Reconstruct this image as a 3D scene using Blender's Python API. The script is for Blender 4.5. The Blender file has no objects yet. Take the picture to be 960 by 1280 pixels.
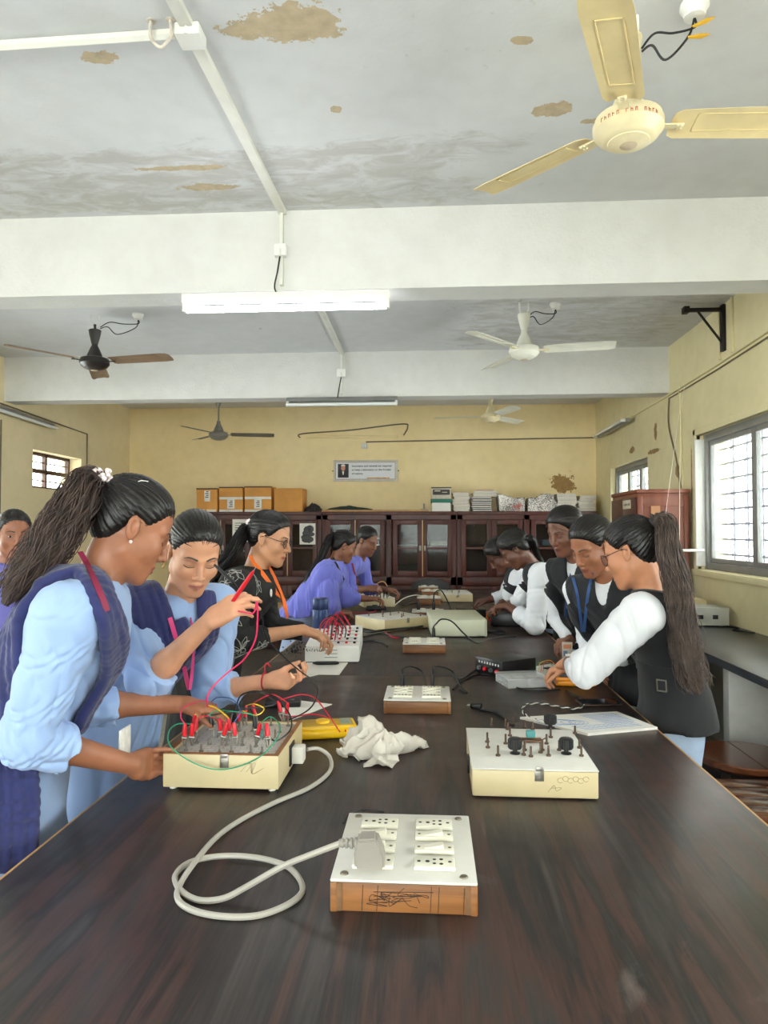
import bpy, bmesh, math, random
import numpy as np
from mathutils import Vector, Matrix
rnd = random.Random(7)
sc = bpy.context.scene
COL = sc.collection
PI = math.pi
# ------------------------------------------------------------ camera model (960x1280 frame)
F = 887.0; ZC = 1.40; YAW = math.radians(3.74); PIT = math.radians(1.6)
_cp, _sp, _cy, _sy = math.cos(PIT), math.sin(PIT), math.cos(YAW), math.sin(YAW)
_fw = (-_sy*_cp, _cy*_cp, _sp); _rt = (_cy, _sy, 0); _up = (_sy*_sp, -_cy*_sp, _cp)
def _ray(px, py):
    a = (px-480)/F; b = (640-py)/F
    return [_fw[i]+a*_rt[i]+b*_up[i] for i in range(3)]
def J(px, py, Y):                       # point of the photograph at distance Y down the room
    d = _ray(px, py); t = Y/d[1]
    return np.array((d[0]*t, Y, ZC+d[2]*t))
def AZ(px, py, z):                      # point of the photograph on the level z
    d = _ray(px, py); t = (z-ZC)/d[2]
    return np.array((d[0]*t, d[1]*t, z))
cam = bpy.data.cameras.new('camera'); cam.sensor_fit = 'HORIZONTAL'; cam.sensor_width = 36
cam.lens = F/960*36; cam.clip_start = .05
co = bpy.data.objects.new('camera', cam); COL.objects.link(co)
co.matrix_world = Matrix(((_rt[0], _up[0], -_fw[0], 0), (_rt[1], _up[1], -_fw[1], 0), (_rt[2], _up[2], -_fw[2], ZC), (0, 0, 0, 1)))
sc.camera = co
# ------------------------------------------------------------ materials
def lin(c):
    return tuple((v/255/12.92 if v/255 <= .04045 else ((v/255+.055)/1.055)**2.4) for v in c)
class NT:
    def __init__(s, m):
        s.nt = m.node_tree; s.n = s.nt.nodes; s.l = s.nt.links
        s.b = s.n['Principled BSDF']
        s.tc = s.n.new('ShaderNodeTexCoord')
    def new(s, t, **k):
        n = s.n.new(t)
        for a, v in k.items():
            if a in n.inputs: n.inputs[a].default_value = v
            else: setattr(n, a, v)
        return n
    def link(s, a, b): s.l.new(a, b)
    def mapping(s, scale=(1, 1, 1), rot=(0, 0, 0), src='Object'):
        m = s.n.new('ShaderNodeMapping'); m.inputs['Scale'].default_value = scale; m.inputs['Rotation'].default_value = rot
        s.link(s.tc.outputs[src], m.inputs['Vector']); return m.outputs['Vector']
    def noise(s, scale, detail=4, vec=None, rough=.55, dist=0):
        n = s.n.new('ShaderNodeTexNoise'); n.inputs['Scale'].default_value = scale; n.inputs['Detail'].default_value = detail
        n.inputs['Roughness'].default_value = rough; n.inputs['Distortion'].default_value = dist
        s.link(vec or s.tc.outputs['Object'], n.inputs['Vector']); return n.outputs['Fac']
    def ramp(s, fac, stops):
        r = s.n.new('ShaderNodeValToRGB'); e = r.color_ramp.elements
        while len(e) < len(stops): e.new(.5)
        for i, (p, c) in enumerate(stops):
            e[i].position = p; e[i].color = (*c, 1) if len(c) == 3 else c
        s.link(fac, r.inputs['Fac']); return r.outputs['Color']
    def mix(s, fac, a, b, mode='MIX'):
        m = s.n.new('ShaderNodeMix'); m.data_type = 'RGBA'; m.blend_type = mode
        for sock, v in ((m.inputs[0], fac), (m.inputs[6], a), (m.inputs[7], b)):
            if hasattr(v, 'is_output') or isinstance(v, bpy.types.NodeSocket): s.link(v, sock)
            else: sock.default_value = v if not isinstance(v, tuple) or len(v) == 4 else (*v, 1)
        return m.outputs[2]
    def math(s, op, a, b=0.0, c=None):
        m = s.n.new('ShaderNodeMath'); m.operation = op
        for i, v in enumerate((a, b) if c is None else (a, b, c)):
            if isinstance(v, bpy.types.NodeSocket): s.link(v, m.inputs[i])
            else: m.inputs[i].default_value = v
        return m.outputs[0]
    def bump(s, h, strength=.3, dist=.01):
        b = s.n.new('ShaderNodeBump'); b.inputs['Strength'].default_value = strength; b.inputs['Distance'].default_value = dist
        s.link(h, b.inputs['Height']); s.link(b.outputs['Normal'], s.b.inputs['Normal'])
def mat(name, c, rough=.6, metal=0., var=.12, vs=8., bump=0., bs=120., scale=(1, 1, 1), emit=0., coat=0., spec=None, sheen=0., alpha=1., trans=0.):
    m = bpy.data.materials.new(name); m.use_nodes = True; t = NT(m); b = t.b
    L = lin(c)
    b.inputs['Roughness'].default_value = rough; b.inputs['Metallic'].default_value = metal
    if spec is not None: b.inputs['Specular IOR Level'].default_value = spec
    if coat: b.inputs['Coat Weight'].default_value = coat
    if sheen: b.inputs['Sheen Weight'].default_value = sheen
    v = t.mapping(scale)
    if var:
        f = t.noise(vs, 5, v)
        t.link(t.ramp(f, [(.3, tuple(x*(1-var) for x in L)), (.7, tuple(min(1, x*(1+var)) for x in L))]), b.inputs['Base Color'])
    else: b.inputs['Base Color'].default_value = (*L, 1)
    if bump: t.bump(t.noise(bs, 3, v), bump, .004)
    if emit:
        b.inputs['Emission Color'].default_value = (*L, 1); b.inputs['Emission Strength'].default_value = emit
    b.inputs['Alpha'].default_value = alpha
    if trans: b.inputs['Transmission Weight'].default_value = trans
    m.diffuse_color = (*L, 1)
    return m
MA = {}
def mm(name, *a, **k):
    if name not in MA: MA[name] = mat(name, *a, **k)
    return MA[name]
def glassmat(name, tint=(235, 240, 240), gl=.08, rough=.02, fk=.6):
    m = bpy.data.materials.new(name); m.use_nodes = True; t = NT(m)
    tr = t.new('ShaderNodeBsdfTransparent'); tr.inputs['Color'].default_value = (*lin(tint), 1)
    g = t.new('ShaderNodeBsdfGlossy'); g.inputs['Roughness'].default_value = rough
    fr = t.new('ShaderNodeFresnel'); fr.inputs['IOR'].default_value = 1.45
    mx = t.new('ShaderNodeMixShader')
    t.link(t.math('MULTIPLY_ADD', fr.outputs[0], fk, gl), mx.inputs[0])
    t.link(tr.outputs[0], mx.inputs[1]); t.link(g.outputs[0], mx.inputs[2])
    t.link(mx.outputs[0], t.n['Material Output'].inputs['Surface'])
    return m
# ------------------------------------------------------------ mesh builder
def fr(z, x=None):
    z = np.asarray(z, float); z = z/np.linalg.norm(z)
    x = np.array((0, 0, 1.)) if x is None else np.asarray(x, float)
    if abs(z@x/np.linalg.norm(x)) > .98: x = np.array((1., 0, 0)) if abs(z[0]) < .9 else np.array((0, 1., 0))
    x = x-z*(z@x); x /= np.linalg.norm(x)
    return x, np.cross(z, x), z
def smooth(pts, n=8, closed=False):
    P = np.asarray(pts, float); N = len(P); out = []
    g = lambda i: P[i % N] if closed else P[min(max(i, 0), N-1)]
    for i in range(N if closed else N-1):
        a, b, c, d = g(i-1), g(i), g(i+1), g(i+2)
        for k in range(n):
            t = k/n
            out.append(.5*((2*b)+(c-a)*t+(2*a-5*b+4*c-d)*t*t+(3*b-a-3*c+d)*t**3))
    if not closed: out.append(P[-1])
    return np.array(out)
class B:
    def __init__(s): s.v = []; s.f = []; s.m = []; s.cur = 0; s.sm = []
    def add(s, v, f, smoothf=True):
        o = len(s.v); s.v += [tuple(map(float, p)) for p in v]; s.f += [tuple(i+o for i in q) for q in f]
        s.m += [s.cur]*len(f); s.sm += [smoothf]*len(f); return s
    def mi(s, i): s.cur = i; return s
    def bm(s, bmh, M=None):
        bmh.verts.ensure_lookup_table(); bmh.verts.index_update()
        s.add([(M@v.co if M else v.co) for v in bmh.verts], [[v.index for v in f.verts] for f in bmh.faces], False); bmh.free(); return s
    def box(s, lo, hi, bev=0., M=None, seg=2):
        b = bmesh.new(); bmesh.ops.create_cube(b, size=1)
        lo = np.asarray(lo, float); hi = np.asarray(hi, float); c = (lo+hi)/2; d = hi-lo
        for v in b.verts: v.co = Vector([c[i]+v.co[i]*d[i] for i in range(3)])
        if bev: bmesh.ops.bevel(b, geom=b.edges[:], offset=min(bev, abs(d).min()*.45), segments=seg, affect='EDGES', profile=.5)
        return s.bm(b, M)
    def tube(s, pts, r, n=8, cap=True, flat=None):
        P = np.asarray(pts, float); N = len(P)
        R = np.full(N, r) if np.isscalar(r) else np.asarray(r, float)
        T = np.gradient(P, axis=0); T /= np.linalg.norm(T, axis=1)[:, None]+1e-12
        x, y, _ = fr(T[0]); V = []
        for i in range(N):
            x = x-T[i]*(x@T[i]); x /= np.linalg.norm(x)+1e-12; y = np.cross(T[i], x)
            for k in range(n):
                a = 2*PI*k/n
                V.append(P[i]+R[i]*(math.cos(a)*x+math.sin(a)*y*(flat or 1)))
        Fc = [(i*n+k, i*n+(k+1) % n, (i+1)*n+(k+1) % n, (i+1)*n+k) for i in range(N-1) for k in range(n)]
        if cap: Fc += [tuple(range(n-1, -1, -1)), tuple(range((N-1)*n, N*n))]
        return s.add(V, Fc)
    def cyl(s, a, b, r, r2=None, n=20):
        a = np.asarray(a, float); b = np.asarray(b, float); x, y, z = fr(b-a); r2 = r if r2 is None else r2
        V = [p+q*(math.cos(2*PI*k/n)*x+math.sin(2*PI*k/n)*y) for p, q in ((a, r), (b, r2)) for k in range(n)]
        o = len(s.v); s.add(V, [(k, (k+1) % n, n+(k+1) % n, n+k) for k in range(n)])
        s.f += [tuple(o+i for i in range(n-1, -1, -1)), tuple(o+n+i for i in range(n))]; s.m += [s.cur]*2; s.sm += [False]*2
        return s
    def lathe(s, c, prof, n=32, axis=(0, 0, 1), xdir=None):   # prof: (r, h)
        x, y, z = fr(axis, xdir if xdir is not None else (1, 0, 0)); c = np.asarray(c, float); V = []
        for r, h in prof:
            for k in range(n):
                a = 2*PI*k/n; V.append(c+z*h+r*(math.cos(a)*x+math.sin(a)*y))
        Fc = [(i*n+k, i*n+(k+1) % n, (i+1)*n+(k+1) % n, (i+1)*n+k) for i in range(len(prof)-1) for k in range(n)]
        Fc += [tuple(range(n-1, -1, -1)), tuple(range((len(prof)-1)*n, len(prof)*n))]
        return s.add(V, Fc)
    def sph(s, c, r, nu=14, nv=8, M=None):
        r = (r, r, r) if np.isscalar(r) else r; V = []
        for j in range(nv+1):
            t = PI*j/nv
            for k in range(nu):
                a = 2*PI*k/nu; p = np.array((r[0]*math.sin(t)*math.cos(a), r[1]*math.sin(t)*math.sin(a), r[2]*math.cos(t)))
                V.append(np.asarray(c)+(M@p if M is not None else p))
        Fc = [(j*nu+k, (j+1)*nu+k, (j+1)*nu+(k+1) % nu, j*nu+(k+1) % nu) for j in range(nv) for k in range(nu)]
        return s.add(V, Fc)
    def prism(s, poly, h, o=(0, 0, 0), u=(1, 0, 0), w=(0, 1, 0)):  # polygon in u,w extruded by h along u x w
        u = np.asarray(u, float); w = np.asarray(w, float); n = np.cross(u, w); o = np.asarray(o, float); N = len(poly)
        V = [o+p[0]*u+p[1]*w for p in poly]+[o+p[0]*u+p[1]*w+n*h for p in poly]
        return s.add(V, [tuple(range(N-1, -1, -1)), tuple(range(N, 2*N))]+[(i, (i+1) % N, N+(i+1) % N, N+i) for i in range(N)], False)
    def ribbon(s, P, Nn, w, th=.0012):
        P = np.asarray(P); T = np.gradient(P, axis=0); V = []
        W = np.full(len(P), w) if np.isscalar(w) else w
        for i in range(len(P)):
            b = np.cross(T[i], Nn[i]); b /= np.linalg.norm(b)+1e-9; n = Nn[i]
            V += [P[i]+b*W[i]/2, P[i]+b*W[i]/2+n*th, P[i]-b*W[i]/2+n*th, P[i]-b*W[i]/2]
        Fc = [(4*i+k, 4*i+(k+1) % 4, 4*i+4+(k+1) % 4, 4*i+4+k) for i in range(len(P)-1) for k in range(4)]
        Fc += [(3, 2, 1, 0), tuple(4*len(P)-4+k for k in range(4))]
        return s.add(V, Fc)
    def text(s, body, size, M, th=.0004, align='CENTER'):
        cu = bpy.data.curves.new('lettering', 'FONT'); cu.body = body; cu.size = size; cu.align_x = align; cu.extrude = th; cu.offset = size*.018; cu.resolution_u = 3
        ob = bpy.data.objects.new('lettering', cu); COL.objects.link(ob)
        me = ob.evaluated_get(bpy.context.evaluated_depsgraph_get()).to_mesh()
        s.add([M@v.co for v in me.vertices], [tuple(p.vertices) for p in me.polygons], False)
        bpy.data.objects.remove(ob); bpy.data.curves.remove(cu); return s
def link(name, me, mats, parent=None, **props):
    o = bpy.data.objects.new(name, me)
    for m in (mats if isinstance(mats, (list, tuple)) else [mats]): me.materials.append(m)
    COL.objects.link(o)
    if parent is not None:
        o.parent = parent; o.matrix_parent_inverse = parent.matrix_world.inverted()
    for k, v in props.items(): o[k] = v
    return o
def obj(name, b, mats, parent=None, **props):
    me = bpy.data.meshes.new(name); V = b.v
    base = props.pop('base', None)
    me.from_pydata(V, [], b.f); me.polygons.foreach_set('material_index', b.m); me.polygons.foreach_set('use_smooth', b.sm)
    bmx = bmesh.new(); bmx.from_mesh(me); bmesh.ops.recalc_face_normals(bmx, faces=bmx.faces[:]); bmx.to_mesh(me); bmx.free()
    me.set_sharp_from_angle(angle=math.radians(40))
    return link(name, me, mats, parent, **props)
def tag(o, label, cat, group=None, kind=None):
    o['label'] = label; o['category'] = cat
    if group: o['group'] = group
    if kind: o['kind'] = kind
    return o
def thing(name, label, cat, loc=(0, 0, 0), rz=0., group=None):
    o = bpy.data.objects.new(name, None); o.empty_display_size = .05; COL.objects.link(o)
    M = Matrix.Translation(Vector([float(v) for v in loc]))@Matrix.Rotation(rz, 4, 'Z'); o.matrix_world = M
    o.location = M.translation; o.rotation_euler = (0, 0, rz)
    return tag(o, label, cat, group)
def part(name, b, mats, t):           # geometry given in the thing's own coordinates
    me_o = obj(name, b, mats); me_o.parent = t; return me_o
def struct(name, b, mats, parent=None):
    o = obj(name, b, mats, parent)
    if parent is None: o['kind'] = 'structure'
    return o
def copy_thing(src, loc, rz, label, group=None):
    kids = {}
    def rec(o, par):
        c = o.copy(); COL.objects.link(c)
        if par is not None: c.parent = par
        for k in [x for x in COL.objects if x.parent == o]: rec(k, c)
        return c
    c = rec(src, None); c.location = [float(v) for v in loc]; c.rotation_euler = (0, 0, rz); c['label'] = label
    if group: c['group'] = group
    return c
# ------------------------------------------------------------ the room
XL, XR, YB, YF, ZT = -3.83, 2.02, 8.8, -3.2, 2.97
def wallmat(name, c1, c2, peel, under, spots=(), stains=(), amt=.68):
    m = bpy.data.materials.new(name); m.use_nodes = True; t = NT(m)
    base = t.ramp(t.noise(1.1, 5), [(.3, lin(c1)), (.7, lin(c2))])
    fine = t.ramp(t.noise(9, 6), [(.35, (.86, .85, .83)), (.6, (1, 1, 1))])
    base = t.mix(.35, base, fine, 'MULTIPLY')
    n1 = t.noise(2.2, 8, rough=.65); n2 = t.noise(14, 6)
    dirt = t.ramp(t.math('ADD', t.math('MULTIPLY', n1, .7), t.math('MULTIPLY', n2, .3)), [(amt-.03, (0, 0, 0)), (amt+.03, (1, 1, 1))])
    base = t.mix(dirt, base, lin(peel))
    hs = t.noise(60, 3)
    for (xa, xb, ya, yb, th) in stains:     # damp stained bands of the ceiling
        sp = t.new('ShaderNodeSeparateXYZ'); t.link(t.tc.outputs['Object'], sp.inputs[0])
        u = t.math('ABSOLUTE', t.math('DIVIDE', t.math('SUBTRACT', sp.outputs[0], (xa+xb)/2), (xb-xa)/2)); v_ = t.math('ABSOLUTE', t.math('DIVIDE', t.math('SUBTRACT', sp.outputs[1], (ya+yb)/2), (yb-ya)/2))
        edge = t.math('SUBTRACT', 1.0, t.math('MAXIMUM', u, v_)); n3 = t.noise(5, 9, t.mapping((1, 2.2, 1)), .7, .8)
        k = t.ramp(t.math('ADD', n3, t.math('MULTIPLY', t.math('MINIMUM', edge, .3), .5)), [(th-.06, (0, 0, 0)), (th+.12, (.42, .42, .42))]); base = t.mix(k, base, lin((150, 140, 128)))
    if spots:
        sep = t.new('ShaderNodeSeparateXYZ'); t.link(t.tc.outputs['Object'], sep.inputs[0]); X, Y, Z = sep.outputs
        A = {'x': X, 'y': Y, 'z': Z}; nn = t.noise(9, 8, rough=.72); tot = None
        for (a, ca, b, cb, ra, rb) in spots:
            da = t.math('DIVIDE', t.math('SUBTRACT', A[a], ca), ra); db = t.math('DIVIDE', t.math('SUBTRACT', A[b], cb), rb)
            d = t.math('SQRT', t.math('ADD', t.math('MULTIPLY', da, da), t.math('MULTIPLY', db, db)))
            d = t.math('ADD', d, t.math('MULTIPLY', t.math('SUBTRACT', nn, .5), 3.2))
            k = t.math('LESS_THAN', d, 1.0)
            tot = k if tot is None else t.math('MAXIMUM', tot, k)
        u = t.ramp(t.noise(25, 6), [(.3, tuple(v*.75 for v in lin(under))), (.7, lin(under))])
        base = t.mix(tot, base, u)
        hs = t.math('SUBTRACT', t.math('MULTIPLY', hs, .3), tot)
    t.link(base, t.b.inputs['Base Color']); t.b.inputs['Roughness'].default_value = .8
    t.bump(hs, .35, .006)
    return m
def spot(px, py, rx, ry):
    p = AZ(px, py, ZT); return ('x', p[0], 'y', p[1], rx, ry)
m_ceil = wallmat('ceiling_paint', (205, 206, 208), (216, 217, 218), (160, 152, 142), (196, 178, 148),
    [spot(358, 30, .17, .075), spot(125, 72, .065, .035), spot(690, 138, .07, .04), spot(652, 50, .035, .018), spot(420, 137, .02, .02), spot(735, 152, .05, .02), spot(262, 234, .12, .03), spot(228, 210, .2, .02)], amt=.66, stains=[(-2.2, .35, 2.75, 3.42, .60), (.1, 2.0, 4.2, 6.1, .62), (-3.6, -.9, 3.7, 4.4, .66)])
m_beam = wallmat('beam_paint', (214, 213, 210), (224, 223, 219), (196, 192, 184), (190, 180, 160), amt=.74)
m_yel = wallmat('yellow_distemper', (238, 216, 164), (246, 227, 180), (200, 176, 130), (170, 134, 84),
    [('x', 1.62, 'z', 2.0, .12, .12)], amt=.7)
m_yell_ = wallmat('left_wall_distemper', (228, 212, 170), (238, 222, 182), (206, 186, 140), (170, 134, 84), amt=.72)
m_yel2 = wallmat('yellow_distemper_right', (216, 204, 160), (228, 216, 174), (186, 164, 118), (160, 130, 88),
    [('y', 7.25, 'z', 2.22, .1, .03), ('y', 6.5, 'z', 2.3, .04, .07), ('y', 5.95, 'z', 1.9, .04, .05), ('y', 5.63, 'z', 1.8, .012, .3), ('y', 6.55, 'z', 2.13, .16, .02)], amt=.68)
m_cream = wallmat('cream_distemper', (214, 208, 190), (224, 218, 200), (205, 196, 172), (180, 160, 120), amt=.74)
m_floor = mm('grey_terrazzo', (128, 124, 118), .5, var=.2, vs=14, bump=.1)
m_dark = mm('dark_brown_wood', (40, 30, 26), .6)  # one even dark brown for legs, aprons and stretchers
b = B().box((XL-.2, YF-.2, -.2), (XR+.2, YB+.2, 0)); struct('floor', b, m_floor)
b = B().box((XL-.2, YF-.2, ZT), (XR+.2, YB+.2, ZT+.2)); struct('ceiling', b, m_ceil)
def wall(name, axis, lo, hi, y0, y1, z0, z1, holes, m):
    b = B(); ys = sorted({y0, y1, *[h[0] for h in holes], *[h[1] for h in holes]}); zs = sorted({z0, z1, *[h[2] for h in holes], *[h[3] for h in holes]})
    for i in range(len(ys)-1):
        j = 0
        while j < len(zs)-1:
            def full(j): return not any(h[0] < (ys[i]+ys[i+1])/2 < h[1] and h[2] < (zs[j]+zs[j+1])/2 < h[3] for h in holes)
            if not full(j): j += 1; continue
            k = j
            while k+1 < len(zs)-1 and full(k+1): k += 1
            if axis == 'x': b.box((lo, ys[i], zs[j]), (hi, ys[i+1], zs[k+1]))
            else: b.box((ys[i], lo, zs[j]), (ys[i+1], hi, zs[k+1]))
            j = k+1
    return struct(name, b, m)
W1 = (3.94, 5.52, 1.12, 2.13); W2 = (6.74, 8.1, 1.1, 2.11); W3 = (6.6, 7.55, 1.83, 2.2)
W4 = (.4, 2.6, 1.12, 2.13); W5 = (-2.6, -.4, 1.12, 2.13); W6 = (-2.2, -.2, .9, 2.2); W7 = (.6, 2.6, .9, 2.2); W9_fill = (3.75, 5.75, .9, 2.3)  # openings out of view, put in so daylight fills the room
wall('wall_right', 'x', XR, XR+.22, YF-.2, YB+.2, 0, ZT, [W1, W2, W4, W5], m_yel2)
wall('wall_left', 'x', XL-.22, XL, YF-.2, YB+.2, 0, ZT, [W3, W6, W7, W9_fill], m_yell_)
W8 = (-2.9, 1.2, .8, 2.4)  # unseen front wall opening, put in for its light
wall('wall_back', 'y', YB, YB+.2, XL, XR, 0, ZT, [], m_yel)
wall('wall_front', 'y', YF-.2, YF, XL, XR, 0, ZT, [W8], m_yel)
for i, y in enumerate((3.39, 6.12)):
    b = B().box((XL, y, 2.575), (XR, y+.19, ZT)); struct('trim_%d' % (i+1), b, m_beam)
m_alu = mm('aluminium_frame', (150, 150, 148), .45, .5, var=.1)
m_white = mm('white_enamel', (232, 231, 226), .4, var=.04)
m_rust = mm('brown_steel', (84, 58, 42), .55)
m_pane = glassmat('window_glass'); m_grille = mm('grey_grille_steel', (134, 140, 156), .5, var=.05)
def window(n, xw, out, w, sashes, frame=.05, grille=True, fm=m_alu):
    y0, y1, z0, z1 = w; s = out                          # out: +1 outside is +x
    a = lambda x0, x1: (min(xw+s*x0, xw+s*x1), max(xw+s*x0, xw+s*x1))
    b = B(); x0, x1 = a(.05, .12); f = frame
    for q in ((y0, y0+f, z0, z1), (y1-f, y1, z0, z1), (y0+f, y1-f, z0, z0+f), (y0+f, y1-f, z1-f, z1)): b.box((x0, q[0], q[2]), (x1, q[1], q[3]), .004)
    root = struct('window_%d' % n, b, fm)
    ww = (y1-y0-2*f)/sashes; X0, X1 = a(.07, .10)
    for i in range(sashes):
        c0, c1 = y0+f+i*ww, y0+f+(i+1)*ww; g = .035; b = B()
        for q in ((c0, c0+g, z0+f, z1-f), (c1-g, c1, z0+f, z1-f), (c0+g, c1-g, z0+f, z0+f+g), (c0+g, c1-g, z1-f-g, z1-f)): b.box((X0, q[0], q[2]), (X1, q[1], q[3]), .003)
        so = obj('window_sash', b, fm, root)
        P0, P1 = a(.082, .088); obj('window_pane', B().box((P0, c0+g, z0+f+g), (P1, c1-g, z1-f-g)), m_pane, so)
    if grille:
        b = B(); xg = xw+s*.17; nz = int((z1-z0)/.115)
        for k in range(1, nz+1): b.cyl((xg, y0, z0+(z1-z0)*k/(nz+1)), (xg, y1, z0+(z1-z0)*k/(nz+1)), .008, n=6)
        ny = int((y1-y0)/.26)
        for k in range(1, ny+1):
            yy = y0+(y1-y0)*k/(ny+1)
            for d in (-.02, .02): b.cyl((xg, yy+d, z0), (xg, yy+d, z1), .008, n=6)
        obj('window_grille', b, m_grille, root)
    return root
w1 = window(1, XR, 1, W1, 2); w2 = window(2, XR, 1, W2, 3)
b = B().box((XR-.03, W1[0]-.06, W1[2]-.05), (XR+.05, W1[1]+.06, W1[2]-.002), .008); obj('window_sill', b, m_yel2, w1)
b = B()
for q in ((W1[0]-.05, W1[1]+.05, W1[3], W1[3]+.05), (W1[1], W1[1]+.045, W1[2]-.05, W1[3]+.05), (W1[0]-.05, W1[0], W1[2]-.05, W1[3]+.05)): b.box((XR-.012, q[0], q[2]), (XR+.03, q[1], q[3]), .004)
obj('window_surround', b, m_yel2, w1)
b = B().box((XR-.015, W1[1]-.012, 1.14), (XR+.06, W1[1]+.012, 2.1), .003); obj('window_jamb_strip', b, m_white, w1)
# left wall window: steel sash with rust-brown bars, deep yellow reveal
y0, y1, z0, z1 = W3; b = B(); x0, x1 = XL-.17, XL-.13
for q in ((y0, y0+.03, z0, z1), (y1-.03, y1, z0, z1), (y0, y1, z0, z0+.03), (y0, y1, z1-.03, z1), ((y0+y1)/2-.016, (y0+y1)/2+.016, z0, z1), (y0, y1, (z0+z1)/2-.02, (z0+z1)/2+.02)): b.box((x0, q[0], q[2]), (x1, q[1], q[3]))
w3 = struct('window_3', b, m_rust); b = B()
for k in (.25, .75): b.cyl((XL-.15, y0, z0+(z1-z0)*k), (XL-.15, y1, z0+(z1-z0)*k), .006, n=6)
obj('window_bar', b, m_rust, w3); obj('window_pane', B().box((XL-.155, y0+.03, z0+.03), (XL-.15, y1-.03, z1-.03)), m_pane, w3)
window(4, XR, 1, W4, 2); window(5, XR, 1, W5, 2); window(6, XL, -1, W6, 2); window(7, XL, -1, W7, 2); window(8, XL, -1, W9_fill, 2)  # windows out of view; last one added to brighten the back wall
b = B()
for q in ((W8[0], W8[0]+.05, W8[2], W8[3]), (W8[1]-.05, W8[1], W8[2], W8[3]), (W8[0], W8[1], W8[2], W8[2]+.05), (W8[0], W8[1], W8[3]-.05, W8[3]), (-.9, -.82, W8[2], W8[3])): b.box((q[0], YF-.13, q[2]), (q[1], YF-.07, q[3]))
w8 = struct('window_9', b, m_alu); obj('window_pane', B().box((W8[0]+.05, YF-.103, W8[2]+.05), (W8[1]-.05, YF-.097, W8[3]-.05)), m_pane, w8)  # unseen window added to light the room from behind the camera
# ------------------------------------------------------------ daylight and lamps
wo = bpy.data.worlds.new('daylight'); sc.world = wo; wo.use_nodes = True; bg = wo.node_tree.nodes['Background']
bg.inputs[0].default_value = (1.0, .985, .95, 1); bg.inputs[1].default_value = 21.0
def portal(loc, rot, sx, sy):
    l = bpy.data.lights.new('daylight_portal', 'AREA'); l.shape = 'RECTANGLE'; l.size = sx; l.size_y = sy; l.cycles.is_portal = True
    o = bpy.data.objects.new('daylight_portal', l); COL.objects.link(o); o.location = loc; o.rotation_euler = rot
for w in (W1, W2, W4, W5): portal((XR+.21, (w[0]+w[1])/2, (w[2]+w[3])/2), (PI/2, 0, PI/2), w[1]-w[0], w[3]-w[2])
for w in (W3, W6, W7, W9_fill): portal((XL-.21, (w[0]+w[1])/2, (w[2]+w[3])/2), (PI/2, 0, -PI/2), w[1]-w[0], w[3]-w[2])
portal(((W8[0]+W8[1])/2, YF-.19, 1.6), (PI/2, 0, PI), W8[1]-W8[0], W8[3]-W8[2])
m_lit = mm('lit_tube', (244, 250, 255), .4, var=0, emit=26.0)
m_tube = mm('unlit_tube', (225, 228, 226), .25, var=0)
def tube_light(name, a, bb, label, lit, out):
    a = np.array(a, float); bb = np.array(bb, float); out = np.array(out, float); L = np.linalg.norm(bb-a); d = (bb-a)/L
    c = (a+bb)/2; t = thing(name, label, 'tube light', c)
    u = np.cross(d, out); Mx = Matrix(((d[0], u[0], out[0], 0), (d[1], u[1], out[1], 0), (d[2], u[2], out[2], 0), (0, 0, 0, 1)))
    part('batten', B().box((-L/2, -.022, -.03), (L/2, .022, .012), .004, Mx), m_white if lit else m_alu, t)
    for s in (-1, 1): part('lamp_holder', B().box((s*(L/2-.012)-.01, -.015, .01), (s*(L/2-.012)+.01, .015, .055), .003, Mx), m_white, t)
    part('tube', B().cyl(-d*(L/2-.02)+out*.042, d*(L/2-.02)+out*.042, .015, n=16), m_lit if lit else m_tube, t)
    return t
p = J(233, 380, 3.36); q = J(487, 380, 3.36)
tube_light('tube_light', (-1.2, 3.35, 2.52), (-.19, 3.35, 2.52), 'lit white tube light along the nearest ceiling beam', True, (0, 0, -1))
tube_light('tube_light', (-1.25, 6.085, 2.535), (-.28, 6.085, 2.535), 'unlit tube light along the far ceiling beam', False, (0, -.6, -.8))
tube_light('tube_light', (1.93, 8.3, 2.5), (1.93, 7.1, 2.5), 'dusty tube light fitting high on the right wall near the corner', False, (-1, 0, 0))
tube_light('tube_light', (XL+.06, 5.7, 2.49), (XL+.06, 6.86, 2.46), 'tube light fitting high on the left wall above the barred window', False, (.8, 0, -.6))
sc.view_settings.view_transform = 'Standard'; sc.view_settings.look = 'None'; sc.view_settings.gamma = 1; sc.view_settings.use_curve_mapping = False
sc.view_settings.exposure = 0.13
sc.cycles.use_denoising = True; sc.cycles.max_bounces = 10; sc.cycles.diffuse_bounces = 6; sc.cycles.transparent_max_bounces = 12
sc.cycles.sample_clamp_indirect = 8
# ------------------------------------------------------------ wiring on ceiling and walls
m_cond = mm('cream_conduit', (226, 224, 216), .5, var=.06); m_blackw = mm('black_flex', (22, 22, 24), .45, var=0)
m_yelw = mm('yellow_tape', (206, 160, 40), .5)
def conduit(label, pts, w=.022, h=.014, n=None, m=m_cond, r=None):
    b = B(); P = [np.array(p, float) for p in pts]
    if r: b.tube(P if n is None else smooth(P, n), r, 6)
    else:
        for a, c in zip(P, P[1:]):
            x, y, z = fr(c-a); L = np.linalg.norm(c-a)
            Mx = Matrix(((x[0], y[0], z[0], a[0]), (x[1], y[1], z[1], a[1]), (x[2], y[2], z[2], a[2]), (0, 0, 0, 1)))
            b.box((-h, -w/2, -.003), (h, w/2, L+.003), .002, Mx)
    return tag(obj('conduit', b, m), label, 'conduit')
Zc = ZT-.008
conduit('white cable conduit running along the ceiling to the nearest beam', [(-.77, 1.2, Zc), (-.745, 2.13, Zc), (-.718, 3.385, Zc)], .04, .012)
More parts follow.
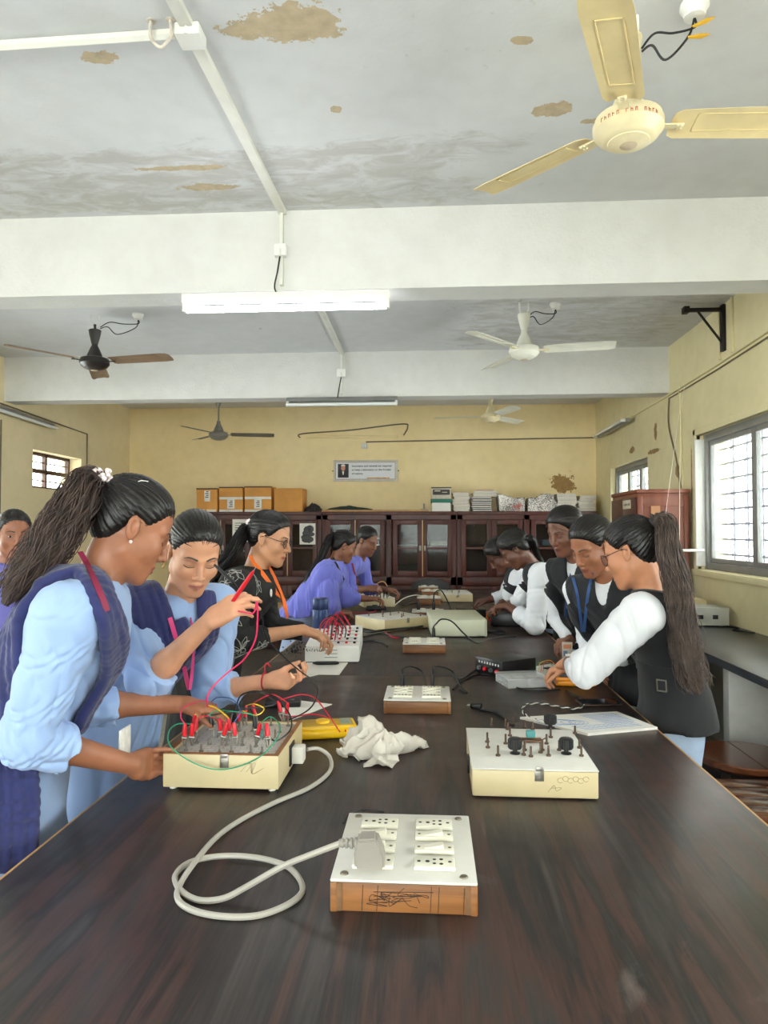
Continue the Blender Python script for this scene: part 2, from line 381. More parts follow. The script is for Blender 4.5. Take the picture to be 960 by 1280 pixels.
conduit('white pipe conduit across the ceiling left of the junction box', [(-2.9, 2.18, Zc-.012), (-.79, 2.12, Zc-.012)], r=.016)
conduit('white conduit down the face of the nearest beam', [(-.72, 3.38, ZT-.01), (-.72, 3.38, 2.60)], .03, .008)
conduit('white cable conduit on the ceiling between the two beams', [(-.87, 3.6, Zc), (-.765, 4.99, Zc), (-.77, 6.11, Zc)], .04, .012)
conduit('white conduit down the face of the far beam', [(-.77, 6.11, ZT-.01), (-.77, 6.11, 2.6)], .03, .008)
def jbox(label, p, s, m=m_white):
    b = B().box((p[0]-s[0], p[1]-s[1], p[2]-s[2]), (p[0]+s[0], p[1]+s[1], p[2]+s[2]), .006); b.cyl((p[0], p[1]-s[1]-.002, p[2]-s[2]-.003), (p[0], p[1]-s[1]-.002, p[2]), .006)
    return tag(obj('junction_box', b, m), label, 'junction box')
jbox('square white junction box on the ceiling conduit crossing', (-.745, 2.13, ZT-.022), (.04, .04, .02))
jbox('small white switch box on the nearest beam', (-.724, 3.37, 2.765), (.03, .018, .03))
jbox('small white switch box on the far beam', (-.77, 6.10, 2.78), (.04, .018, .035))
tag(obj('cord', B().tube(smooth([(-.724, 3.36, 2.74), (-.735, 3.355, 2.66), (-.75, 3.36, 2.58), (-.72, 3.36, 2.53)], 6), .004, 6), m_blackw), 'dark cord hanging from the switch box on the nearest beam', 'cord')
tag(obj('cord', B().tube(smooth([(-.77, 6.09, 2.75), (-.785, 6.08, 2.66), (-.8, 6.07, 2.56)], 6), .005, 6), m_blackw), 'dark cord hanging from the switch box on the far beam', 'cord')
b = B(); c = AZ(201, 25, ZT); b.tube(smooth([c+(-.03, 0, 0), c+(-.032, .0, -.05), c+(0, .0, -.085), c+(.032, 0, -.05), c+(.03, 0, 0)], 6), .0055, 8); b.cyl(c+(-.03, 0, -.004), c+(-.03, 0, 0), .014); b.cyl(c+(.03, 0, -.004), c+(.03, 0, 0), .014)
tag(obj('ceiling_hook', b, mm('chipped_white_iron', (200, 190, 178), .5, var=.3, vs=40)), 'empty white iron hook loop on the ceiling by the pipe', 'hook')
b = B(); c = (-.95, 4.0, ZT); b.tube(smooth([(-1.0, 4.25, ZT), (-1.0, 4.25, ZT-.06), (-.97, 4.25, ZT-.09), (-.94, 4.25, ZT-.06), (-.94, 4.25, ZT)], 6), .005, 8)
tag(obj('ceiling_hook', b, m_white), 'small hook loop on the ceiling behind the lit tube', 'hook')
xw = XR-.008
conduit('cable conduit along the right wall above the windows', [(xw, 3.6, 2.62), (xw, 5.07, 2.575), (xw, 6.12, 2.555), (xw, 8.79, 2.55)], .02, .008, m=m_yel2)
conduit('thin cable running below the conduit on the right wall', [(xw, 3.6, 2.585), (xw, 5.07, 2.54), (xw, 6.1, 2.525)], r=.006, m=mm('dusty_cable', (120, 105, 85), .6))
conduit('cable along the back wall above the sign', [(2.0, YB-.01, 2.55), (.4, YB-.01, 2.535), (-.8, YB-.01, 2.52)], r=.008, m=mm('dusty_cable', (120, 105, 85)))
conduit('looped cable drooping down the right wall to the cupboard', [(xw, 6.1, 2.53), (xw, 6.12, 2.3), (xw, 5.95, 2.0), (xw, 5.85, 1.75)], r=.007, n=8, m=mm('dusty_cable', (120, 105, 85)))
conduit('straight conduit down the right wall beside the drooping cable', [(xw, 5.86, 2.56), (xw, 5.8, 1.75)], .015, .006, m=m_yel2)
conduit('curved cable arch high on the back wall over the sign', [(-1.63, YB-.01, 2.58), (-1.6, YB-.01, 2.63), (-1.0, YB-.01, 2.67), (-.36, YB-.01, 2.74), (-.28, YB-.01, 2.7), (-.33, YB-.01, 2.6)], r=.008, n=8, m=mm('dusty_cable', (120, 105, 85)))
tag(obj('wall_batten', B().box((-1.55, YB-.03, 2.57), (-.4, YB, 2.60), .005), m_yel), 'painted batten across the back wall above the sign', 'batten')
jbox('small switch box on the back wall above the sign', (-.82, YB-.02, 2.47), (.035, .02, .035), m_cond)
xl = XL+.01
conduit('thin cable along the left wall down past the barred window', [(xl, 5.9, 2.55), (xl, 7.66, 2.49), (xl, 7.66, 1.6)], r=.008, m=mm('dusty_cable', (120, 105, 85)))
conduit('vertical cable on the left wall near the camera side', [(xl, 6.07, 2.4), (xl, 6.07, 1.0)], r=.008, m=mm('dusty_cable', (120, 105, 85)))
b = B(); p0 = np.array((1.77, 4.98, 2.93)); m_iron = mm('black_iron', (34, 28, 26), .5, .4)
b.box((1.75, 4.965, 2.915), (2.02, 4.995, 2.94), .003); b.tube([(1.84, 4.98, 2.92), (2.0, 4.98, 2.7)], .009, 6); b.box((1.995, 4.955, 2.64), (2.02, 5.005, 2.96), .004); b.box((1.74, 4.95, 2.905), (1.78, 5.01, 2.95), .005)
tag(obj('wall_bracket', b, m_iron), 'black iron bracket high on the right wall', 'bracket')
for dy in (-.14, .07): conduit('painted vertical conduit on the right wall %s the iron bracket' % ('nearer than' if dy < 0 else 'beyond'), [(xw, 4.98+dy, ZT), (xw, 4.98+dy, 2.6)], .02, .008, m=m_yel2)
# ------------------------------------------------------------ fans
def fan(label, x, y, zh, dirs, L, cm, bm_, rod_m, canopy_z=2.84, wire=None, blen=.0, style=0, rose=None):
    t = thing('ceiling_fan', label, 'fan', (x, y, zh)); b = B()
    top = ZT-zh
    for s in (-1, 1): b.tube(smooth([(s*.03, 0, top), (s*.03, 0, top-.05), (s*.012, 0, top-.09)], 5), .005, 6)
    part('hook', b, m_white, t)
    cz = canopy_z-zh
    part('canopy', B().lathe((0, 0, cz), [(.006, -.075), (.02, -.072), (.026, -.05), (.038, .0), (.044, .035), (.04, .04), (.01, .042)]), cm, t)
    part('rod', B().cyl((0, 0, .06), (0, 0, top-.07), .009), rod_m, t)
    part('neck_cover', B().lathe((0, 0, .035), [(.055, 0), (.052, .02), (.036, .06), (.022, .09), (.018, .12), (.008, .122)]), cm, t)
    mh = part('motor_housing', B().lathe((0, 0, 0), [(.03, -.054), (.036, -.052), (.06, -.046), (.062, -.043), (.07, -.041), (.080, -.034), (.082, -.031), (.09, -.027), (.097, -.016), (.0985, -.0145), (.1035, -.009), (.104, .012), (.1, .018), (.098, .028), (.06, .042), (.03, .045)], 40), cm, t)
    part('bottom_badge', B().lathe((0, 0, 0), [(.001, -.058), (.022, -.057), (.03, -.05), (.036, -.047)]), mm('fan_badge', (196, 178, 150), .4), mh)
    if style == 1:
        b = B()
        for k in range(14):
            a = math.radians(-150+k*7.2); r = .1046
            Mx = Matrix.Translation((r*math.cos(a), r*math.sin(a), -.002))@Matrix.Rotation(a+PI/2, 4, 'Z')@Matrix.Rotation(PI/2, 4, 'X')
            if k in (5, 9): continue
            b.box((-.0035, -.005, -.0003), (-.0018, .006, .0006), 0, Mx); b.box((-.0035, .0008 if k % 2 else .004, -.0003), (.0032, .0026 if k % 2 else .006, .0006), 0, Mx)
            if k % 3: b.box((.0015, -.005, -.0003), (.003, .003, .0006), 0, Mx)
        part('maker_lettering', b, mm('red_print', (170, 60, 44), .5, var=0), mh)
    for k, a in enumerate(dirs):
        R = Matrix.Rotation(a, 4, 'Z'); bl = B(); T = Matrix.Rotation(math.radians(-11), 4, 'X')
        prof = [(.13, .045), (.15, .058), (.3, .062), (L-.06, .066), (L-.01, .06), (L, .05)]
        Pts = [(x_, w) for x_, w in prof]
        V = []; 
        for x_, w in Pts:
            for yy, zz in ((-w, -.004), (-w*.55, .003), (w*.6, .003), (w, -.003), (w, -.005), (w*.6, .001), (-w*.55, .001), (-w, -.006)):
                V.append(R@(T@Vector((x_, yy, zz+.016))))
        n = 8
        bl.add(V, [(i*n+j, i*n+(j+1) % n, (i+1)*n+(j+1) % n, (i+1)*n+j) for i in range(len(Pts)-1) for j in range(n)]+[tuple(range(n)), tuple(range((len(Pts)-1)*n, len(Pts)*n))], False)
        for q in ((.2, .205, -.036, .036), (L-.1, L-.095, -.036, .036), (.2, L-.095, -.036, -.032), (.2, L-.095, .032, .036)):
            bl.box((q[0], q[2], .0145), (q[1], q[3], .0172), 0, R@T)
        bo = part('blade', bl, bm_, t)
        bi = B().box((.07, -.013, .002), (.165, .013, .007), .002, R)
        for xx in (.147, .159):
            for yy in (-.008, .008): bi.sph(R@Vector((xx, yy, .003)), .005, 8, 4)
        part('blade_iron', bi, rod_m, t)
    return t
m_fc = mm('cream_fan_enamel', (226, 212, 172), .38, var=.12, vs=10); m_fbl = mm('cream_fan_blade', (222, 202, 152), .42, var=.1)
m_fw = mm('white_fan_enamel', (226, 224, 210), .4, var=.06); m_fd = mm('dark_fan_enamel', (44, 38, 34), .35); m_fg = mm('grey_fan_enamel', (120, 116, 108), .4)
m_fbr = mm('brown_fan_blade', (128, 104, 84), .4)
def bdir(x, y, px, py, z):
    p = AZ(px, py, z); return math.atan2(p[1]-y, p[0]-x)
f1 = (.60, 2.16)
fan('cream ceiling fan nearest the camera with red lettering', *f1, 2.622, [math.radians(135), math.radians(249), math.radians(2)], .575, m_fc, m_fbl, m_fc, 2.86, style=1)
fan('white ceiling fan between the beams on the right', .642, 4.87, 2.63, [math.radians(a) for a in (230, 350, 110)], .6, m_fw, m_fw, m_fc, 2.85)
fan('dark brown ceiling fan between the beams on the left', -2.42, 4.95, 2.62, [math.radians(a) for a in (-9, 111, 231)], .6, m_fd, m_fbr, m_fd, 2.82)
fan('grey ceiling fan beyond the far beam on the left', -2.31, 7.6, 2.455, [math.radians(a) for a in (12, 132, 252)], .6, m_fg, m_fg, m_fg, 2.85)
fan('small cream ceiling fan beyond the far beam on the right', .643, 7.6, 2.62, [math.radians(a) for a in (170, 290, 50)], .6, m_fc, m_fw, m_fc, 2.85)
def rose(label, p, to, tape=False, m=m_blackw):
    t = thing('ceiling_rose', label, 'ceiling rose', p)
    part('cover', B().lathe((0, 0, 0), [(.04, 0), (.042, -.012), (.034, -.024), (.03, -.04), (.012, -.044)]), m_white, t)
    to = np.array(to, float)-np.array(p, float)
    b = B(); b.tube(smooth([(0, 0, -.04), (-.02, 0, -.1), to*.55+(0, 0, -.09), to*.8+(0, 0, -.01), to], 8), .0035, 6); part('flex', b, m, t)
    b = B(); b.tube(smooth([(0, 0, -.04), (.0, 0, -.07), to*.4+(0, 0, -.03), to*.75+(0, 0, .02), to+(0, 0, .01)], 8), .0035, 6); part('flex', b, m, t)
    if tape:
        b = B(); b.tube([(-.01, 0, -.07), (.03, -.01, -.06), (.055, -.01, -.05)], [.004, .008, .002], 6); part('tape_end', b, m_yelw, t)
        b = B(); b.tube([(-.02, 0, -.1), (.015, -.01, -.105), (.04, -.01, -.1)], [.004, .008, .002], 6); part('tape_end', b, m_yelw, t)
p = AZ(868, 5, ZT); rose('white ceiling rose with taped loose wires beside the nearest fan', p, (.64, 2.15, 2.85), True)
rose('white ceiling rose beside the white fan', (.86, 4.9, ZT), (.67, 4.87, 2.86))
rose('white ceiling rose beside the dark brown fan', (-2.1, 4.95, ZT), (-2.38, 4.95, 2.87))
# ------------------------------------------------------------ tables
T = .76
def woodmat(name, c1, c2, scale, rough, band=1., dirc='y', coat=0., scratch=False, bump=.06):
    m = bpy.data.materials.new(name); m.use_nodes = True; t = NT(m)
    sv = {'y': (scale, scale*.07, scale), 'x': (scale*.07, scale, scale), 'z': (scale, scale, scale*.07)}[dirc]
    v = t.mapping(sv); f = t.noise(3, 8, v, .62, .6); f2 = t.noise(.8, 4, v)
    g = t.math('ADD', t.math('MULTIPLY', f, .65), t.math('MULTIPLY', f2, .45))
    c = t.ramp(g, [(.36, lin(c1)), (.66, lin(c2))])
    if scratch:
        c = t.ramp(g, [(.30, lin((24, 21, 21))), (.42, lin((50, 46, 45))), (.50, lin((66, 45, 40))), (.57, lin((33, 30, 30))), (.66, lin((60, 54, 52))), (.75, lin((44, 34, 32)))])
        fs = t.noise(3, 6, t.mapping((60, 2.2, 1)), .6); c = t.mix(.6, c, t.ramp(fs, [(.35, (.72, .72, .72)), (.65, (1.2, 1.18, 1.16))]), 'MULTIPLY')
        ck = t.math('MULTIPLY', t.math('SUBTRACT', t.noise(1.7, 7, None, .65, 1.2), .56), 3.0); st = t.noise(5, 5, t.mapping((9, 2, 1), (0, 0, .35)), .6)
        ck = t.ramp(t.math('MULTIPLY', ck, st), [(.06, (0, 0, 0)), (.5, (.16, .155, .15))]); c = t.mix(1, c, ck, 'ADD')
        t.link(t.ramp(t.noise(5, 6), [(.3, (rough+.02,)*3), (.7, (rough+.14,)*3)]), t.b.inputs['Roughness'])
    else: t.b.inputs['Roughness'].default_value = rough
    t.link(c, t.b.inputs['Base Color'])
    if scratch: t.b.inputs['Specular IOR Level'].default_value = .4
    if coat: t.b.inputs['Coat Weight'].default_value = coat; t.b.inputs['Coat Roughness'].default_value = .15
    t.bump(f, bump, .003); return m
m_lam = woodmat('dark_laminate', (17, 15, 15), (56, 41, 37), 7, .32, scratch=True, bump=.03)
m_edge = mm('pale_edge_beading', (182, 138, 88), .5, vs=20)
m_red = woodmat('red_brown_cabinet_wood', (52, 22, 18), (84, 36, 28), 7, .42, dirc='z')
m_cup = woodmat('cupboard_wood', (98, 50, 34), (132, 72, 50), 6, .4, dirc='z')
m_mid = woodmat('stool_wood', (74, 36, 20), (124, 70, 42), 12, .22, dirc='x', coat=.5)
m_box = woodmat('board_frame_wood', (98, 60, 30), (150, 98, 52), 16, .5, dirc='x')
m_ink = mm('dark_pencil', (60, 46, 36), .8, var=0); m_pencil = mm('grey_pencil', (150, 132, 104), .8, var=0)
m_steel = mm('dull_steel', (150, 146, 138), .35, .9); m_rustpost = mm('brown_metal_post', (96, 78, 66), .45, .6)
m_blk = mm('black_plastic', (20, 20, 22), .38, var=.1); m_cream = m_cream
m_kit = mm('cream_enamel', (200, 184, 144), .45, var=.06, vs=12); m_kitw = mm('off_white_panel', (208, 205, 198), .42, var=.06, vs=14)
m_ivory = mm('ivory_plastic', (222, 218, 202), .38, var=.04)
for i, (y0, y1, nm) in enumerate(((.42, 3.168, 'nearest'), (3.172, 5.6, 'middle'), (5.604, 7.95, 'farthest'))):
    t = thing('lab_table', '%s section of the long dark wood laboratory table' % nm, 'table', (-.03, (y0+y1)/2, 0)); h = (y1-y0)/2
    part('tabletop', B().box((-.762, -h, T-.035), (.762, h, T), .003), m_lam, t)
    for s in (-1, 1): part('edge_beading', B().box((s*.764-.004, -h, T-.036), (s*.764+.004, h, T-.001), .002), m_edge, t)
    part('apron', B().box((-.66, -h+.06, T-.15), (.66, h-.06, T-.036), .003), m_dark, t)
    for sx in (-1, 1):
        for sy in (-1, 1): part('leg', B().box((sx*.62-.04, sy*(h-.12)-.04, 0), (sx*.62+.04, sy*(h-.12)+.04, T-.036), .004), m_dark, t)
# worktop by the right wall
t = thing('wall_counter', 'dark stone counter along the right wall below the window', 'counter', (1.72, 3.2, 0))
m_stone = mm('black_stone', (60, 60, 62), .35, var=.25, vs=6); m_conc = mm('grey_plaster', (128, 126, 116), .8, var=.15, vs=5)
part('worktop', B().box((-.3, -2.2, .735), (.3, 2.2, .775), .004), m_stone, t)
for yy in (-.85, .42, 1.6): part('pier', B().box((-.27, yy-.035, 0), (-.05, yy+.035, .735), .004), m_kitw, t)
part('back_panel', B().box((.2, -2.15, 0), (.29, 2.15, .735)), m_conc, t)
# stools
def stool(label, c, r, z, square):
    t = thing('wooden_stool', label, 'stool', (c[0], c[1], 0))
    if square:
        b = B()
        for k in range(4): b.box((-.18, -.18+k*.091, z-.03), (.18, -.18+k*.091+.088, z), .004)
        part('seat', b, m_mid, t)
        part('apron', B().box((-.165, -.165, z-.09), (.165, .165, z-.031), .003), m_dark, t)
    else:
        part('seat', B().lathe((0, 0, 0), [(.01, z-.035), (r-.01, z-.035), (r, z-.025), (r, z-.006), (r-.006, z), (.001, z)], 40), m_mid, t)
        part('apron', B().lathe((0, 0, 0), [(r-.03, z-.1), (r-.015, z-.1), (r-.012, z-.036), (r-.03, z-.036)], 40), m_dark, t)
        part('plank_joint', B().box((-.002, -r+.01, z-.004), (.002, r-.01, z+.0005)), m_dark, t)
    for sx in (-1, 1):
        for sy in (-1, 1): part('leg', B().cyl((sx*(r-.06), sy*(r-.06), z-.04), (sx*(r-.02), sy*(r-.02), 0), .018, n=10), m_dark, t)
    b = B()
    for sx in (-1, 1): b.cyl((sx*(r-.035), -(r-.035), .16), (sx*(r-.035), r-.035, .16), .011, n=8); b.cyl((-(r-.035), sx*(r-.035), .2), (r-.035, sx*(r-.035), .2), .011, n=8)
    part('stretcher', b, m_dark, t)
stool('round polished wooden stool at the right edge beside the table', (1.33, 3.12), .2, .46, False)
stool('square plank-topped stool closest to the camera on the right', (1.25, 2.66), .18, .45, True)
# items on the counter
def psu(label, p, s, rz, m):
    t = thing('bench_instrument', label, 'instrument', p, rz)
    part('casing', B().box((-s[0]/2, -s[1]/2, .008), (s[0]/2, s[1]/2, s[2]), .004), m, t); b = B()
    for k in range(7): b.box((-s[0]/2-.001, -s[1]*.4+k*s[1]*.12, s[2]*.25), (-s[0]/2+.002, -s[1]*.4+k*s[1]*.12+.012, s[2]*.75))
    part('vent_slots', b, m_blk, t); b = B()
    for k in (-.22, .12): b.box((k*s[0], -s[1]/2-.002, s[2]*.4), (k*s[0]+.035, -s[1]/2+.002, s[2]*.62), .001)
    part('socket', b, m_blk, t)
    for sx in (-1, 1):
        for sy in (-1, 1): part('foot', B().cyl((sx*s[0]*.42, sy*s[1]*.42, 0), (sx*s[0]*.42, sy*s[1]*.42, .009), .01, n=10), m_blk, t)
m_greyp = mm('grey_instrument_paint', (168, 168, 158), .5)
psu('grey metal instrument on the counter under the window', (1.82, 4.95, .775), (.28, .26, .125), 0., m_greyp)
psu('cream instrument behind the grey one on the counter', (1.8, 5.22, .775), (.26, .2, .15), 0., m_kit)
psu('black instrument at the near right end of the counter', (1.78, 3.62, .775), (.12, .16, .1), 0., m_blk)
tag(obj('power_lead', B().tube(smooth([(1.93, 4.86, .78), (1.97, 4.7, .781), (1.9, 4.62, .781), (1.98, 4.5, .781)], 6), .005, 6), m_blackw), 'dark lead lying on the counter beside the grey instrument', 'cable')
# window stay and cords
b = B().cyl((1.72, 5.45, 1.26), (2.03, 5.42, 1.262), .011, n=10)
tag(obj('window_stay', b, m_white), 'white rod sticking out from the right window frame', 'window stay')
b = B().box((1.715, 5.43, 1.235), (1.745, 5.47, 1.3), .004); b.tube([(1.73, 5.45, 1.29), (1.80, 5.5, 1.7), (1.92, 5.6, 2.3), (2.0, 5.7, 2.55)], .0013, 6)
tag(obj('hanging_cord', b, m_white), 'thin white cord hanging to the white window rod', 'cord')
tag(obj('hanging_cord', B().tube([(1.86, 5.45, 1.26), (1.87, 5.46, 1.7), (1.9, 5.5, 2.54)], .0018, 6), m_yel2), 'second pale cord hanging beside the window', 'cord')
# cupboard by the right wall
t = thing('wooden_cupboard', 'tall brown wooden cupboard against the right wall', 'cupboard', (1.79, 5.98, 0))
part('carcass', B().box((-.19, -.37, .02), (.2, .37, 1.7), .004), m_cup, t)
part('top_board', B().box((-.2, -.385, 1.7), (.205, .385, 1.73), .004), m_cup, t)
b = B()
for q in ((-.19, -.15, .05, 1.68), (.16, .2, .05, 1.68), (-.15, .16, 1.6, 1.68), (-.15, .16, .05, .15), (.02, .045, .15, 1.6)): b.box((q[0], -.378, q[2]), (q[1], -.37, q[3]), .002)
part('side_framing', b, m_cup, t)
part('side_label', B().box((-.09, -.3795, 1.53), (-.02, -.3785, 1.6)), mm('faded_label', (170, 120, 84), .7), t)
for s in (-1, 1):
    b = B(); y0, y1 = (-.36, -.005) if s < 0 else (.005, .36)
    b.box((-.205, y0, .06), (-.192, y1, 1.67), .003)
    for k in range(7): b.box((-.212, y0+.05, 1.1+k*.05), (-.204, y1-.05, 1.1+k*.05+.022), .002)
    d = part('door', b, m_red, t)
    part('handle', B().box((-.222, -s*.0+s*.03-.006, .92), (-.205, s*.03+.006, 1.02), .003), m_steel, d)
part('name_plate', B().box((-.209, -.25, 1.585), (-.204, -.02, 1.655), .001), mm('name_plate_paint', (206, 196, 176), .6), t)
b = B()
for k in range(6): b.box((-.2098, -.225+k*.03, 1.608+.004*(k % 2)), (-.2088, -.209+k*.03, 1.63-.003*(k % 3)))
part('plate_lettering', b, m_ink, t)
m_cabglass = glassmat('cabinet_glass', (236, 238, 236), .0, .05, .3)
# black cabinets along the back wall
def cabinet(label, x0, x1, seed):
    w = x1-x0; Yf, D = 8.38, .40; t = thing('glazed_cabinet', label, 'cabinet', ((x0+x1)/2, Yf+D/2, 0)); r = random.Random(seed)
    h = w/2; f = -D/2; b = B()
    b.box((-h, f+.02, .0), (-h+.03, D/2, 1.6)); b.box((h-.03, f+.02, 0), (h, D/2, 1.6)); b.box((-h, D/2-.015, 0), (h, D/2, 1.6)); b.box((-h, f+.02, .04), (h, D/2, .07)); b.box((-h, f+.02, 1.575), (h, D/2, 1.6)); b.box((-.02, f+.02, .05), (.02, D/2, 1.6))
    for z in (.42, .86, 1.22): b.box((-h+.03, f+.05, z), (h-.03, D/2-.015, z+.018))
    part('carcass', b, m_red, t)
    part('cornice', B().box((-h, f-.02, 1.6), (h, D/2, 1.64), .006), m_red, t)
    b = B()
    for x in (-h+.035, 0, h-.035): b.box((x-.034, f-.003, .04), (x+.034, f+.02, 1.6), .003)
    for z in (.82,): b.box((-h, f-.003, z-.05), (h, f+.02, z+.05), .003)
    b.box((-h, f-.003, .02), (h, f+.02, .12)); b.box((-h, f-.003, 1.545), (h, f+.02, 1.6))
    part('face_frame', b, m_red, t)
    for side in (-1, 1):
        for k in (0, 1):
            dw = (h-.1)/2; a = side*h/2+(k-.5)*dw; xa, xb = a-dw/2+(0 if k == 0 else .003), a+dw/2-(.003 if k == 0 else 0)
            for (z0, z1, nz) in ((.875, 1.54, 2), (.125, .765, 1)):
                b = B(); g = .055
                for q in ((xa, xa+g, z0, z1), (xb-g, xb, z0, z1), (xa+g, xb-g, z0, z0+g+.01), (xa+g, xb-g, z1-g, z1)): b.box((q[0], f-.022, q[2]), (q[1], f-.003, q[3]), .003)
                if nz == 2: b.box((xa+g, f-.02, (z0+z1)/2-.012), (xb-g, f-.005, (z0+z1)/2+.012), .002)
                d = part('door', b, m_red, t)
                part('pane', B().box((xa+g, f-.012, z0+g+.01), (xb-g, f-.009, z1-g)), m_cabglass, d)
                hx = xb-.025 if k == 0 else xa+.025
                part('latch', B().box((hx-.012, f-.034, (z0+z1)/2-.03), (hx+.012, f-.02, (z0+z1)/2+.03), .003), m_steel, d)
        if seed != 3: part('door_strip', B().box((side*h/2-.005, f-.026, .875), (side*h/2+.005, f-.02, 1.54)), mm('pale_strip', (196, 160, 110), .5), t)
    return t
cabinet('left dark red glazed cabinet under the cardboard boxes', -2.915, -1.292, 1)
cabinet('middle dark red glazed cabinet under the framed sign', -1.287, .305, 2)
cabinet('right dark red glazed cabinet under the paper stacks', .31, 1.935, 3)
def simple(name, label, cat, lo, hi, m, bev=.004, group=None):
    lo = np.array(lo, float); hi = np.array(hi, float)
    return tag(obj(name, B().box(lo, hi, bev), m), label, cat, group)
YI = 8.55
m_yp = mm('yellow_card', (214, 176, 40), .6); m_pap = mm('paper_white', (228, 224, 216), .7, var=.05); m_oldp = mm('old_paper', (196, 186, 168), .7, var=.15, vs=30)
m_paper_edge = mm('paper_edges', (206, 198, 188), .8, var=.25, vs=10, scale=(1, 1, 60))
for (x, z, w, h, m, nm, lb, ct) in ((.98, 1.238, .11, .1, m_yp, 'yellow_box', 'yellow box on the upper shelf of the right cabinet', 'box'), (.82, 1.238, .14, .05, m_blk, 'meter_case', 'dark case left of the yellow box in the right cabinet', 'case'),
        (.95, .878, .22, .06, m_oldp, 'paper_bundle', 'low paper bundle in the right cabinet below the yellow box', 'papers'), (.78, .878, .1, .16, mm('teal_box', (70, 96, 90), .6), 'storage_box', 'dull green box low in the right cabinet', 'box'),
        (1.42, 1.238, .2, .07, mm('blue_grey_box', (120, 140, 160), .6), 'storage_box', 'blue grey box in the right cabinet behind the tall student', 'box'), (1.4, .878, .24, .1, m_oldp, 'paper_bundle', 'paper bundle low in the right cabinet behind the tall student', 'papers'),
        (-.62, 1.238, .12, .09, m_kitw, 'panel_meter', 'white panel meter in the middle cabinet', 'meter'), (-.28, .878, .26, .12, mm('dark_case', (60, 54, 50), .6), 'storage_box', 'dark box low in the middle cabinet', 'box'),
        (-.9, .878, .3, .2, mm('brown_box', (120, 96, 70), .6), 'cardboard_box', 'brown box low in the middle cabinet left half', 'box'), (.1, 1.238, .2, .05, m_oldp, 'paper_bundle', 'thin paper bundle in the middle cabinet upper shelf', 'papers'),
        (-.95, 1.238, .1, .12, m_oldp, 'storage_box', 'pale box in the middle cabinet upper left', 'box'), (-2.2, .878, .3, .15, mm('dark_case', (60, 54, 50), .6), 'storage_box', 'dark box low in the left cabinet', 'box'), (-1.5, .878, .2, .05, m_oldp, 'paper_bundle', 'papers low in the left cabinet right half', 'papers')):
    simple(nm, lb, ct, (x-w/2, YI-.08, z), (x+w/2, YI+.08, z+h), m)
b = B().cyl((-.62, YI-.085, 1.285), (-.62, YI-.08, 1.285), .035); tag(obj('dial', b, m_blk), 'round black dial of the white meter in the middle cabinet', 'dial')
# papers stuck to the cabinet glass
b = B().box((-2.36, 8.345, 1.28), (-2.14, 8.349, 1.55)); b.mi(1)
for k in range(8): b.box((-2.33, 8.344, 1.31+k*.027), (-2.33+.1+.07*((k*7) % 3)/2, 8.3455, 1.318+k*.027))
tag(obj('paper_notice', b, [m_pap, m_ink]), 'white printed notice on the left cabinet door glass', 'notice')
b = B().box((-1.55, 8.345, 1.25), (-1.36, 8.349, 1.50)); b.mi(1); r2 = random.Random(3)
for k in range(9):
    x = -1.53+r2.random()*.1; z = 1.27+r2.random()*.15; b.sph((x+.03, 8.345, z+.03), (.03+.03*r2.random(), .002, .02+.03*r2.random()), 10, 5)
tag(obj('paper_notice', b, [m_pap, m_blk]), 'black and white poster on the left cabinet behind the woman in glasses', 'poster')
# things on top of the cabinets
ZK = 1.64
m_card = mm('brown_cardboard', (212, 150, 76), .75, var=.12, vs=5); m_tape = mm('white_label_paper', (224, 222, 216), .6)
def carton(label, x0, x1, h, style):
    c = (x0+x1)/2; t = thing('cardboard_box', label, 'box', (c, 8.56, ZK), rnd.uniform(-.02, .02)); w = (x1-x0)/2
    part('carton', B().box((-w, -.14, 0), (w, .14, h), .004), m_card, t); b = B()
    b.box((-w-.001, -.142, h-.06), (w+.001, .142, h+.003), .002); b.box((-w, -.143, h*.5), (w, -.141, h*.515))
    part('lid', b, m_card, t)
    if style:
        b = B()
        if style == 1: b.box((-.03, -.1445, h*.45), (.04, -.143, h*.9)); b.box((-w*.9, -.1435, .0), (-w*.2, -.141, .03)); b.box((0, -.1435, 0), (w*.9, -.141, .03))
        else: b.box((-.045, -.1445, .04), (.045, -.143, h*.58)); b.box((-w, -.1435, .0), (w, -.141, .028)); b.box((-w, -.1435, h*.5), (w, -.1415, h*.6))
        b.mi(1)
        for k in range(4): b.box((-.02+.01*(k % 2), -.1452, .06+k*.022+(h*.4 if style == 1 else 0)), (.022, -.1446, .07+k*.022+(h*.4 if style == 1 else 0)))
        part('paper_label', b, [m_tape, m_ink], t)
        b = B(); 
        part('dark_top_edge', B().box((-w-.002, -.1445, h-.012), (w+.002, -.1425, h+.003)), mm('dark_tape', (70, 50, 36), .6), t)
carton('first cardboard box from the left on the cabinets', -2.825, -2.57, .285, 1)
carton('second cardboard box from the left on the cabinets', -2.545, -2.255, .3, 2)
carton('third cardboard box from the left on the cabinets', -2.235, -1.91, .305, 2)
carton('plain cardboard box at the right end of the carton row', -1.875, -1.53, .28, 0)
b = B().box((-1.3, 8.42, ZK), (-.02, 8.7, ZK+.022), .004); tag(obj('wooden_plank', b, m_edge), 'pale wooden plank lying on the middle cabinet', 'plank')
b = B().box((-.12, 8.5, ZK+.022), (-.03, 8.58, ZK+.035), .003); b.cyl((-.075, 8.54, ZK+.03), (-.075, 8.54, ZK+.1), .012, n=10)
tag(obj('metal_stand', b, m_greyp), 'small grey stand on the wooden plank', 'stand')
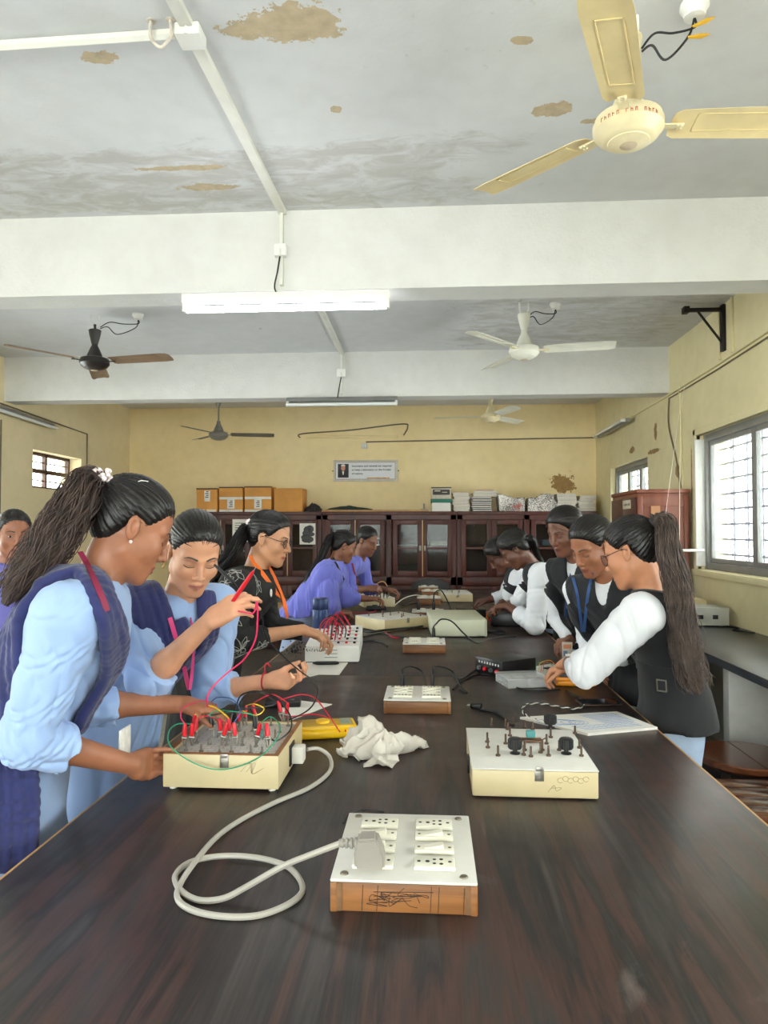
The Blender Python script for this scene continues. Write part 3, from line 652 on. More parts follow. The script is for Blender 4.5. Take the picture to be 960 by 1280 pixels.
def lump(name, label, cat, m, c, rx, ry, rz_, seed):
    b = B(); r = random.Random(seed); nu, nv = 28, 10; V = []
    ph = [r.uniform(0, 6.3) for _ in range(6)]
    for j in range(nv+1):
        th = PI/2*j/nv
        for k in range(nu):
            a = 2*PI*k/nu; q = 1+.12*math.sin(3*a+ph[0])+.1*math.sin(7*a+ph[1]+3*th)+.06*math.sin(11*a+ph[2]+6*th)
            zz = rz_*math.sin(th)*(1+.2*math.sin(2*a+ph[3])+.12*math.sin(5*a+ph[4])) if j < nv else rz_
            V.append((c[0]+rx*q*math.cos(th)*math.cos(a), c[1]+ry*q*math.cos(th)*math.sin(a), c[2]+zz))
    b.add(V, [(j*nu+k, j*nu+(k+1) % nu, (j+1)*nu+(k+1) % nu, (j+1)*nu+k) for j in range(nv) for k in range(nu)]+[tuple(range(nu-1, -1, -1))])
    return tag(obj(name, b, m), label, cat)
lump('cloth_bundle', 'dark patterned cloth bundle beside the plain cardboard box', 'cloth', mm('dark_cloth', (52, 46, 48), .8, var=.6, vs=40), (-1.42, 8.52, ZK), .11, .1, .09, 3)
lump('folded_cloth', 'flat dark green folded cloth on the middle cabinet', 'cloth', mm('dark_green_cloth', (36, 54, 48), .8), (-1.0, 8.54, ZK+.022), .26, .1, .045, 8)
# the paper stacks on the right cabinet
simple('storage_box', 'box with green lid on the cabinets', 'box', (.02, 8.45, ZK), (.24, 8.7, ZK+.13), m_pap)
o = simple('box_lid', 'green lid on the pale box', 'lid', (.005, 8.44, ZK+.105), (.255, 8.71, ZK+.15), mm('green_lid', (40, 112, 92), .5))
o.name = 'green_tray'; o['label'] = 'green tray between the two pale boxes on the cabinets'; o['category'] = 'tray'
b = B().box((.015, 8.46, ZK+.152), (.245, 8.7, ZK+.29), .006); b.mi(1); b.box((.03, 8.457, ZK+.2), (.23, 8.4605, ZK+.262)); b.mi(0); b.box((.05, 8.455, ZK+.24), (.12, 8.458, ZK+.255)); b.box((.14, 8.455, ZK+.225), (.2, 8.458, ZK+.235)); b.mi(1); b.box((.01, 8.455, ZK+.278), (.25, 8.462, ZK+.292))
tag(obj('printed_carton', b, [m_oldp, mm('dark_print', (64, 60, 60), .6)]), 'grey printed carton on top of the green tray', 'box')
for o in list(COL.objects):
    if o.name == 'storage_box' and o.get('label') == 'box with green lid on the cabinets': o['label'] = 'pale box under the green tray on the cabinets'
m_navyb = mm('navy_cover', (38, 40, 66), .6); m_redb = mm('red_cover', (170, 66, 54), .6)
def stack(nm, label, group, cat, x0, x1, z0, th, n, mats, seed, jit=.012):
    r = random.Random(seed); z = z0; proto = []
    for k in range(n):
        m = mats[k % len(mats)]; h = th*r.uniform(.8, 1.2); dx, dy = r.uniform(-jit, jit), r.uniform(-jit, jit)
        b = B().box((x0+dx, 8.46+dy, z+.0004), (x1+dx, 8.69+dy, z+h), .002); b.mi(1)
        b.box((x0+dx-.0006, 8.459+dy, z+h*.22), (x1+dx+.0006, 8.6895+dy, z+h*.8))
        z += h; tag(obj(nm, b, [m, m_paper_edge]), label, cat, group)
    return z
stack('exam_booklet', 'paper booklet in the tall stack right of the printed carton', 'booklets in the stack right of the printed carton', 'booklet', .27, .46, ZK, .0215, 11, [m_oldp, m_pap], 1)
z = stack('notebook', 'navy notebook in the dark pile below the red papers', 'navy notebooks in the dark pile', 'notebook', .49, .72, ZK, .024, 7, [m_navyb], 2)
z = stack('newspaper', 'newspaper on top of the navy notebook pile', 'newspapers on the navy notebooks', 'newspaper', .5, .78, z, .016, 4, [m_oldp, m_pap], 5, .02)
stack('red_folder', 'red folder on top of the newspapers over the navy pile', None, 'folder', .54, .74, z, .016, 1, [m_redb], 6)
def newsmat():
    m = bpy.data.materials.new('newsprint'); m.use_nodes = True; t = NT(m)
    v = t.mapping((14, 14, 26)); n1 = t.noise(6, 2, v); n2 = t.noise(3.2, 2)
    c = t.ramp(t.math('ADD', t.math('MULTIPLY', n1, .7), t.math('MULTIPLY', n2, .4)), [(.53, lin((226, 221, 214))), (.58, lin((110, 100, 98)))])
    t.link(t.mix(t.ramp(t.noise(4, 2), [(.6, (0, 0, 0)), (.63, (.7, .7, .7))]), c, lin((176, 84, 74))), t.b.inputs['Base Color']); t.b.inputs['Roughness'].default_value = .8; return m
m_news = newsmat()
def newsbundle(label, x0, x1, h, seed):
    r = random.Random(seed); b = B(); n = 15; V = []; P = []
    for i in range(n):
        u = i/(n-1); zt = h*(.9+.12*math.sin(u*5+seed)+r.uniform(-.04, .04))
        P.append((x0+(x1-x0)*u, zt))
    for yy, k in ((8.44, 1.), (8.46, 1.06), (8.6, 1.0), (8.69, .92)):
        for (x, zt) in P: V.append((x+r.uniform(-.006, .006), yy+r.uniform(-.008, .008), ZK+zt*k+r.uniform(-.006, .006)))
    F_ = [(j*n+i, j*n+i+1, (j+1)*n+i+1, (j+1)*n+i) for j in range(3) for i in range(n-1)]
    o = len(V); 
    for yy in (8.43, 8.7):
        for (x, zt) in P: V.append((x+.02*math.sin(3*x), yy, ZK+.001))
    F_ += [(o+i, o+i+1, i+1, i) for i in range(n-1)]+[(3*n+i, 3*n+i+1, o+n+i+1, o+n+i) for i in range(n-1)]
    F_ += [(0, n, 2*n, 3*n, o+n, o), (n-1, o+n-1, o+2*n-1, 4*n-1, 3*n-1, 2*n-1), tuple(o+i for i in range(n))+tuple(o+n+i for i in range(n-1, -1, -1))]
    b.add(V, F_, False); tag(obj('newspaper_parcel', b, m_news), label, 'parcel')
newsbundle('crumpled newspaper parcel right of the navy notebooks', .8, 1.11, .19, 1)
newsbundle('newspaper parcel in the middle of the right cabinet top', 1.15, 1.45, .2, 4)
stack('exam_booklet', 'paper booklet in the stack between the newspaper parcel and the last stack', 'booklets in the last stack but one', 'booklet', 1.49, 1.71, ZK, .0225, 10, [m_oldp, m_pap], 11)
stack('exam_booklet', 'white paper booklet in the stack nearest the right corner', 'booklets in the stack nearest the corner', 'booklet', 1.74, 1.93, ZK, .022, 9, [m_pap, m_oldp], 12, .016)
lump('crumpled_paper', 'crumpled patterned paper between parcel and booklets', 'paper', m_news, (1.47, 8.48, ZK), .04, .05, .12, 13)
# framed sign
t = thing('framed_sign', 'framed quotation sign with a portrait on the back wall', 'sign', (-.805, YB-.012, 2.16))
part('frame', B().box((-.4, -.012, -.133), (.4, .012, .133), .004), mm('sign_frame', (206, 202, 192), .5), t)
part('board', B().box((-.37, -.014, -.105), (.37, -.011, .105)), mm('sign_white', (226, 228, 232), .5, var=.03), t)
b = B()
for q in ((-.372, .372, -.107, -.103), (-.372, .372, .103, .107), (-.372, -.368, -.107, .107), (.368, .372, -.107, .107)): b.box((q[0], -.0155, q[2]), (q[1], -.0135, q[3]))
part('border_line', b, mm('red_line', (150, 90, 80), .6), t)
b = B().box((-.345, -.017, -.085), (-.21, -.0135, .085)); b.mi(1); b.sph((-.278, -.017, .035), (.026, .004, .036), 16, 10); b.mi(2); b.sph((-.278, -.0165, .062), (.027, .0035, .02), 16, 8)
b.mi(3); b.prism([(-.34, -.085), (-.215, -.085), (-.222, -.03), (-.262, -.005), (-.294, -.005), (-.334, -.03)], .003, (0, -.0172, 0), (1, 0, 0), (0, 0, 1)); b.mi(2); b.prism([(-.284, -.05), (-.272, -.05), (-.266, -.006), (-.29, -.006)], .0034, (0, -.0172, 0), (1, 0, 0), (0, 0, 1))
part('portrait', b, [m_blk, mm('portrait_skin', (206, 140, 116), .6), m_pap, mm('suit_dark', (34, 28, 30), .6)], t)
b = B()
for k, s in enumerate(('Innovation and renewal are required', 'to keep a laboratory on the frontier', 'of science.')):
    b.text(s, .0335, Matrix(((1, 0, 0, -.17), (0, 0, -1, -.0145), (0, 1, 0, .048-k*.047), (0, 0, 0, 1))), .001, 'LEFT')
part('lettering', b, mm('sign_ink', (30, 32, 40), .6, var=0), t)
b = B().box((.02, -.0155, -.1), (.3, -.0138, -.085)); part('stain_strip', b, mm('sign_stain', (206, 160, 96), .6, var=.4, vs=30), t)
for s in (-1, 1): part('screw', B().sph((s*.41, -.005, 0), .008, 8, 6), m_blk, t)
# black chair at the far end, wooden desk behind the students on the left
t = thing('plastic_chair', 'black chair at the far end of the table', 'chair', (.0, 8.1, 0)); 
b = B(); n = 13; V = []
for j in range(6):
    for i in range(n):
        u = i/(n-1)*2-1; zz = .5+.36*j/5*(1-.18*u*u) ; V.append((.22*u, .12+.05*(j/5)-.07*(1-u*u)*-1*.5, zz))
o = len(V); V += [(x, y+.02, z) for x, y, z in V]
Fs = [(j*n+i, j*n+i+1, (j+1)*n+i+1, (j+1)*n+i) for j in range(5) for i in range(n-1)]; Fs += [tuple(o+q for q in f[::-1]) for f in Fs]
ring = [i for i in range(n)]+[j*n+n-1 for j in range(1, 6)]+[5*n+i for i in range(n-2, -1, -1)]+[j*n for j in range(4, 0, -1)]
Fs += [(ring[k], ring[(k+1) % len(ring)], o+ring[(k+1) % len(ring)], o+ring[k]) for k in range(len(ring))]
part('backrest', b.add(V, Fs), m_blk, t); part('seat', B().box((-.22, -.25, .43), (.22, .16, .46), .015), m_blk, t)
for sx in (-1, 1):
    for sy in (-.22, .15): part('leg', B().cyl((sx*.18, sy, .44), (sx*.21, sy*1.1, 0), .014, n=8), m_steel, t)
t = thing('wooden_desk', 'wooden desk behind the woman in black on the left', 'desk', (-1.55, 6.2, 0)); 
part('desktop', B().box((-.45, -.3, .72), (.45, .3, .75), .004), m_edge, t)
for sx in (-1, 1):
    for sy in (-1, 1): part('leg', B().box((sx*.4-.03, sy*.26-.03, 0), (sx*.4+.03, sy*.26+.03, .72), .003), m_mid, t)
t = thing('side_bench', 'grey topped bench behind the students in purple', 'bench', (-1.75, 7.6, 0)); part('top', B().box((-.8, -.22, .66), (.8, .22, .7), .004), m_stone, t)
for sx in (-1, 1): part('leg', B().box((sx*.7-.03, -.18, 0), (sx*.7+.03, .18, .66), .003), m_dark, t)

# ------------------------------------------------------------ extension boards
def ext_board(label, x0, x1, y0, y1, h, det, rz=0.):
    w, d = (x1-x0)/2, (y1-y0)/2; t = thing('extension_board', label, 'extension board', ((x0+x1)/2, (y0+y1)/2, T), rz); wall = .012
    b = B().box((-w+.004, -d+.004, .001), (w-.004, d-.004, h-.007), .002)
    for s in (-1, 1): b.box((s*(w-.006)-.006, -d+.002, 0), (s*(w-.006)+.006, d-.002, h-.006), .002)
    part('wooden_base', b, m_box, t)
    b = B(); b.box((-w, -d, h-.0055), (w, d, h), .0025); top = part('top_panel', b, m_kitw, t)
    if det:
        for sx, sy in ((-1, 1), (1, 1), (-1, -1), (1, -1)): part('corner_screw', B().lathe((sx*(w-.022), sy*(d-.02), h), [(.001, .003), (.006, .0025), (.0075, .0004), (.0075, -.001)], 16), mm('old_brass', (120, 112, 98), .4, .7), t)
        if det == 2:
            b = B()
            for k in range(9):
                x = rnd.uniform(-.05, .05); z = rnd.uniform(.012, .04); b.tube(smooth([(x+rnd.uniform(-.03, .03), -d+.0034, z+rnd.uniform(-.012, .008)) for _ in range(5)], 5), .0005, 4)
            for x in (-.07, -.045, .045, .058, .1): b.tube([(x, -d+.0034, .003), (x+.002, -d+.0034, h-.01)], .0005, 4)
            for (x0_, x1_, z_) in ((-.05, .05, .035), (-.05, .03, .028)): b.tube([(x0_, -d+.0034, z_), (x1_, -d+.0034, z_+.002)], .0006, 4)
            part('pencil_scribble', b, m_ink, t)
            b = B(); b.mi(0)
            for sx in (-1, 1): b.box((sx*(w-.012)-.008, -d+.0025, .002), (sx*(w-.012)+.008, -d+.0036, h-.008))
            part('corner_block', b, mm('worn_wood', (120, 84, 52), .6, var=.3, vs=30), t)
    sc_ = w/.1235
    for cx in (-.055, .052):
        for cy, kind in ((.082, 's'), (.028, 'w'), (-.028, 'w'), (-.085, 's')):
            cx_, cy_ = cx*sc_, cy*d/.1425; pw, ph = .036*sc_, (.021 if kind == 's' else .0155)*d/.1425
            b = B().box((cx_-pw, cy_-ph, h), (cx_+pw, cy_+ph, h+.008), .003)
            if kind == 's':
                p = part('socket', b, m_ivory, t); b = B()
                for (ux, uy, r) in ((-.027, 0, .0032), (.027, 0, .0032), (-.012, 0, .004), (.0, .0075, .003), (.0, -.0075, .003), (.012, .0085, .0034), (.012, -.0085, .0034)):
                    b.cyl((cx_+ux*sc_, cy_+uy*d/.1425, h+.0075), (cx_+ux*sc_, cy_+uy*d/.1425, h+.0084), r, n=12)
                part('socket_hole', b, m_blk, p)
            else:
                p = part('switch', b, m_ivory, t)
                b = B(); V = [(-.017, -.0075, .0), (.017, -.0075, 0), (.017, .0075, 0), (-.017, .0075, 0), (-.017, -.0075, .0012), (.015, -.0075, .0075), (.015, .0075, .0075), (-.017, .0075, .0012)]
                V = [(cx_+x*sc_, cy_+y*d/.1425, h+.0078+z) for x, y, z in V]; b.add(V, [(3, 2, 1, 0), (4, 5, 6, 7), (0, 1, 5, 4), (1, 2, 6, 5), (2, 3, 7, 6), (3, 0, 4, 7)], False)
                part('rocker', b, m_ivory, p); b = B()
                for s in (-1, 1): b.cyl((cx_+s*.028*sc_, cy_, h+.0076), (cx_+s*.028*sc_, cy_, h+.0084), .003, n=10)
                part('plate_screw', b, mm('old_brass', (120, 112, 98)), p)
    return t
ext_board('large white extension board with the grey plug in the foreground', -.17, .0775, 1.203, 1.487, .056, 2)
ext_board('white extension board with two black adapter plugs at mid table', -.166, .071, 2.51, 2.74, .05, 1)
ext_board('white extension board in front of the pale green power supply', -.148, .078, 3.76, 3.98, .05, 1)
ext_board('white extension board behind the cream angled kit', -.14, .10, 5.3, 5.52, .045, 0)
ext_board('brown sided extension board beside the far cream kit', -.12, .09, 6.25, 6.48, .06, 0)
ext_board('small far extension board near the black chair', -.09, .12, 7.1, 7.3, .05, 0)
ext_board('farthest extension board just before the black chair', -.13, .08, 7.62, 7.8, .05, 0)
def wire(label, pts, r, m, cat='cable', n=8, name='cable'):
    return tag(obj(name, B().tube(smooth(pts, n), r, 8), m), label, cat)
# grey mains plug and its cable to the trainer
m_gflex = mm('grey_flex', (166, 161, 152), .45, var=.05); m_plug = mm('grey_plug', (146, 140, 132), .45, var=.06)
pz = T+.064; pc = AZ(463, 1081, pz)
t = thing('mains_plug', 'grey three pin plug in the foreground extension board', 'plug', pc)
prof = [(-.026, 0), (.026, 0), (.026, .022), (.012, .052), (-.022, .05), (-.027, .03)]
bmx = bmesh.new(); vv = [[bmx.verts.new((x*(1 if s < 0 else .94), s*.02, z)) for x, z in prof] for s in (-1, 1)]
bmx.faces.new(vv[0]); bmx.faces.new(vv[1][::-1])
for i in range(6): bmx.faces.new((vv[0][i], vv[1][i], vv[1][(i+1) % 6], vv[0][(i+1) % 6]))
bmesh.ops.recalc_face_normals(bmx, faces=bmx.faces[:]); bmesh.ops.bevel(bmx, geom=bmx.edges[:], offset=.004, segments=3, affect='EDGES')
b = B().bm(bmx); part('body', b, m_plug, t)
b = B(); x = -.026
for k in range(4): b.lathe((x-.0085*k, 0, .036), [(.0085-.0006*k, 0), (.0098-.0006*k, -.002), (.0098-.0006*k, -.005), (.0075, -.007)], 16)
for k in range(4): pass
b = B()
for k in range(4): b.lathe((-.022-.008*k, 0, .036), [(.0062, .0), (.0098-.0007*k, .001), (.0098-.0007*k, .0048), (.0062, .006), (.0062, .009)], 16, (-1, 0, 0))
part('strain_relief', b, m_plug, t)
px = [(425, 1057, .859), (392, 1067, .84), (353, 1083, .812), (309, 1108, .784), (279, 1123, .769), (248, 1125, .766), (226, 1113, .766), (219, 1095, .766), (235, 1079, .768), (266, 1071, .77), (301, 1070, .77), (336, 1075, .768), (362, 1085, .766), (377, 1104, .766), (375, 1119, .766), (353, 1134, .766), (318, 1145, .766), (274, 1145, .766), (239, 1137, .766), (222, 1123, .766), (226, 1104, .768), (244, 1077, .777), (270, 1047, .77), (301, 1025, .766), (344, 1003, .766), (388, 984, .766), (412, 964, .768), (412, 946, .78), (398, 936, .80), (384, 937, .806)]
P = [AZ(*q) for q in px]; P[0] = pc+(-.05, 0, .036)
wire('grey mains cable looped on the table in the foreground', P, .0055, m_gflex, n=10)
# ------------------------------------------------------------ trainer kits
def screw_post(h, r=.0028): return [(.006, 0), (.006, .004), (r, .005), (r, h), (r*.4, h+.001)]
def latch(t, x, y, z, sx=1):
    b = B().box((x-.011, y-.003, z-.03), (x+.011, y, z), .001); b.box((x-.009, y-.0045, z-.006), (x+.009, y-.001, z+.004), .001); b.cyl((x, y-.004, z-.02), (x, y, z-.02), .003, n=8)
    part('latch', b, m_steel, t)
x0, x1, y0, y1 = -.663, -.373, 1.737, 2.06
t = thing('trainer_kit', 'cream wooden trainer kit covered with clips under the left student\'s hands', 'lab kit', ((x0+x1)/2, (y0+y1)/2, T)); w, d = (x1-x0)/2, (y1-y0)/2; H = .09
b = B(); b.box((-w, -d, .008), (w, -d+.014, H), .002); b.box((-w, d-.014, .008), (w, d, H), .002); b.box((-w, -d+.012, .008), (-w+.012, d-.012, H), .002); b.box((w-.012, -d+.012, .008), (w, d-.012, H), .002); b.box((-w+.01, -d+.01, .008), (w-.01, d-.01, .02))
part('case', b, m_kit, t); b = B()
for q in ((-w, w, -d, -d+.013), (-w, w, d-.013, d), (-w, -w+.013, -d+.013, d-.013), (w-.013, w, -d+.013, d-.013)): b.box((q[0]+.0005, q[2]+.0005, H-.001), (q[1]-.0005, q[3]-.0005, H+.0015))
part('bare_wood_rim', b, m_box, t)
def panelmat():
    m = bpy.data.materials.new('printed_grey_panel'); m.use_nodes = True; tt = NT(m)
    br = tt.new('ShaderNodeTexBrick'); br.inputs['Scale'].default_value = 16; br.inputs['Mortar Size'].default_value = .012; br.inputs['Color1'].default_value = (*lin((190, 186, 178)), 1); br.inputs['Color2'].default_value = (*lin((196, 192, 186)), 1); br.inputs['Mortar'].default_value = (*lin((130, 126, 122)), 1)
    tt.link(tt.tc.outputs['Object'], br.inputs['Vector']); tt.link(br.outputs['Color'], tt.b.inputs['Base Color']); tt.b.inputs['Roughness'].default_value = .35; return m
part('panel', B().box((-w+.013, -d+.013, H-.012), (w-.013, d-.013, H-.006), .001), panelmat(), t)
r = random.Random(5); posts = []
for i in range(6):
    for j in range(5):
        x, y = -w+.04+i*(2*w-.08)/5+r.uniform(-.01, .01), -d+.04+j*(2*d-.08)/4+r.uniform(-.012, .012); posts.append((x, y))
        part('terminal_post', B().lathe((x, y, H-.006), screw_post(r.choice((.018, .022, .026))), 10), m_steel, t)
latch(t, .01, -d, H-.001)
for sx in (-1, 1):
    for sy in (-1, 1): part('foot', B().cyl((sx*(w-.02), sy*(d-.02), 0), (sx*(w-.02), sy*(d-.02), .009), .009, n=12), m_ivory, t)
b = B().box((w-.001, -.03, .02), (w+.004, .03, .075), .002); part('inlet_socket', b, m_blk, t)
b = B().cyl((.05, .02, H-.006), (.05, .02, H+.012), .012, n=18); part('transistor', b, mm('teal_part', (60, 130, 140), .4), t)
b = B()
for k in range(4): b.tube(smooth([(w*.35+.03*k/4, -d-.0006, .05+.02*((k*3) % 2)), (w*.5+.02*k/4, -d-.0006, .07), (w*.55, -d-.0006, .045), (w*.75, -d-.0006, .06)], 5), .0004, 4)
part('pencil_scribble', b, m_pencil, t)
cp0 = np.array(((x0+x1)/2+w, (y0+y1)/2, T))
b = B().box(cp0+(.004, -.022, .025), cp0+(.036, .02, .068), .004); tag(obj('mains_connector', b, m_kitw), 'white mains connector plugged into the side of the wired trainer kit', 'plug')
m_redw = mm('red_wire', (196, 26, 52), .45, var=0); m_pinkw = mm('pink_red_wire', (214, 40, 92), .45, var=0); m_grnw = mm('green_wire', (32, 150, 112), .45, var=0); m_yw = mm('yellow_wire', (226, 186, 30), .45, var=0); m_blw = mm('blue_wire', (36, 86, 150), .45, var=0)
m_boot = {'red': mm('red_boot', (206, 24, 40), .4, var=0), 'black': m_blk}
def clip(t, p, boot, tilt, ground):
    p = np.array(p, float); g = np.array(ground, float); d = (p-g); L = np.linalg.norm(d); d /= L; x, y, _ = fr(d, (0, 1, 0))
    b = B()
    for s in (-1, 1): b.tube([g+y*s*.0015, g+d*L*.5+y*s*.006, p-d*.012+y*s*.003], [.0016, .0028, .0026], 6)
    b.cyl(g+d*L*.5-y*.007, g+d*L*.5+y*.007, .0035, n=10); part_w('clip', b, m_steel, t)
    b = B().tube([p-d*.018, p-d*.012, p+d*.008, p+d*.014], [.0055, .0062, .0052, .0032], 10); part_w('boot', b, m_boot[boot], t)
    return p+d*.013
def part_w(name, b, m, t):            # geometry given in room coordinates
    o = obj(name, b, m); o.parent = t; o.matrix_parent_inverse = t.matrix_world.inverted(); return o
def lead(label, a, ca, bb, cb, mid, m, r=.0016, name='crocodile_lead', cat='test lead'):
    g0 = np.array(a, float); t = thing(name, label, cat, (g0[0], g0[1], T+H))
    rr = random.Random(str(label)); ends = []
    for q, c in ((a, ca), (bb, cb)):
        if q is None: ends.append(None); continue
        q = np.array(q, float); g = np.array((q[0]+rr.uniform(-.012, .012), q[1]+rr.uniform(-.012, .012), T+H-.005+.012))
        ends.append(clip(t, q, c, 0, g) if c else q)
    P = [ends[0]]+[np.array(v, float) for v in mid]+[ends[1]]
    part_w('wire', B().tube(smooth([p for p in P if p is not None], 8), r, 6), m, t); return t
zc = .902
A = lambda px, py, z=zc: AZ(px, py, z)
f = 1.715
lead('green wire lead looping down across the front of the wired kit', A(240, 911), 'red', A(324, 910), 'red', [A(222, 905, .905), J(211, 915, f+.04), J(214, 934, f), J(245, 955, f), J(279, 962, f-.006), J(318, 950, f), J(343, 928, f+.02), A(350, 908, .90), A(338, 896, .91)], m_grnw)
lead('yellow wire lead arching over the middle of the wired kit', A(286, 904), 'red', A(243, 900), 'red', [A(281, 893, .93), A(268, 884, .935), A(254, 883, .93)], m_yw, .0022)
lead('black wire lead arching high over the back right of the kit', A(295, 884), 'black', A(334, 911), 'red', [A(303, 868, .955), A(322, 864, .96), A(345, 872, .95), A(362, 893, .92), A(363, 912, .895), A(346, 926, .87), A(337, 920, .88)], m_blackw, .002)
lead('black wire lead along the back of the kit beside the black case', A(301, 882), 'black', A(264, 900), 'black', [A(312, 866, .95), A(330, 868, .95), A(344, 880, .93), A(310, 886, .93)], m_blackw, .002)
lead('red wire lead running right from the kit onto the table', A(349, 882, .9), 'red', AZ(425, 915, .80), None, [A(360, 872, .93), A(378, 868, .92), AZ(394, 873, .88), AZ(410, 893, .84)], m_redw, .002)
lead('green wire lead lying along the top of the clips', A(275, 904), 'red', A(318, 901), 'black', [A(262, 894, .925), A(275, 888, .93), A(310, 892, .93)], m_grnw)
lead('pink wire lead curling over the left edge of the kit', A(231, 911), 'red', A(270, 886), 'red', [A(226, 896, .93), A(230, 884, .94), A(252, 876, .94), A(264, 878, .93)], m_pinkw)
lead('red and blue lead at the back of the wired kit', A(317, 885), 'red', A(359, 884), 'red', [A(325, 874, .94), A(340, 868, .95), A(353, 874, .93)], m_redw)
lead('blue wire lead behind the clips of the wired kit', A(293, 910), 'red', A(263, 884), 'black', [A(300, 888, .94), A(290, 874, .95), A(272, 872, .94)], m_blw)
lead('yellow wire lead running along the clips to the right', A(307, 888), 'red', A(299, 893), 'red', [A(318, 880, .94), A(330, 886, .93), A(320, 894, .92)], m_yw)
lead('red wire lead low at the left front of the kit', A(282, 910), 'red', A(245, 905), 'red', [A(270, 898, .92), A(256, 895, .92)], m_redw)
lead('black wire lead between the middle clips', A(293, 897), 'black', A(318, 901), 'black', [A(300, 886, .93), A(312, 886, .93)], m_blackw)
# second cream kit
x0, x1, y0, y1 = .101, .4, 1.735, 2.085; KH = .072
t = thing('trainer_kit', 'cream box kit with three black knobs beside the notebook', 'lab kit', ((x0+x1)/2, (y0+y1)/2, T), -.01); w, d = (x1-x0)/2, (y1-y0)/2
part('case', B().box((-w, -d, .004), (w, d, KH-.004), .004), m_kit, t)
part('panel', B().box((-w-.001, -d-.001, KH-.004), (w+.001, d+.001, KH), .0015), m_kitw, t)
def kp(px, py): q = AZ(px, py, T+KH); return (q[0]-(x0+x1)/2, q[1]-(y0+y1)/2)
for px_, py_ in ((644, 942), (708, 942), (687, 910)):
    x, y = kp(px_, py_); b = B().lathe((x, y, KH), [(.013, 0), (.013, .003), (.006, .004), (.006, .012), (.016, .013), (.0175, .016), (.0165, .038), (.014, .04), (.001, .04)], 28)
    k = part('knob', b, m_blk, t); b = B()
    for q in range(18):
        a = 2*PI*q/18; b.box((x+.0172*math.cos(a)-.001, y+.0172*math.sin(a)-.001, KH+.016), (x+.0172*math.cos(a)+.001, y+.0172*math.sin(a)+.001, KH+.036))
    part('knob_grip', b, m_blk, k)
for px_, py_ in ((614, 907), (610, 935), (609, 928), (623, 945), (632, 930), (634, 912), (637, 920), (655, 944), (664, 946), (678, 938), (683, 930), (686, 945), (699, 938), (718, 917), (724, 935), (727, 945), (656, 938), (676, 941), (688, 922), (655, 910), (665, 912), (631, 908), (641, 905)):
    x, y = kp(px_, py_); part('binding_post', B().lathe((x, y, KH), screw_post(.026 if y < .1 else .022), 10), m_rustpost, t)
latch(t, .015-.005, -d, KH+.002)
x, y = kp(663, 927); b = B().box((x-.012, y-.01, KH+.012), (x+.012, y+.01, KH+.03), .003); part('potentiometer', b, mm('teal_component', (70, 140, 140), .45), t)
b = B(); b.box((x-.035, y-.014, KH+.004), (x+.03, y+.012, KH+.008), .001); part('component_board', b, m_box, t)
b = B().tube(smooth([(x-.03, y, KH+.01), (x-.045, y-.01, KH+.014), (x-.04, y-.02, KH+.01), (x-.02, y-.015, KH+.01), (x+.02, y-.02, KH+.01), (x+.04, y-.005, KH+.012)], 6), .0015, 6); part('component_wire', b, m_blackw, t)
b = B(); sx0 = .04
for k, pts in enumerate(((0, .04, .012, .03, .006, .02, .012, .028), )): pass
b.tube(smooth([(.03, -d-.0005, .018), (.045, -d-.0005, .035), (.05, -d-.0005, .022), (.062, -d-.0005, .03), (.04, -d-.0005, .028)], 6), .0005, 4)
for k in range(6): b.tube(smooth([(.06+k*.012+.007*math.cos(a), -d-.0005, .047+.006*math.sin(a)+.004*(k % 2)) for a in np.linspace(0, 5.5, 7)], 4), .0005, 4)
part('pencil_scribble', b, m_pencil, t)
part('inlet_socket', B().box((-w-.006, -.05, .015), (-w+.001, -.01, .055), .003), m_blk, t)
for sx in (-1, 1):
    for sy in (-1, 1): part('foot', B().cyl((sx*(w-.02), sy*(d-.02), 0), (sx*(w-.02), sy*(d-.02), .005), .008, n=10), m_blk, t)
# multimeters
def meter(label, c, rz, L, W, h, m, cat='multimeter', lcd=True):
    t = thing('multimeter', label, cat, c, rz); b = B()
    b.box((-L/2, -W/2, .002), (L/2, W/2, h*.62), .008, seg=3); b.box((-L/2+.006, -W/2+.006, h*.5), (L/2-.006, W/2-.006, h*.86), .006); part('holster', b, m, t)
    part('face', B().box((-L/2+.016, -W/2+.014, h*.84), (L/2-.016, W/2-.014, h*.9), .002), mm('meter_face', (52, 52, 54), .4) if m is not m_yell else mm('meter_face_dull', (190, 150, 24), .5), t)
    part('display', B().box((L/2-.055, -W/2+.02, h*.9), (L/2-.022, W/2-.02, h*.93), .001), mm('lcd_grey', (140, 150, 130), .3), t)
    part('dial', B().lathe((-.01, 0, h*.88), [(.022, 0), (.022, .006), (.02, .009), (.001, .009)], 24), m_blk if m is not m_yell else m, t)
    return t
m_yell = mm('yellow_holster', (236, 186, 12), .4, var=.05); m_oran = mm('orange_holster', (238, 150, 20), .4, var=.05)
c = AZ(406, 921, T); meter('yellow multimeter beside the wired trainer kit', (c[0], c[1]+.02, T), .25, .2, .11, .045, m_yell)
c = AZ(720, 858, T); meter('orange multimeter in front of the student with glasses on the right', (c[0], c[1]+.03, T), -.06, .165, .085, .042, m_oran)
c = AZ(470, 763, T); meter('black multimeter in front of the far left students\' kit', (c[0], c[1]+.02, T), .1, .17, .08, .04, mm('black_holster', (26, 26, 28), .5))
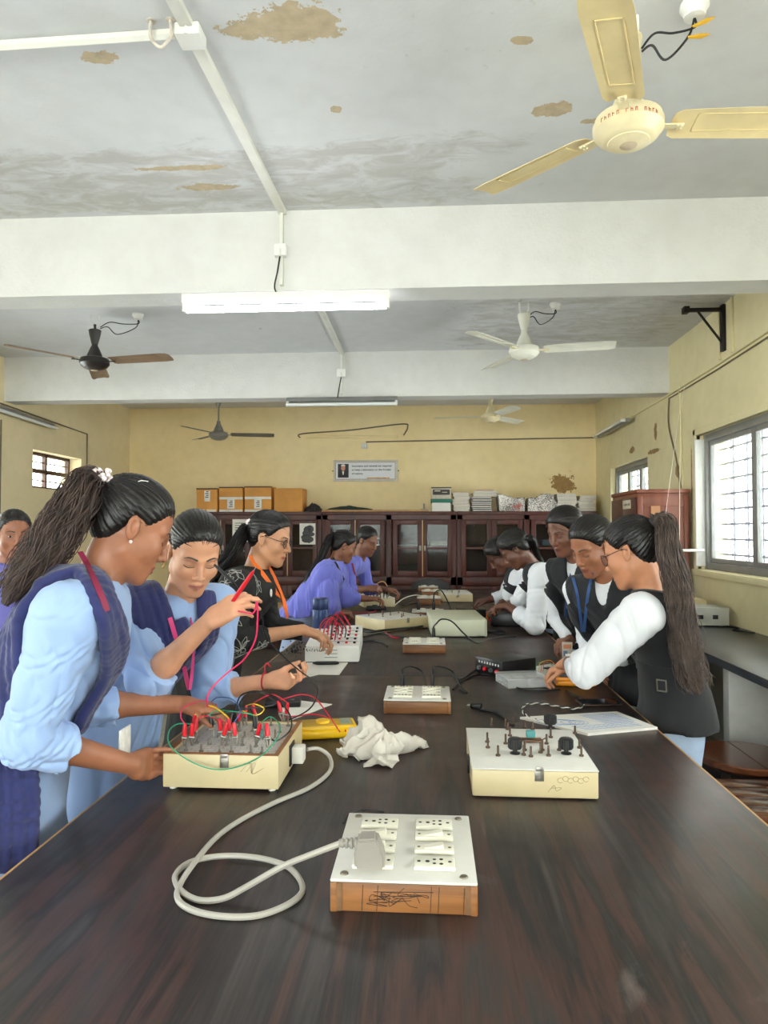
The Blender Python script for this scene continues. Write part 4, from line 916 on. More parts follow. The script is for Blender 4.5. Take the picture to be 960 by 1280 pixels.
# papers
def sheets(name, label, cat, corners, m, n=1, extra=None, th=.0015):
    C = [AZ(px, py, T) for px, py in corners]; c = sum(C)/4; b = B()
    for k in range(n):
        V = [(p[0]-c[0], p[1]-c[1], .0004+th*k) for p in C]+[(p[0]-c[0], p[1]-c[1], .0004+th*k+th*.8) for p in C]
        b.add(V, [(3, 2, 1, 0), (4, 5, 6, 7), (0, 1, 5, 4), (1, 2, 6, 5), (2, 3, 7, 6), (3, 0, 4, 7)], False)
    t = thing(name, label, cat, c); part('paper', b, m, t)
    if extra: part('handwriting', extra([np.array(p)-c for p in C], th*n), mm('blue_ink', (110, 140, 190), .7, var=0), t)
    return t
def scrawl(C, z):
    b = B(); r = random.Random(4)
    for k in range(13):
        v = .12+k*.06; a = C[0]+(C[3]-C[0])*v; e = C[1]+(C[2]-C[1])*v; N = 40
        lo, hi = (.55, .93) if k < 9 else (.1, .9)
        P = [a+(e-a)*(lo+(hi-lo)*i/N)+np.array((0, .003*math.sin(i*2.1+r.random()*2), 0)) for i in range(N)]
        b.tube([(p[0], p[1], z+.0006) for p in P], .0006, 3)
    for k in range(10):
        c_ = C[0]*.35+C[1]*.15+C[2]*.2+C[3]*.3; P = [c_+np.array((.03*math.cos(a)*(1+.1*k)-.01*k, .022*math.sin(a)*(1+.08*k), 0)) for a in np.linspace(0, 6.2, 16)]
        if k % 2: b.tube([(p[0], p[1], z+.0006) for p in P], .0006, 3)
    return b
sheets('open_notebook', 'open notebook with blue handwriting behind the cream knob kit', 'notebook', ((650, 899), (771, 892), (822, 912), (735, 920)), m_pap, 4, scrawl, .002)
sheets('paper_sheet', 'white paper sheet beneath the black case behind the wired kit', 'paper', ((346, 884), (350, 874), (415, 881), (366, 900)), m_pap, 2)
sheets('paper_sheet', 'white paper sheet in front of the white kit of the woman in black', 'paper', ((372, 843), (384, 829), (435, 829), (424, 844)), m_pap, 2)
sheets('paper_sheet', 'loose sheet under the pen at the edge by the white kit', 'paper', ((384, 847), (372, 842), (398, 838), (408, 841)), m_pap, 1)
c = AZ(350, 884, T+.004)
t = thing('black_case', 'flat black case lying on paper behind the wired kit', 'case', (c[0], c[1]+.03, T+.0034), .15); part('shell', B().box((-.06, -.035, 0), (.07, .035, .022), .004), m_blk, t); part('button', B().cyl((.04, -.01, .022), (.04, -.01, .0235), .008), m_steel, t)
c = AZ(404, 831, T+.004); b = B().tube([(c[0]-.05, c[1], T+.012), (c[0]-.03, c[1], T+.012), (c[0]+.06, c[1]+.01, T+.012), (c[0]+.075, c[1]+.012, T+.012)], [.004, .0085, .0085, .005], 10); tag(obj('marker_pen', b, m_blk), 'black marker pen on the sheet by the white kit', 'pen')
c = AZ(748, 880, T); t = thing('smartphone', 'black smartphone at the right edge of the table', 'phone', (c[0], c[1], T+.001), .1); part('body', B().box((-.075, -.04, 0), (.075, .04, .009), .004, seg=3), m_blk, t); part('screen', B().box((-.072, -.037, .0088), (.072, .037, .0094)), mm('dark_screen', (8, 9, 12), .08, var=0), t); part('frame', B().box((-.076, -.041, .002), (.076, .041, .006), .002), mm('bronze_edge', (84, 60, 48), .4, .6), t)
# crumpled cloth is built with the figures' surface tools below
# black power supply, plastic box, breadboard
def rotbox(name, label, cat, N, L, R, h, build):
    N, L, R = AZ(*N, T), AZ(*L, T), AZ(*R, T); a = math.atan2(R[1]-N[1], R[0]-N[0]); w, d = np.linalg.norm(R-N), np.linalg.norm(L-N)
    t = thing(name, label, cat, N, a); build(t, w, d, h); return t
def blackpsu(t, w, d, h):
    part('casing', B().box((0, 0, .004), (w, d, h), .003), m_blk, t)
    b = B()
    part('front_panel', B().box((-.003, .004, .006), (0, d-.004, h-.003), .001), mm('black_panel', (14, 14, 16), .3), t)
    for k in range(4):
        y = d*(.15+.22*k); kk = part('knob', B().lathe((-.003, y, h*.4), [(.009, 0), (.008, .012), (.001, .012)], 14, (-1, 0, 0)), mm('grey_knob', (90, 90, 92), .4) if k % 2 else m_boot['red'], t)
    b = B()
    for k in range(8): b.box((-.004, d*.1+k*d*.1, h*.68), (-.0028, d*.1+k*d*.1+.008, h*.8))
    part('panel_print', b, mm('white_print', (190, 190, 190), .6, var=0), t)
    for (x_, y_) in ((.015, .015), (w-.015, .015), (.015, d-.015), (w-.015, d-.015)): part('foot', B().cyl((x_, y_, 0), (x_, y_, .005), .006, n=8), m_blk, t)
rotbox('power_supply', 'black bench power supply beside the clear plastic box', 'power supply', (628, 850), (604, 840), (670, 844), .078, blackpsu)
rotbox('power_supply', 'small black meter left of the far right students\' hands', 'power supply', (572, 772), (571, 768), (608, 772), .06, blackpsu)
rotbox('power_supply', 'black power supply at the elbow of the bending student', 'power supply', (614, 783), (613, 775), (656, 784), .085, blackpsu)
c = AZ(611, 775, T); b = B().cyl((c[0], c[1]+.04, T), (c[0], c[1]+.04, T+.05), .016, n=16); b.cyl((c[0], c[1]+.04, T+.05), (c[0], c[1]+.04, T+.055), .018, n=16); tag(obj('component_cylinder', b, mm('orange_component', (206, 120, 50), .4)), 'small orange cylinder between the two far black power supplies', 'cylinder')
m_clear = glassmat('clear_plastic', (225, 228, 228), .16, .12); m_tub = mat('cloudy_plastic', (226, 228, 228), .25, var=0, alpha=.34)
def plastic(t, w, d, h):
    b = B(); th = .003
    b.box((0, 0, 0), (w, d, th)); b.box((0, 0, th), (w, th, h)); b.box((0, d-th, th), (w, d, h)); b.box((0, th, th), (th, d-th, h)); b.box((w-th, th, th), (w, d-th, h))
    for k in (1, 2): b.box((w*k/3, th, th), (w*k/3+.002, d-th, h*.8))
    part('tray', b, m_tub, t); part('lid', B().box((-.004, -.004, h), (w+.004, d+.004, h+.008), .003), m_tub, t)
    part('clasp', B().box((w*.45, -.009, h-.01), (w*.55, -.004, h+.008), .002), m_tub, t)
rotbox('component_box', 'clear plastic component box beside the black power supply', 'box', (635, 861), (633, 851), (688, 859), .032, plastic)
r = random.Random(3)
c = AZ(660, 850, T)
tag(obj('component_strip', B().box((c[0]-.07, c[1]-.02, T+.0035), (c[0]+.05, c[1]+.02, T+.012), .003), mm('grey_parts', (120, 112, 104), .5, var=.5, vs=60)), 'loose components inside the clear plastic box', 'components')
def bread(t, w, d, h):
    part('board', B().box((0, 0, 0), (w, d, h), .002), m_ivory, t); b = B()
    for i in range(16):
        for j in range(6): b.box((w*(i+.6)/17, d*(j+.7)/7, h-.0002), (w*(i+.6)/17+.0016, d*(j+.7)/7+.0016, h+.0003))
    part('contact_holes', b, mm('grey_holes', (110, 108, 102), .6), t)
    part('chip', B().box((w*.4, d*.42, h), (w*.55, d*.58, h+.006), .001), m_blk, t)
rotbox('breadboard', 'white breadboard under the hands of the student with glasses on the right', 'breadboard', (680, 846), (668, 838), (722, 838), .012, bread)
c = AZ(690, 838, T+.02)
for k, (m, dx) in enumerate(((m_yw, 0), (m_redw, .012), (m_grnw, -.012), (m_box, .02))):
    nm = ('yellow', 'red', 'green', 'brown')[k]
    wire('%s jumper wire on the white breadboard' % nm, [(c[0]-.06+dx, c[1]+.0, T+.013), (c[0]-.05+dx, c[1]+.01, T+.05), (c[0]-.0+dx*.5, c[1]+.02, T+.06-k*.005), (c[0]+.03+dx, c[1]+.02, T+.013)], .0013, m, 'jumper wire', name='jumper_wire')
# white kit of the woman in black
def whitekit(t, w, d, h):
    V = [(0, 0, .006), (w, 0, .006), (w, d, .006), (0, d, .006), (0, 0, h*.93), (w, 0, h*.93), (w, d, h*1.25), (0, d, h*1.25)]
    bmx = bmesh.new(); vs = [bmx.verts.new(v) for v in V]
    for f_ in ((3, 2, 1, 0), (4, 5, 6, 7), (0, 1, 5, 4), (1, 2, 6, 5), (2, 3, 7, 6), (3, 0, 4, 7)): bmx.faces.new([vs[i] for i in f_])
    bmesh.ops.bevel(bmx, geom=bmx.edges[:], offset=.004, segments=2, affect='EDGES'); part('case', B().bm(bmx), m_white, t)
    b = B()
    for k in range(3): b.box((w*.36, -.0015, h*(.3+.2*k)), (w*.6, .001, h*(.3+.2*k)+.004), .001)
    part('vent_slots', b, mm('grey_print', (150, 150, 150), .5), t)
    b = B(); r = random.Random(9)
    for k in range(7): b.tube(smooth([(.012+k*.012+.005*r.uniform(-1, 1), -.0008, h*.72+.008*r.uniform(-1, 1)) for _ in range(4)], 4), .0011, 4)
    part('marker_handwriting', b, m_ink, t)
    z = lambda y: h*(.93+.32*y/d)+.001
    for i in range(5):
        for j in range(5):
            x, y = w*(.3+.15*i), d*(.12+.17*j); part('terminal', B().lathe((x, y, z(y)), [(.007, 0), (.006, .008), (.003, .01)], 8), m_blk if (i+j) % 3 else m_boot['red'], t)
    for k in range(4): part('symbol_strip', B().box((w*.28, d*(.2+.17*k)-.006, z(d*.2+d*.17*k)), (w*.95, d*(.2+.17*k)-.002, z(d*.2+d*.17*k)+.001)), m_blk, t)
    for (x_, y_) in ((.02, .02), (w-.02, .02), (.02, d-.02), (w-.02, d-.02)): part('foot', B().cyl((x_, y_, 0), (x_, y_, .007), .008, n=8), m_blk, t)
wk = rotbox('trainer_kit', 'white sloped kit with red wires in front of the woman in black', 'lab kit', (381, 829), (400, 806), (449, 829), .088, whitekit)
r = random.Random(21)
for k in range(11):
    a = wk.matrix_world@Vector((.06+.02*(k % 5), .06+.03*(k % 4), .1)); e = wk.matrix_world@Vector((.15+.02*(k % 4), .1+.03*(k % 5), .11)); a = np.array(a); e = np.array(e)
    red = k < 8; pl = ('left edge', 'far left corner', 'middle', 'near edge', 'right side', 'far right corner', 'far edge', 'centre')[k % 8]
    wire('%s patch wire arching over the %s of the white kit' % ('red' if red else 'black', pl), [a, a+(.01, 0, .06+.01*(k % 3)), (a+e)/2+(0, 0, .09+.012*(k % 4)), e+(0, 0, .05), e], .0022 if red else .003, m_redw if red else m_blackw, 'patch wire', name='patch_wire')
# flask
c = J(400.5, 760, 3.95); t = thing('steel_flask', 'dark blue steel flask standing on the table edge', 'flask', (c[0], 3.95, T))
part('body', B().lathe((0, 0, 0), [(.001, 0), (.042, 0), (.046, .006), (.046, .2), (.044, .206), (.001, .206)], 32), mm('navy_metal', (36, 58, 104), .35, .3), t)
part('lid', B().lathe((0, 0, .207), [(.001, 0), (.044, 0), (.0455, .004), (.0455, .056), (.042, .062), (.001, .062)], 32), mm('navy_metal_lid', (30, 50, 92), .35, .3), t)
# the farther kits
def kitbox(t, w, d, h, n=8, m=None, top=None):
    part('case', B().box((0, 0, .004), (w, d, h-.004), .004), m or m_kit, t); part('panel', B().box((-.001, -.001, h-.004), (w+.001, d+.001, h), .001), top or m_kitw, t); r = random.Random(int(w*1e4))
    for k in range(n): part('binding_post', B().lathe((w*(.1+.8*r.random()), d*(.1+.8*r.random()), h), screw_post(.024, .003), 8), m_rustpost, t)
    part('latch', B().box((w*.5-.01, -.004, h-.03), (w*.5+.01, 0, h+.001), .001), m_steel, t)
    for (x_, y_) in ((.02, .02), (w-.02, .02), (.02, d-.02), (w-.02, d-.02)): part('foot', B().cyl((x_, y_, 0), (x_, y_, .005), .008, n=8), m_blk, t)
rotbox('trainer_kit', 'cream kit turned at an angle left of the pale green power supply', 'lab kit', (481, 791), (455, 783), (538, 785), .08, lambda t, w, d, h: kitbox(t, w, d, h, 9))
def greenpsu(t, w, d, h):
    mg = mm('pale_green_paint', (206, 208, 184), .45, var=.04)
    part('casing', B().box((0, .004, .006), (w, d, h), .004), mg, t); part('front_panel', B().box((.004, 0, .01), (w-.004, .005, h-.004), .002), mg, t); part('side_trim', B().box((w-.014, -.002, .008), (w-.008, .002, h-.002)), mm('trim_green', (176, 180, 156), .5), t)
    b = B()
    for k in range(6): b.box((w-.001, d*.2+k*d*.1, h*.3), (w+.001, d*.2+k*d*.1+.008, h*.8))
    part('vent_slots', b, m_blk, t)
    for (x_, y_) in ((.02, .02), (w-.02, .02), (.02, d-.02), (w-.02, d-.02)): part('foot', B().cyl((x_, y_, 0), (x_, y_, .007), .01, n=8), m_blk, t)
rotbox('power_supply', 'pale green box power supply in the middle of the table', 'power supply', (540, 797), (539, 782), (609, 797), .107, greenpsu)
rotbox('trainer_kit', 'far cream kit right of the brown sided extension board', 'lab kit', (553, 753), (552, 747), (591, 753), .075, lambda t, w, d, h: kitbox(t, w, d, h, 4))
rotbox('trainer_kit', 'far cream kit bristling with posts before the students in purple', 'lab kit', (455, 760), (452, 752), (494, 759), .08, lambda t, w, d, h: kitbox(t, w, d, h, 14))
c = AZ(487, 748, T+.08); r = random.Random(2)
for k in range(7):
    a = AZ(460+k*4, 748, T+.1); e = AZ(470+k*5, 746, T+.1)
    wire('%s hooked lead over the posts of the far kit' % ('thin black', 'long black', 'thick black', 'curly black', 'short black', 'looping black', 'last black')[k], [a, a+(0, 0, .05), (a+e)/2+(0, .02, .09), e+(0, .02, .03), e], .003, m_blackw, 'test lead', name='test_lead')
wire('pale yellow loop of wire held above the far kit', [AZ(467, 741, .87), AZ(470, 731, .94), AZ(479, 727, .97), AZ(485, 735, .92), AZ(486, 745, .85)], .0035, mm('tan_wire', (210, 150, 80), .5), 'wire', name='wire_loop')
# cables with plugs
def adapter(label, px_, py_, zb, hh=.045, r=.0075):
    p = AZ(px_, py_, zb); t = thing('adapter_plug', label, 'plug', p)
    part('body', B().lathe((0, 0, 0), [(.001, 0), (r, 0), (r*1.05, .01), (r*.95, hh*.6), (r*.7, hh*.8), (r*.5, hh), (.001, hh)], 16), m_blk, t); b = B()
    for k in range(3): b.lathe((0, 0, hh*.62+k*.005), [(r*.6, 0), (r*.98, .001), (r*.98, .003), (r*.6, .004)], 14)
    part('strain_relief', b, m_blk, t); return p+(0, 0, hh)
e = adapter('left black plug standing on the mid table extension board', 503, 857, T+.058); wire('black lead arching from the left adapter plug', [e, e+(.002, 0, .02), AZ(514, 833, .86), AZ(528, 840, .83), e+(.09, .0, -.045)], .0035, m_blackw)
e = adapter('right black plug standing on the mid table extension board', 541, 857, T+.058); wire('black lead running from the right adapter plug across the table', [e, e+(.003, 0, .025), AZ(551, 833, .87), AZ(565, 839, .82), AZ(576, 858, .775), AZ(584, 866, T+.004), AZ(574, 862, T+.004)], .0035, m_blackw)
e = adapter('black plug standing on the extension board before the pale green power supply', 542, 796, T+.058, .055, .01); wire('black lead curling from that plug over the pale green power supply', [e, J(545, 780, 4.05), J(552, 774, 4.05), J(565, 777, 4.1), J(580, 792, 4.0), AZ(597, 804, T+.004), AZ(620, 797, T+.004), AZ(645, 795, T+.004)], .0045, m_blackw)
for k, (px_, lb) in enumerate(((523, 'left black plug on the board behind the cream angled kit'), (542, 'right black plug on the board behind the cream angled kit'))): e = adapter(lb, px_, 762, T+.053, .075, .013)
wire('black lead arching beside the far board plugs', [e, e+(.01, .0, .05), e+(.06, .1, .06), e+(.12, .15, -.05), e+(.14, .1, -.122)], .005, m_blackw)
cab = (('thick black cable across the front of the cream angled kit', [(440, 784), (460, 790), (478, 788), (500, 786), (520, 784), (536, 781)], .007, .03), ('black cable trailing behind the small brown board', [(454, 796), (475, 792), (495, 795), (515, 798), (503, 801)], .005, 0), ('black cable ending near the white kit', [(450, 802), (468, 801), (480, 804), (484, 808)], .005, 0),
       ('black cable between the two right power supplies', [(610, 790), (622, 788), (632, 790), (628, 792), (612, 791)], .006, 0), ('black mains cable behind the black bench power supply', [(565, 842), (575, 850), (590, 840), (604, 833)], .005, 0), ('black mains cable in front of the black bench power supply', [(566, 862), (580, 850), (600, 843), (628, 847)], .004, 0),
       ('dark lead from the black plug near the cream knob kit', [(600, 887), (622, 891), (634, 900), (642, 907)], .005, 0), ('twisted black and white lead beside the notebook', [(735, 878), (722, 886), (700, 884), (678, 880), (658, 881), (653, 889), (662, 897), (678, 902), (700, 904)], .004, 0), ('black lead crossing below the clear plastic box', [(640, 857), (655, 862), (680, 863), (700, 862)], .003, 0), ('short dark lead from the orange meter to the phone', [(708, 863), (716, 869), (726, 872), (730, 880)], .004, 0),
       ('red lead trailing on the table by the far kit', [(430, 764), (445, 766), (462, 766), (470, 763)], .004, 0), ('pale lead from the far kit to the brown sided board', [(494, 756), (505, 748), (518, 744), (528, 745)], .005, .01), ('dark lead on the table right of the far kit', [(494, 752), (503, 757), (514, 755), (525, 753)], .004, 0), ('red lead lying in front of the cream angled kit', [(478, 786), (484, 792), (490, 796), (498, 797)], .004, 0), ('thin dark wire curving behind the foreground board', [(429, 1029), (436, 1018), (455, 1012), (480, 1015)], .0016, 0))
for lb, pts, r_, lift in cab:
    P = [AZ(x, y, T+r_+.0006+(lift*math.sin(PI*i/(len(pts)-1)))) for i, (x, y) in enumerate(pts)]
    if 'twisted' in lb:
        Q = smooth(P, 12); b = B()
        for ph, mi_ in ((0, 0), (PI, 1)):
            b.mi(mi_); b.tube([q+np.array((.0022*math.cos(i*.9+ph), .0022*math.cos(i*.9+ph), .0022*math.sin(i*.9+ph)+.001)) for i, q in enumerate(Q)], .0022, 6)
        tag(obj('cable', b, [m_blackw, m_cond]), lb, 'cable')
    else: wire(lb, P, r_, m_redw if lb.startswith('red') else (m_cond if lb.startswith('pale') else m_blackw))
P = AZ(596, 886, T); t = thing('mains_plug', 'small black plug lying on the table left of the knob kit', 'plug', P, -.3); part('body', B().box((-.022, -.014, .001), (.02, .014, .022), .006, seg=3), m_blk, t); part('pin', B().cyl((-.022, .006, .011), (-.036, .006, .011), .002, n=8), m_steel, t); part('pin', B().cyl((-.022, -.006, .011), (-.036, -.006, .011), .002, n=8), m_steel, t)
# ------------------------------------------------------------ soft surfaces: distance fields meshed on a grid
f32 = np.float32
def V3(*a): return np.array(a, float)
def unit(v): v = np.asarray(v, float); return v/np.linalg.norm(v)
def axis(lo, hi, parts):                  # parts: [(upto, step), ...] graded grid coordinates
    out = [lo]
    for up, st in parts:
        up = min(up, hi); n = int(math.ceil((up-out[-1])/st))
        if n > 0: out += list(np.linspace(out[-1], up, n+1)[1:])
    return np.array(out, f32)
class Field:
    def __init__(s, ax): s.ax = [np.asarray(a, f32) for a in ax]; s.d = np.full([len(a) for a in s.ax], .3, f32)
    def sl(s, lo, hi):
        r = []
        for a, l, h in zip(s.ax, lo, hi):
            i0 = max(int(np.searchsorted(a, l))-1, 0); i1 = min(int(np.searchsorted(a, h))+1, len(a))
            if i1 <= i0: return None
            r.append(slice(i0, i1))
        return tuple(r)
    def co(s, S): return s.ax[0][S[0]][:, None, None], s.ax[1][S[1]][None, :, None], s.ax[2][S[2]][None, None, :]
    def put(s, fn, lo, hi, k=.01, op='+'):
        m = max(k, 0)+.03; S = s.sl(np.asarray(lo)-m, np.asarray(hi)+m)
        if S is None: return s
        d = fn(*s.co(S)).astype(f32); a = s.d[S]
        if op == '-': a = -a
        if k > 0:
            h = np.maximum(k-np.abs(a-d), 0)/k; r = np.minimum(a, d)-h*h*k*.25
        else: r = np.minimum(a, d)
        s.d[S] = r if op == '+' else -r
        return s
    def cone(s, a, b, ra, rb=None, k=.015, op='+'):
        a = np.asarray(a, float); b = np.asarray(b, float); rb = ra if rb is None else rb; ba = b-a; L = ba@ba+1e-12; R = max(ra, rb)
        def fn(X, Y, Z):
            h = np.clip(((X-a[0])*ba[0]+(Y-a[1])*ba[1]+(Z-a[2])*ba[2])/L, 0, 1)
            return np.sqrt((X-a[0]-h*ba[0])**2+(Y-a[1]-h*ba[1])**2+(Z-a[2]-h*ba[2])**2)-(ra+(rb-ra)*h)
        return s.put(fn, np.minimum(a, b)-R, np.maximum(a, b)+R, k, op)
    def chain(s, P, R, k=.015, op='+'):
        for i in range(len(P)-1): s.cone(P[i], P[i+1], R[i], R[i+1], k, op)
        return s
    def ell(s, c, r, M=None, k=.02, op='+'):
        c = np.asarray(c, float); M = np.eye(3) if M is None else M; R = max(r)
        def fn(X, Y, Z):
            x, y, z = X-c[0], Y-c[1], Z-c[2]; q = [M[i][0]*x+M[i][1]*y+M[i][2]*z for i in range(3)]
            k0 = np.sqrt(sum((q[i]/r[i])**2 for i in range(3))); k1 = np.sqrt(sum((q[i]/r[i]**2)**2 for i in range(3)))+1e-9
            return k0*(k0-1)/k1
        return s.put(fn, c-R, c+R, k, op)
    def torso(s, st, grow=0., k=.03, z0=None, z1=None, op='+'):  # st rows: z, cx, cy, half width, half depth, facing angle
        st = np.asarray(st, float); zz = s.ax[2].astype(float)
        zf = np.linspace(st[0, 0], st[-1, 0], 160); col = []
        for j in range(1, 6):
            v = np.interp(zf, st[:, 0], st[:, j]); kn = np.hanning(27); kn /= kn.sum()
            col.append(np.convolve(np.pad(v, 13, mode='edge'), kn, 'valid'))
        za, zb = (st[0, 0] if z0 is None else z0), (st[-1, 0] if z1 is None else z1)
        lo = V3(st[:, 1].min()-.4, st[:, 2].min()-.4, za); hi = V3(st[:, 1].max()+.4, st[:, 2].max()+.4, zb)
        def fn(X, Y, Z):
            z = Z.ravel(); cx, cy, w, d, an = [np.interp(z, zf, c)[None, None, :].astype(f32) for c in col]
            w = w+grow; d = d+grow; f_x, f_y = np.cos(an), np.sin(an); x, y = X-cx, Y-cy
            u = x*f_y-y*f_x; v = x*f_x+y*f_y
            q = ((np.abs(u)/w)**2.3+(np.abs(v)/d)**2.3)**(1/2.3)
            return np.maximum((q-1)*np.minimum(w, d)*.92, np.maximum(za-Z, Z-zb)*np.ones_like(q))
        return s.put(fn, lo, hi, k, op)
    def shift(s, fn, lo=None, hi=None):   # add fn(x,y,z) to the distance (folds, wrinkles)
        lo = [a[0] for a in s.ax] if lo is None else lo; hi = [a[-1] for a in s.ax] if hi is None else hi
        S = s.sl(lo, hi); A = s.d[S]; near = np.abs(A) < .05
        X, Y, Z = np.broadcast_arrays(*s.co(S)); A[near] += fn(X[near], Y[near], Z[near]).astype(f32); s.d[S] = A; return s
    def clip(s, fn):                      # keep only where fn < 0
        s.d = np.maximum(s.d, fn(s.ax[0][:, None, None], s.ax[1][None, :, None], s.ax[2][None, None, :])).astype(f32); return s
    def sample(s, P):
        P = np.atleast_2d(np.asarray(P, float)); idx = []; fr_ = []
        for i in range(3):
            q = np.interp(P[:, i], s.ax[i], np.arange(len(s.ax[i]))); j = np.minimum(q.astype(int), len(s.ax[i])-2); idx.append(j); fr_.append(q-j)
        out = 0
        for a in (0, 1):
            for b_ in (0, 1):
                for c in (0, 1):
                    w = (fr_[0] if a else 1-fr_[0])*(fr_[1] if b_ else 1-fr_[1])*(fr_[2] if c else 1-fr_[2])
                    out = out+w*s.d[idx[0]+a, idx[1]+b_, idx[2]+c]
        return out
    def grad(s, P, e=.006):
        P = np.atleast_2d(P); g = np.stack([s.sample(P+e*np.eye(3)[i])-s.sample(P-e*np.eye(3)[i]) for i in range(3)], 1)
        return g/(np.linalg.norm(g, axis=1)[:, None]+1e-9)
    def onto(s, P, off, it=8, outonly=False):
        P = np.array(P, float)
        for _ in range(it):
            d = s.sample(P)-off
            if outonly: d = np.minimum(d, 0)
            P = P-s.grad(P)*np.clip(d, -.03, .03)[:, None]
        return P
    def mesh(s):
        d = s.d; d[0] = np.maximum(d[0], 1e-3); d[-1] = np.maximum(d[-1], 1e-3); d[:, 0] = np.maximum(d[:, 0], 1e-3); d[:, -1] = np.maximum(d[:, -1], 1e-3); d[:, :, 0] = np.maximum(d[:, :, 0], 1e-3); d[:, :, -1] = np.maximum(d[:, :, -1], 1e-3)
        g = d < 0; n = np.zeros([k-1 for k in d.shape], np.int8)
        for a in (0, 1):
            for b_ in (0, 1):
                for c in (0, 1): n += g[a:n.shape[0]+a, b_:n.shape[1]+b_, c:n.shape[2]+c]
        act = (n > 0) & (n < 8); I = np.argwhere(act); vid = np.full(n.shape, -1, np.int32); vid[act] = np.arange(len(I))
        pos = np.zeros((len(I), 3)); cnt = np.zeros(len(I)); cor = [(a, b_, c) for a in (0, 1) for b_ in (0, 1) for c in (0, 1)]
        val = {c: d[I[:, 0]+c[0], I[:, 1]+c[1], I[:, 2]+c[2]].astype(float) for c in cor}
        for c in cor:
            for ax_ in range(3):
                if c[ax_]: continue
                e = list(c); e[ax_] = 1; e = tuple(e); va, vb = val[c], val[e]; m = (va < 0) != (vb < 0)
                t = va[m]/(va[m]-vb[m]); p = np.tile(np.array(c, float), (m.sum(), 1)); p[:, ax_] = t; pos[m] += p; cnt[m] += 1
        pos = pos/cnt[:, None]+I
        W = np.stack([np.interp(pos[:, i], np.arange(len(s.ax[i])), s.ax[i]) for i in range(3)], 1)
        Q = []
        for ax_ in range(3):
            o = [(ax_+1) % 3, (ax_+2) % 3]; S0 = [slice(None)]*3; S1 = [slice(None)]*3
            S0[ax_] = slice(0, -1); S1[ax_] = slice(1, None)
            for q in o: S0[q] = slice(1, -1); S1[q] = slice(1, -1)
            A_, B_ = g[tuple(S0)], g[tuple(S1)]; ch = np.argwhere(A_ != B_)
            if len(ch) == 0: continue
            base = ch.copy(); base[:, o[0]] += 1; base[:, o[1]] += 1; ins = A_[tuple(ch.T)]
            def vv(du, dv): c = base.copy(); c[:, o[0]] -= du; c[:, o[1]] -= dv; return vid[tuple(c.T)]
            q = np.stack([vv(1, 1), vv(0, 1), vv(0, 0), vv(1, 0)], 1); q[~ins] = q[~ins][:, ::-1]; Q.append(q)
        return W, np.concatenate(Q)
def raw_mesh(name, W, Q):
    me = bpy.data.meshes.new(name); me.vertices.add(len(W)); me.vertices.foreach_set('co', W.astype(f32).ravel())
    me.loops.add(Q.size); me.loops.foreach_set('vertex_index', Q.astype(np.int32).ravel()); me.polygons.add(len(Q))
    me.polygons.foreach_set('loop_start', np.arange(0, Q.size, 4, dtype=np.int32)); me.polygons.foreach_set('use_smooth', np.ones(len(Q), bool)); me.update(calc_edges=True); return me
def drop_crumbs(W, Q):                    # keep the largest connected surface
    lab = np.arange(len(W))
    for _ in range(200):
        m = lab[Q].min(1); new = lab.copy(); np.minimum.at(new, Q.ravel(), np.repeat(m, 4)); new = new[new]
        if (new == lab).all(): break
        lab = new
    u, c = np.unique(lab, return_counts=True); keep = lab == u[c.argmax()]
    idx = np.cumsum(keep)-1; return W[keep], idx[Q[keep[Q].all(1)]]
def field_obj(name, F_, mats, parent=None, one=False, cols=None, **kw):
    W, Q = F_.mesh()
    if one: W, Q = drop_crumbs(W, Q)
    if parent is not None: W0 = W-np.array(parent.location)
    else: W0 = W
    me = raw_mesh(name, W0, Q)
    if cols is not None:
        at = me.color_attributes.new('tone', 'FLOAT_COLOR', 'POINT'); at.data.foreach_set('color', np.concatenate([cols(W), np.ones((len(W), 1))], 1).astype(f32).ravel())
    o = link(name, me, mats)
    if parent is not None: o.parent = parent
    return o
def worldpart(name, b, m, t):
    L = np.array(t.location); b.v = [tuple(np.array(v)-L) for v in b.v]; return part(name, b, m, t)
_rs = np.random.RandomState(11); _K = _rs.normal(size=(6, 3))
def folds(amp, f, seed=0, ani=(1, 1, 1)):
    rs = np.random.RandomState(seed); K = rs.normal(size=(5, 3))*np.array(ani)*f; P = rs.uniform(0, 6.28, 5)
    def fn(x, y, z):
        w = np.sin(K[0][0]*x+K[0][1]*y+K[0][2]*z+P[0])
        a = np.sin(K[1][0]*x+K[1][1]*y+K[1][2]*z+P[1]+1.6*w); b_ = np.sin(1.7*(K[2][0]*x+K[2][1]*y+K[2][2]*z)+P[2]+1.3*a); c = np.sin(2.9*(K[3][0]*x+K[3][1]*y+K[3][2]*z)+P[3]+1.5*w)
        return amp*(.55*(1-2*np.abs(a))*.8+.35*b_+.2*c)
    return fn
def rings(a, b, amp, n, seed=0):          # wrinkles running round a sleeve
    a = np.asarray(a, float); b = np.asarray(b, float); ba = b-a; L = ba@ba; ph = seed*1.7
    def fn(x, y, z):
        h = ((x-a[0])*ba[0]+(y-a[1])*ba[1]+(z-a[2])*ba[2])/L; m = np.clip(1-np.abs(h-.5)*1.8, 0, 1)
        return amp*m*np.sin(6.283*n*h+ph+1.8*np.sin(23*x+17*y+ph)+1.2*np.sin(31*y-19*z))
    return fn
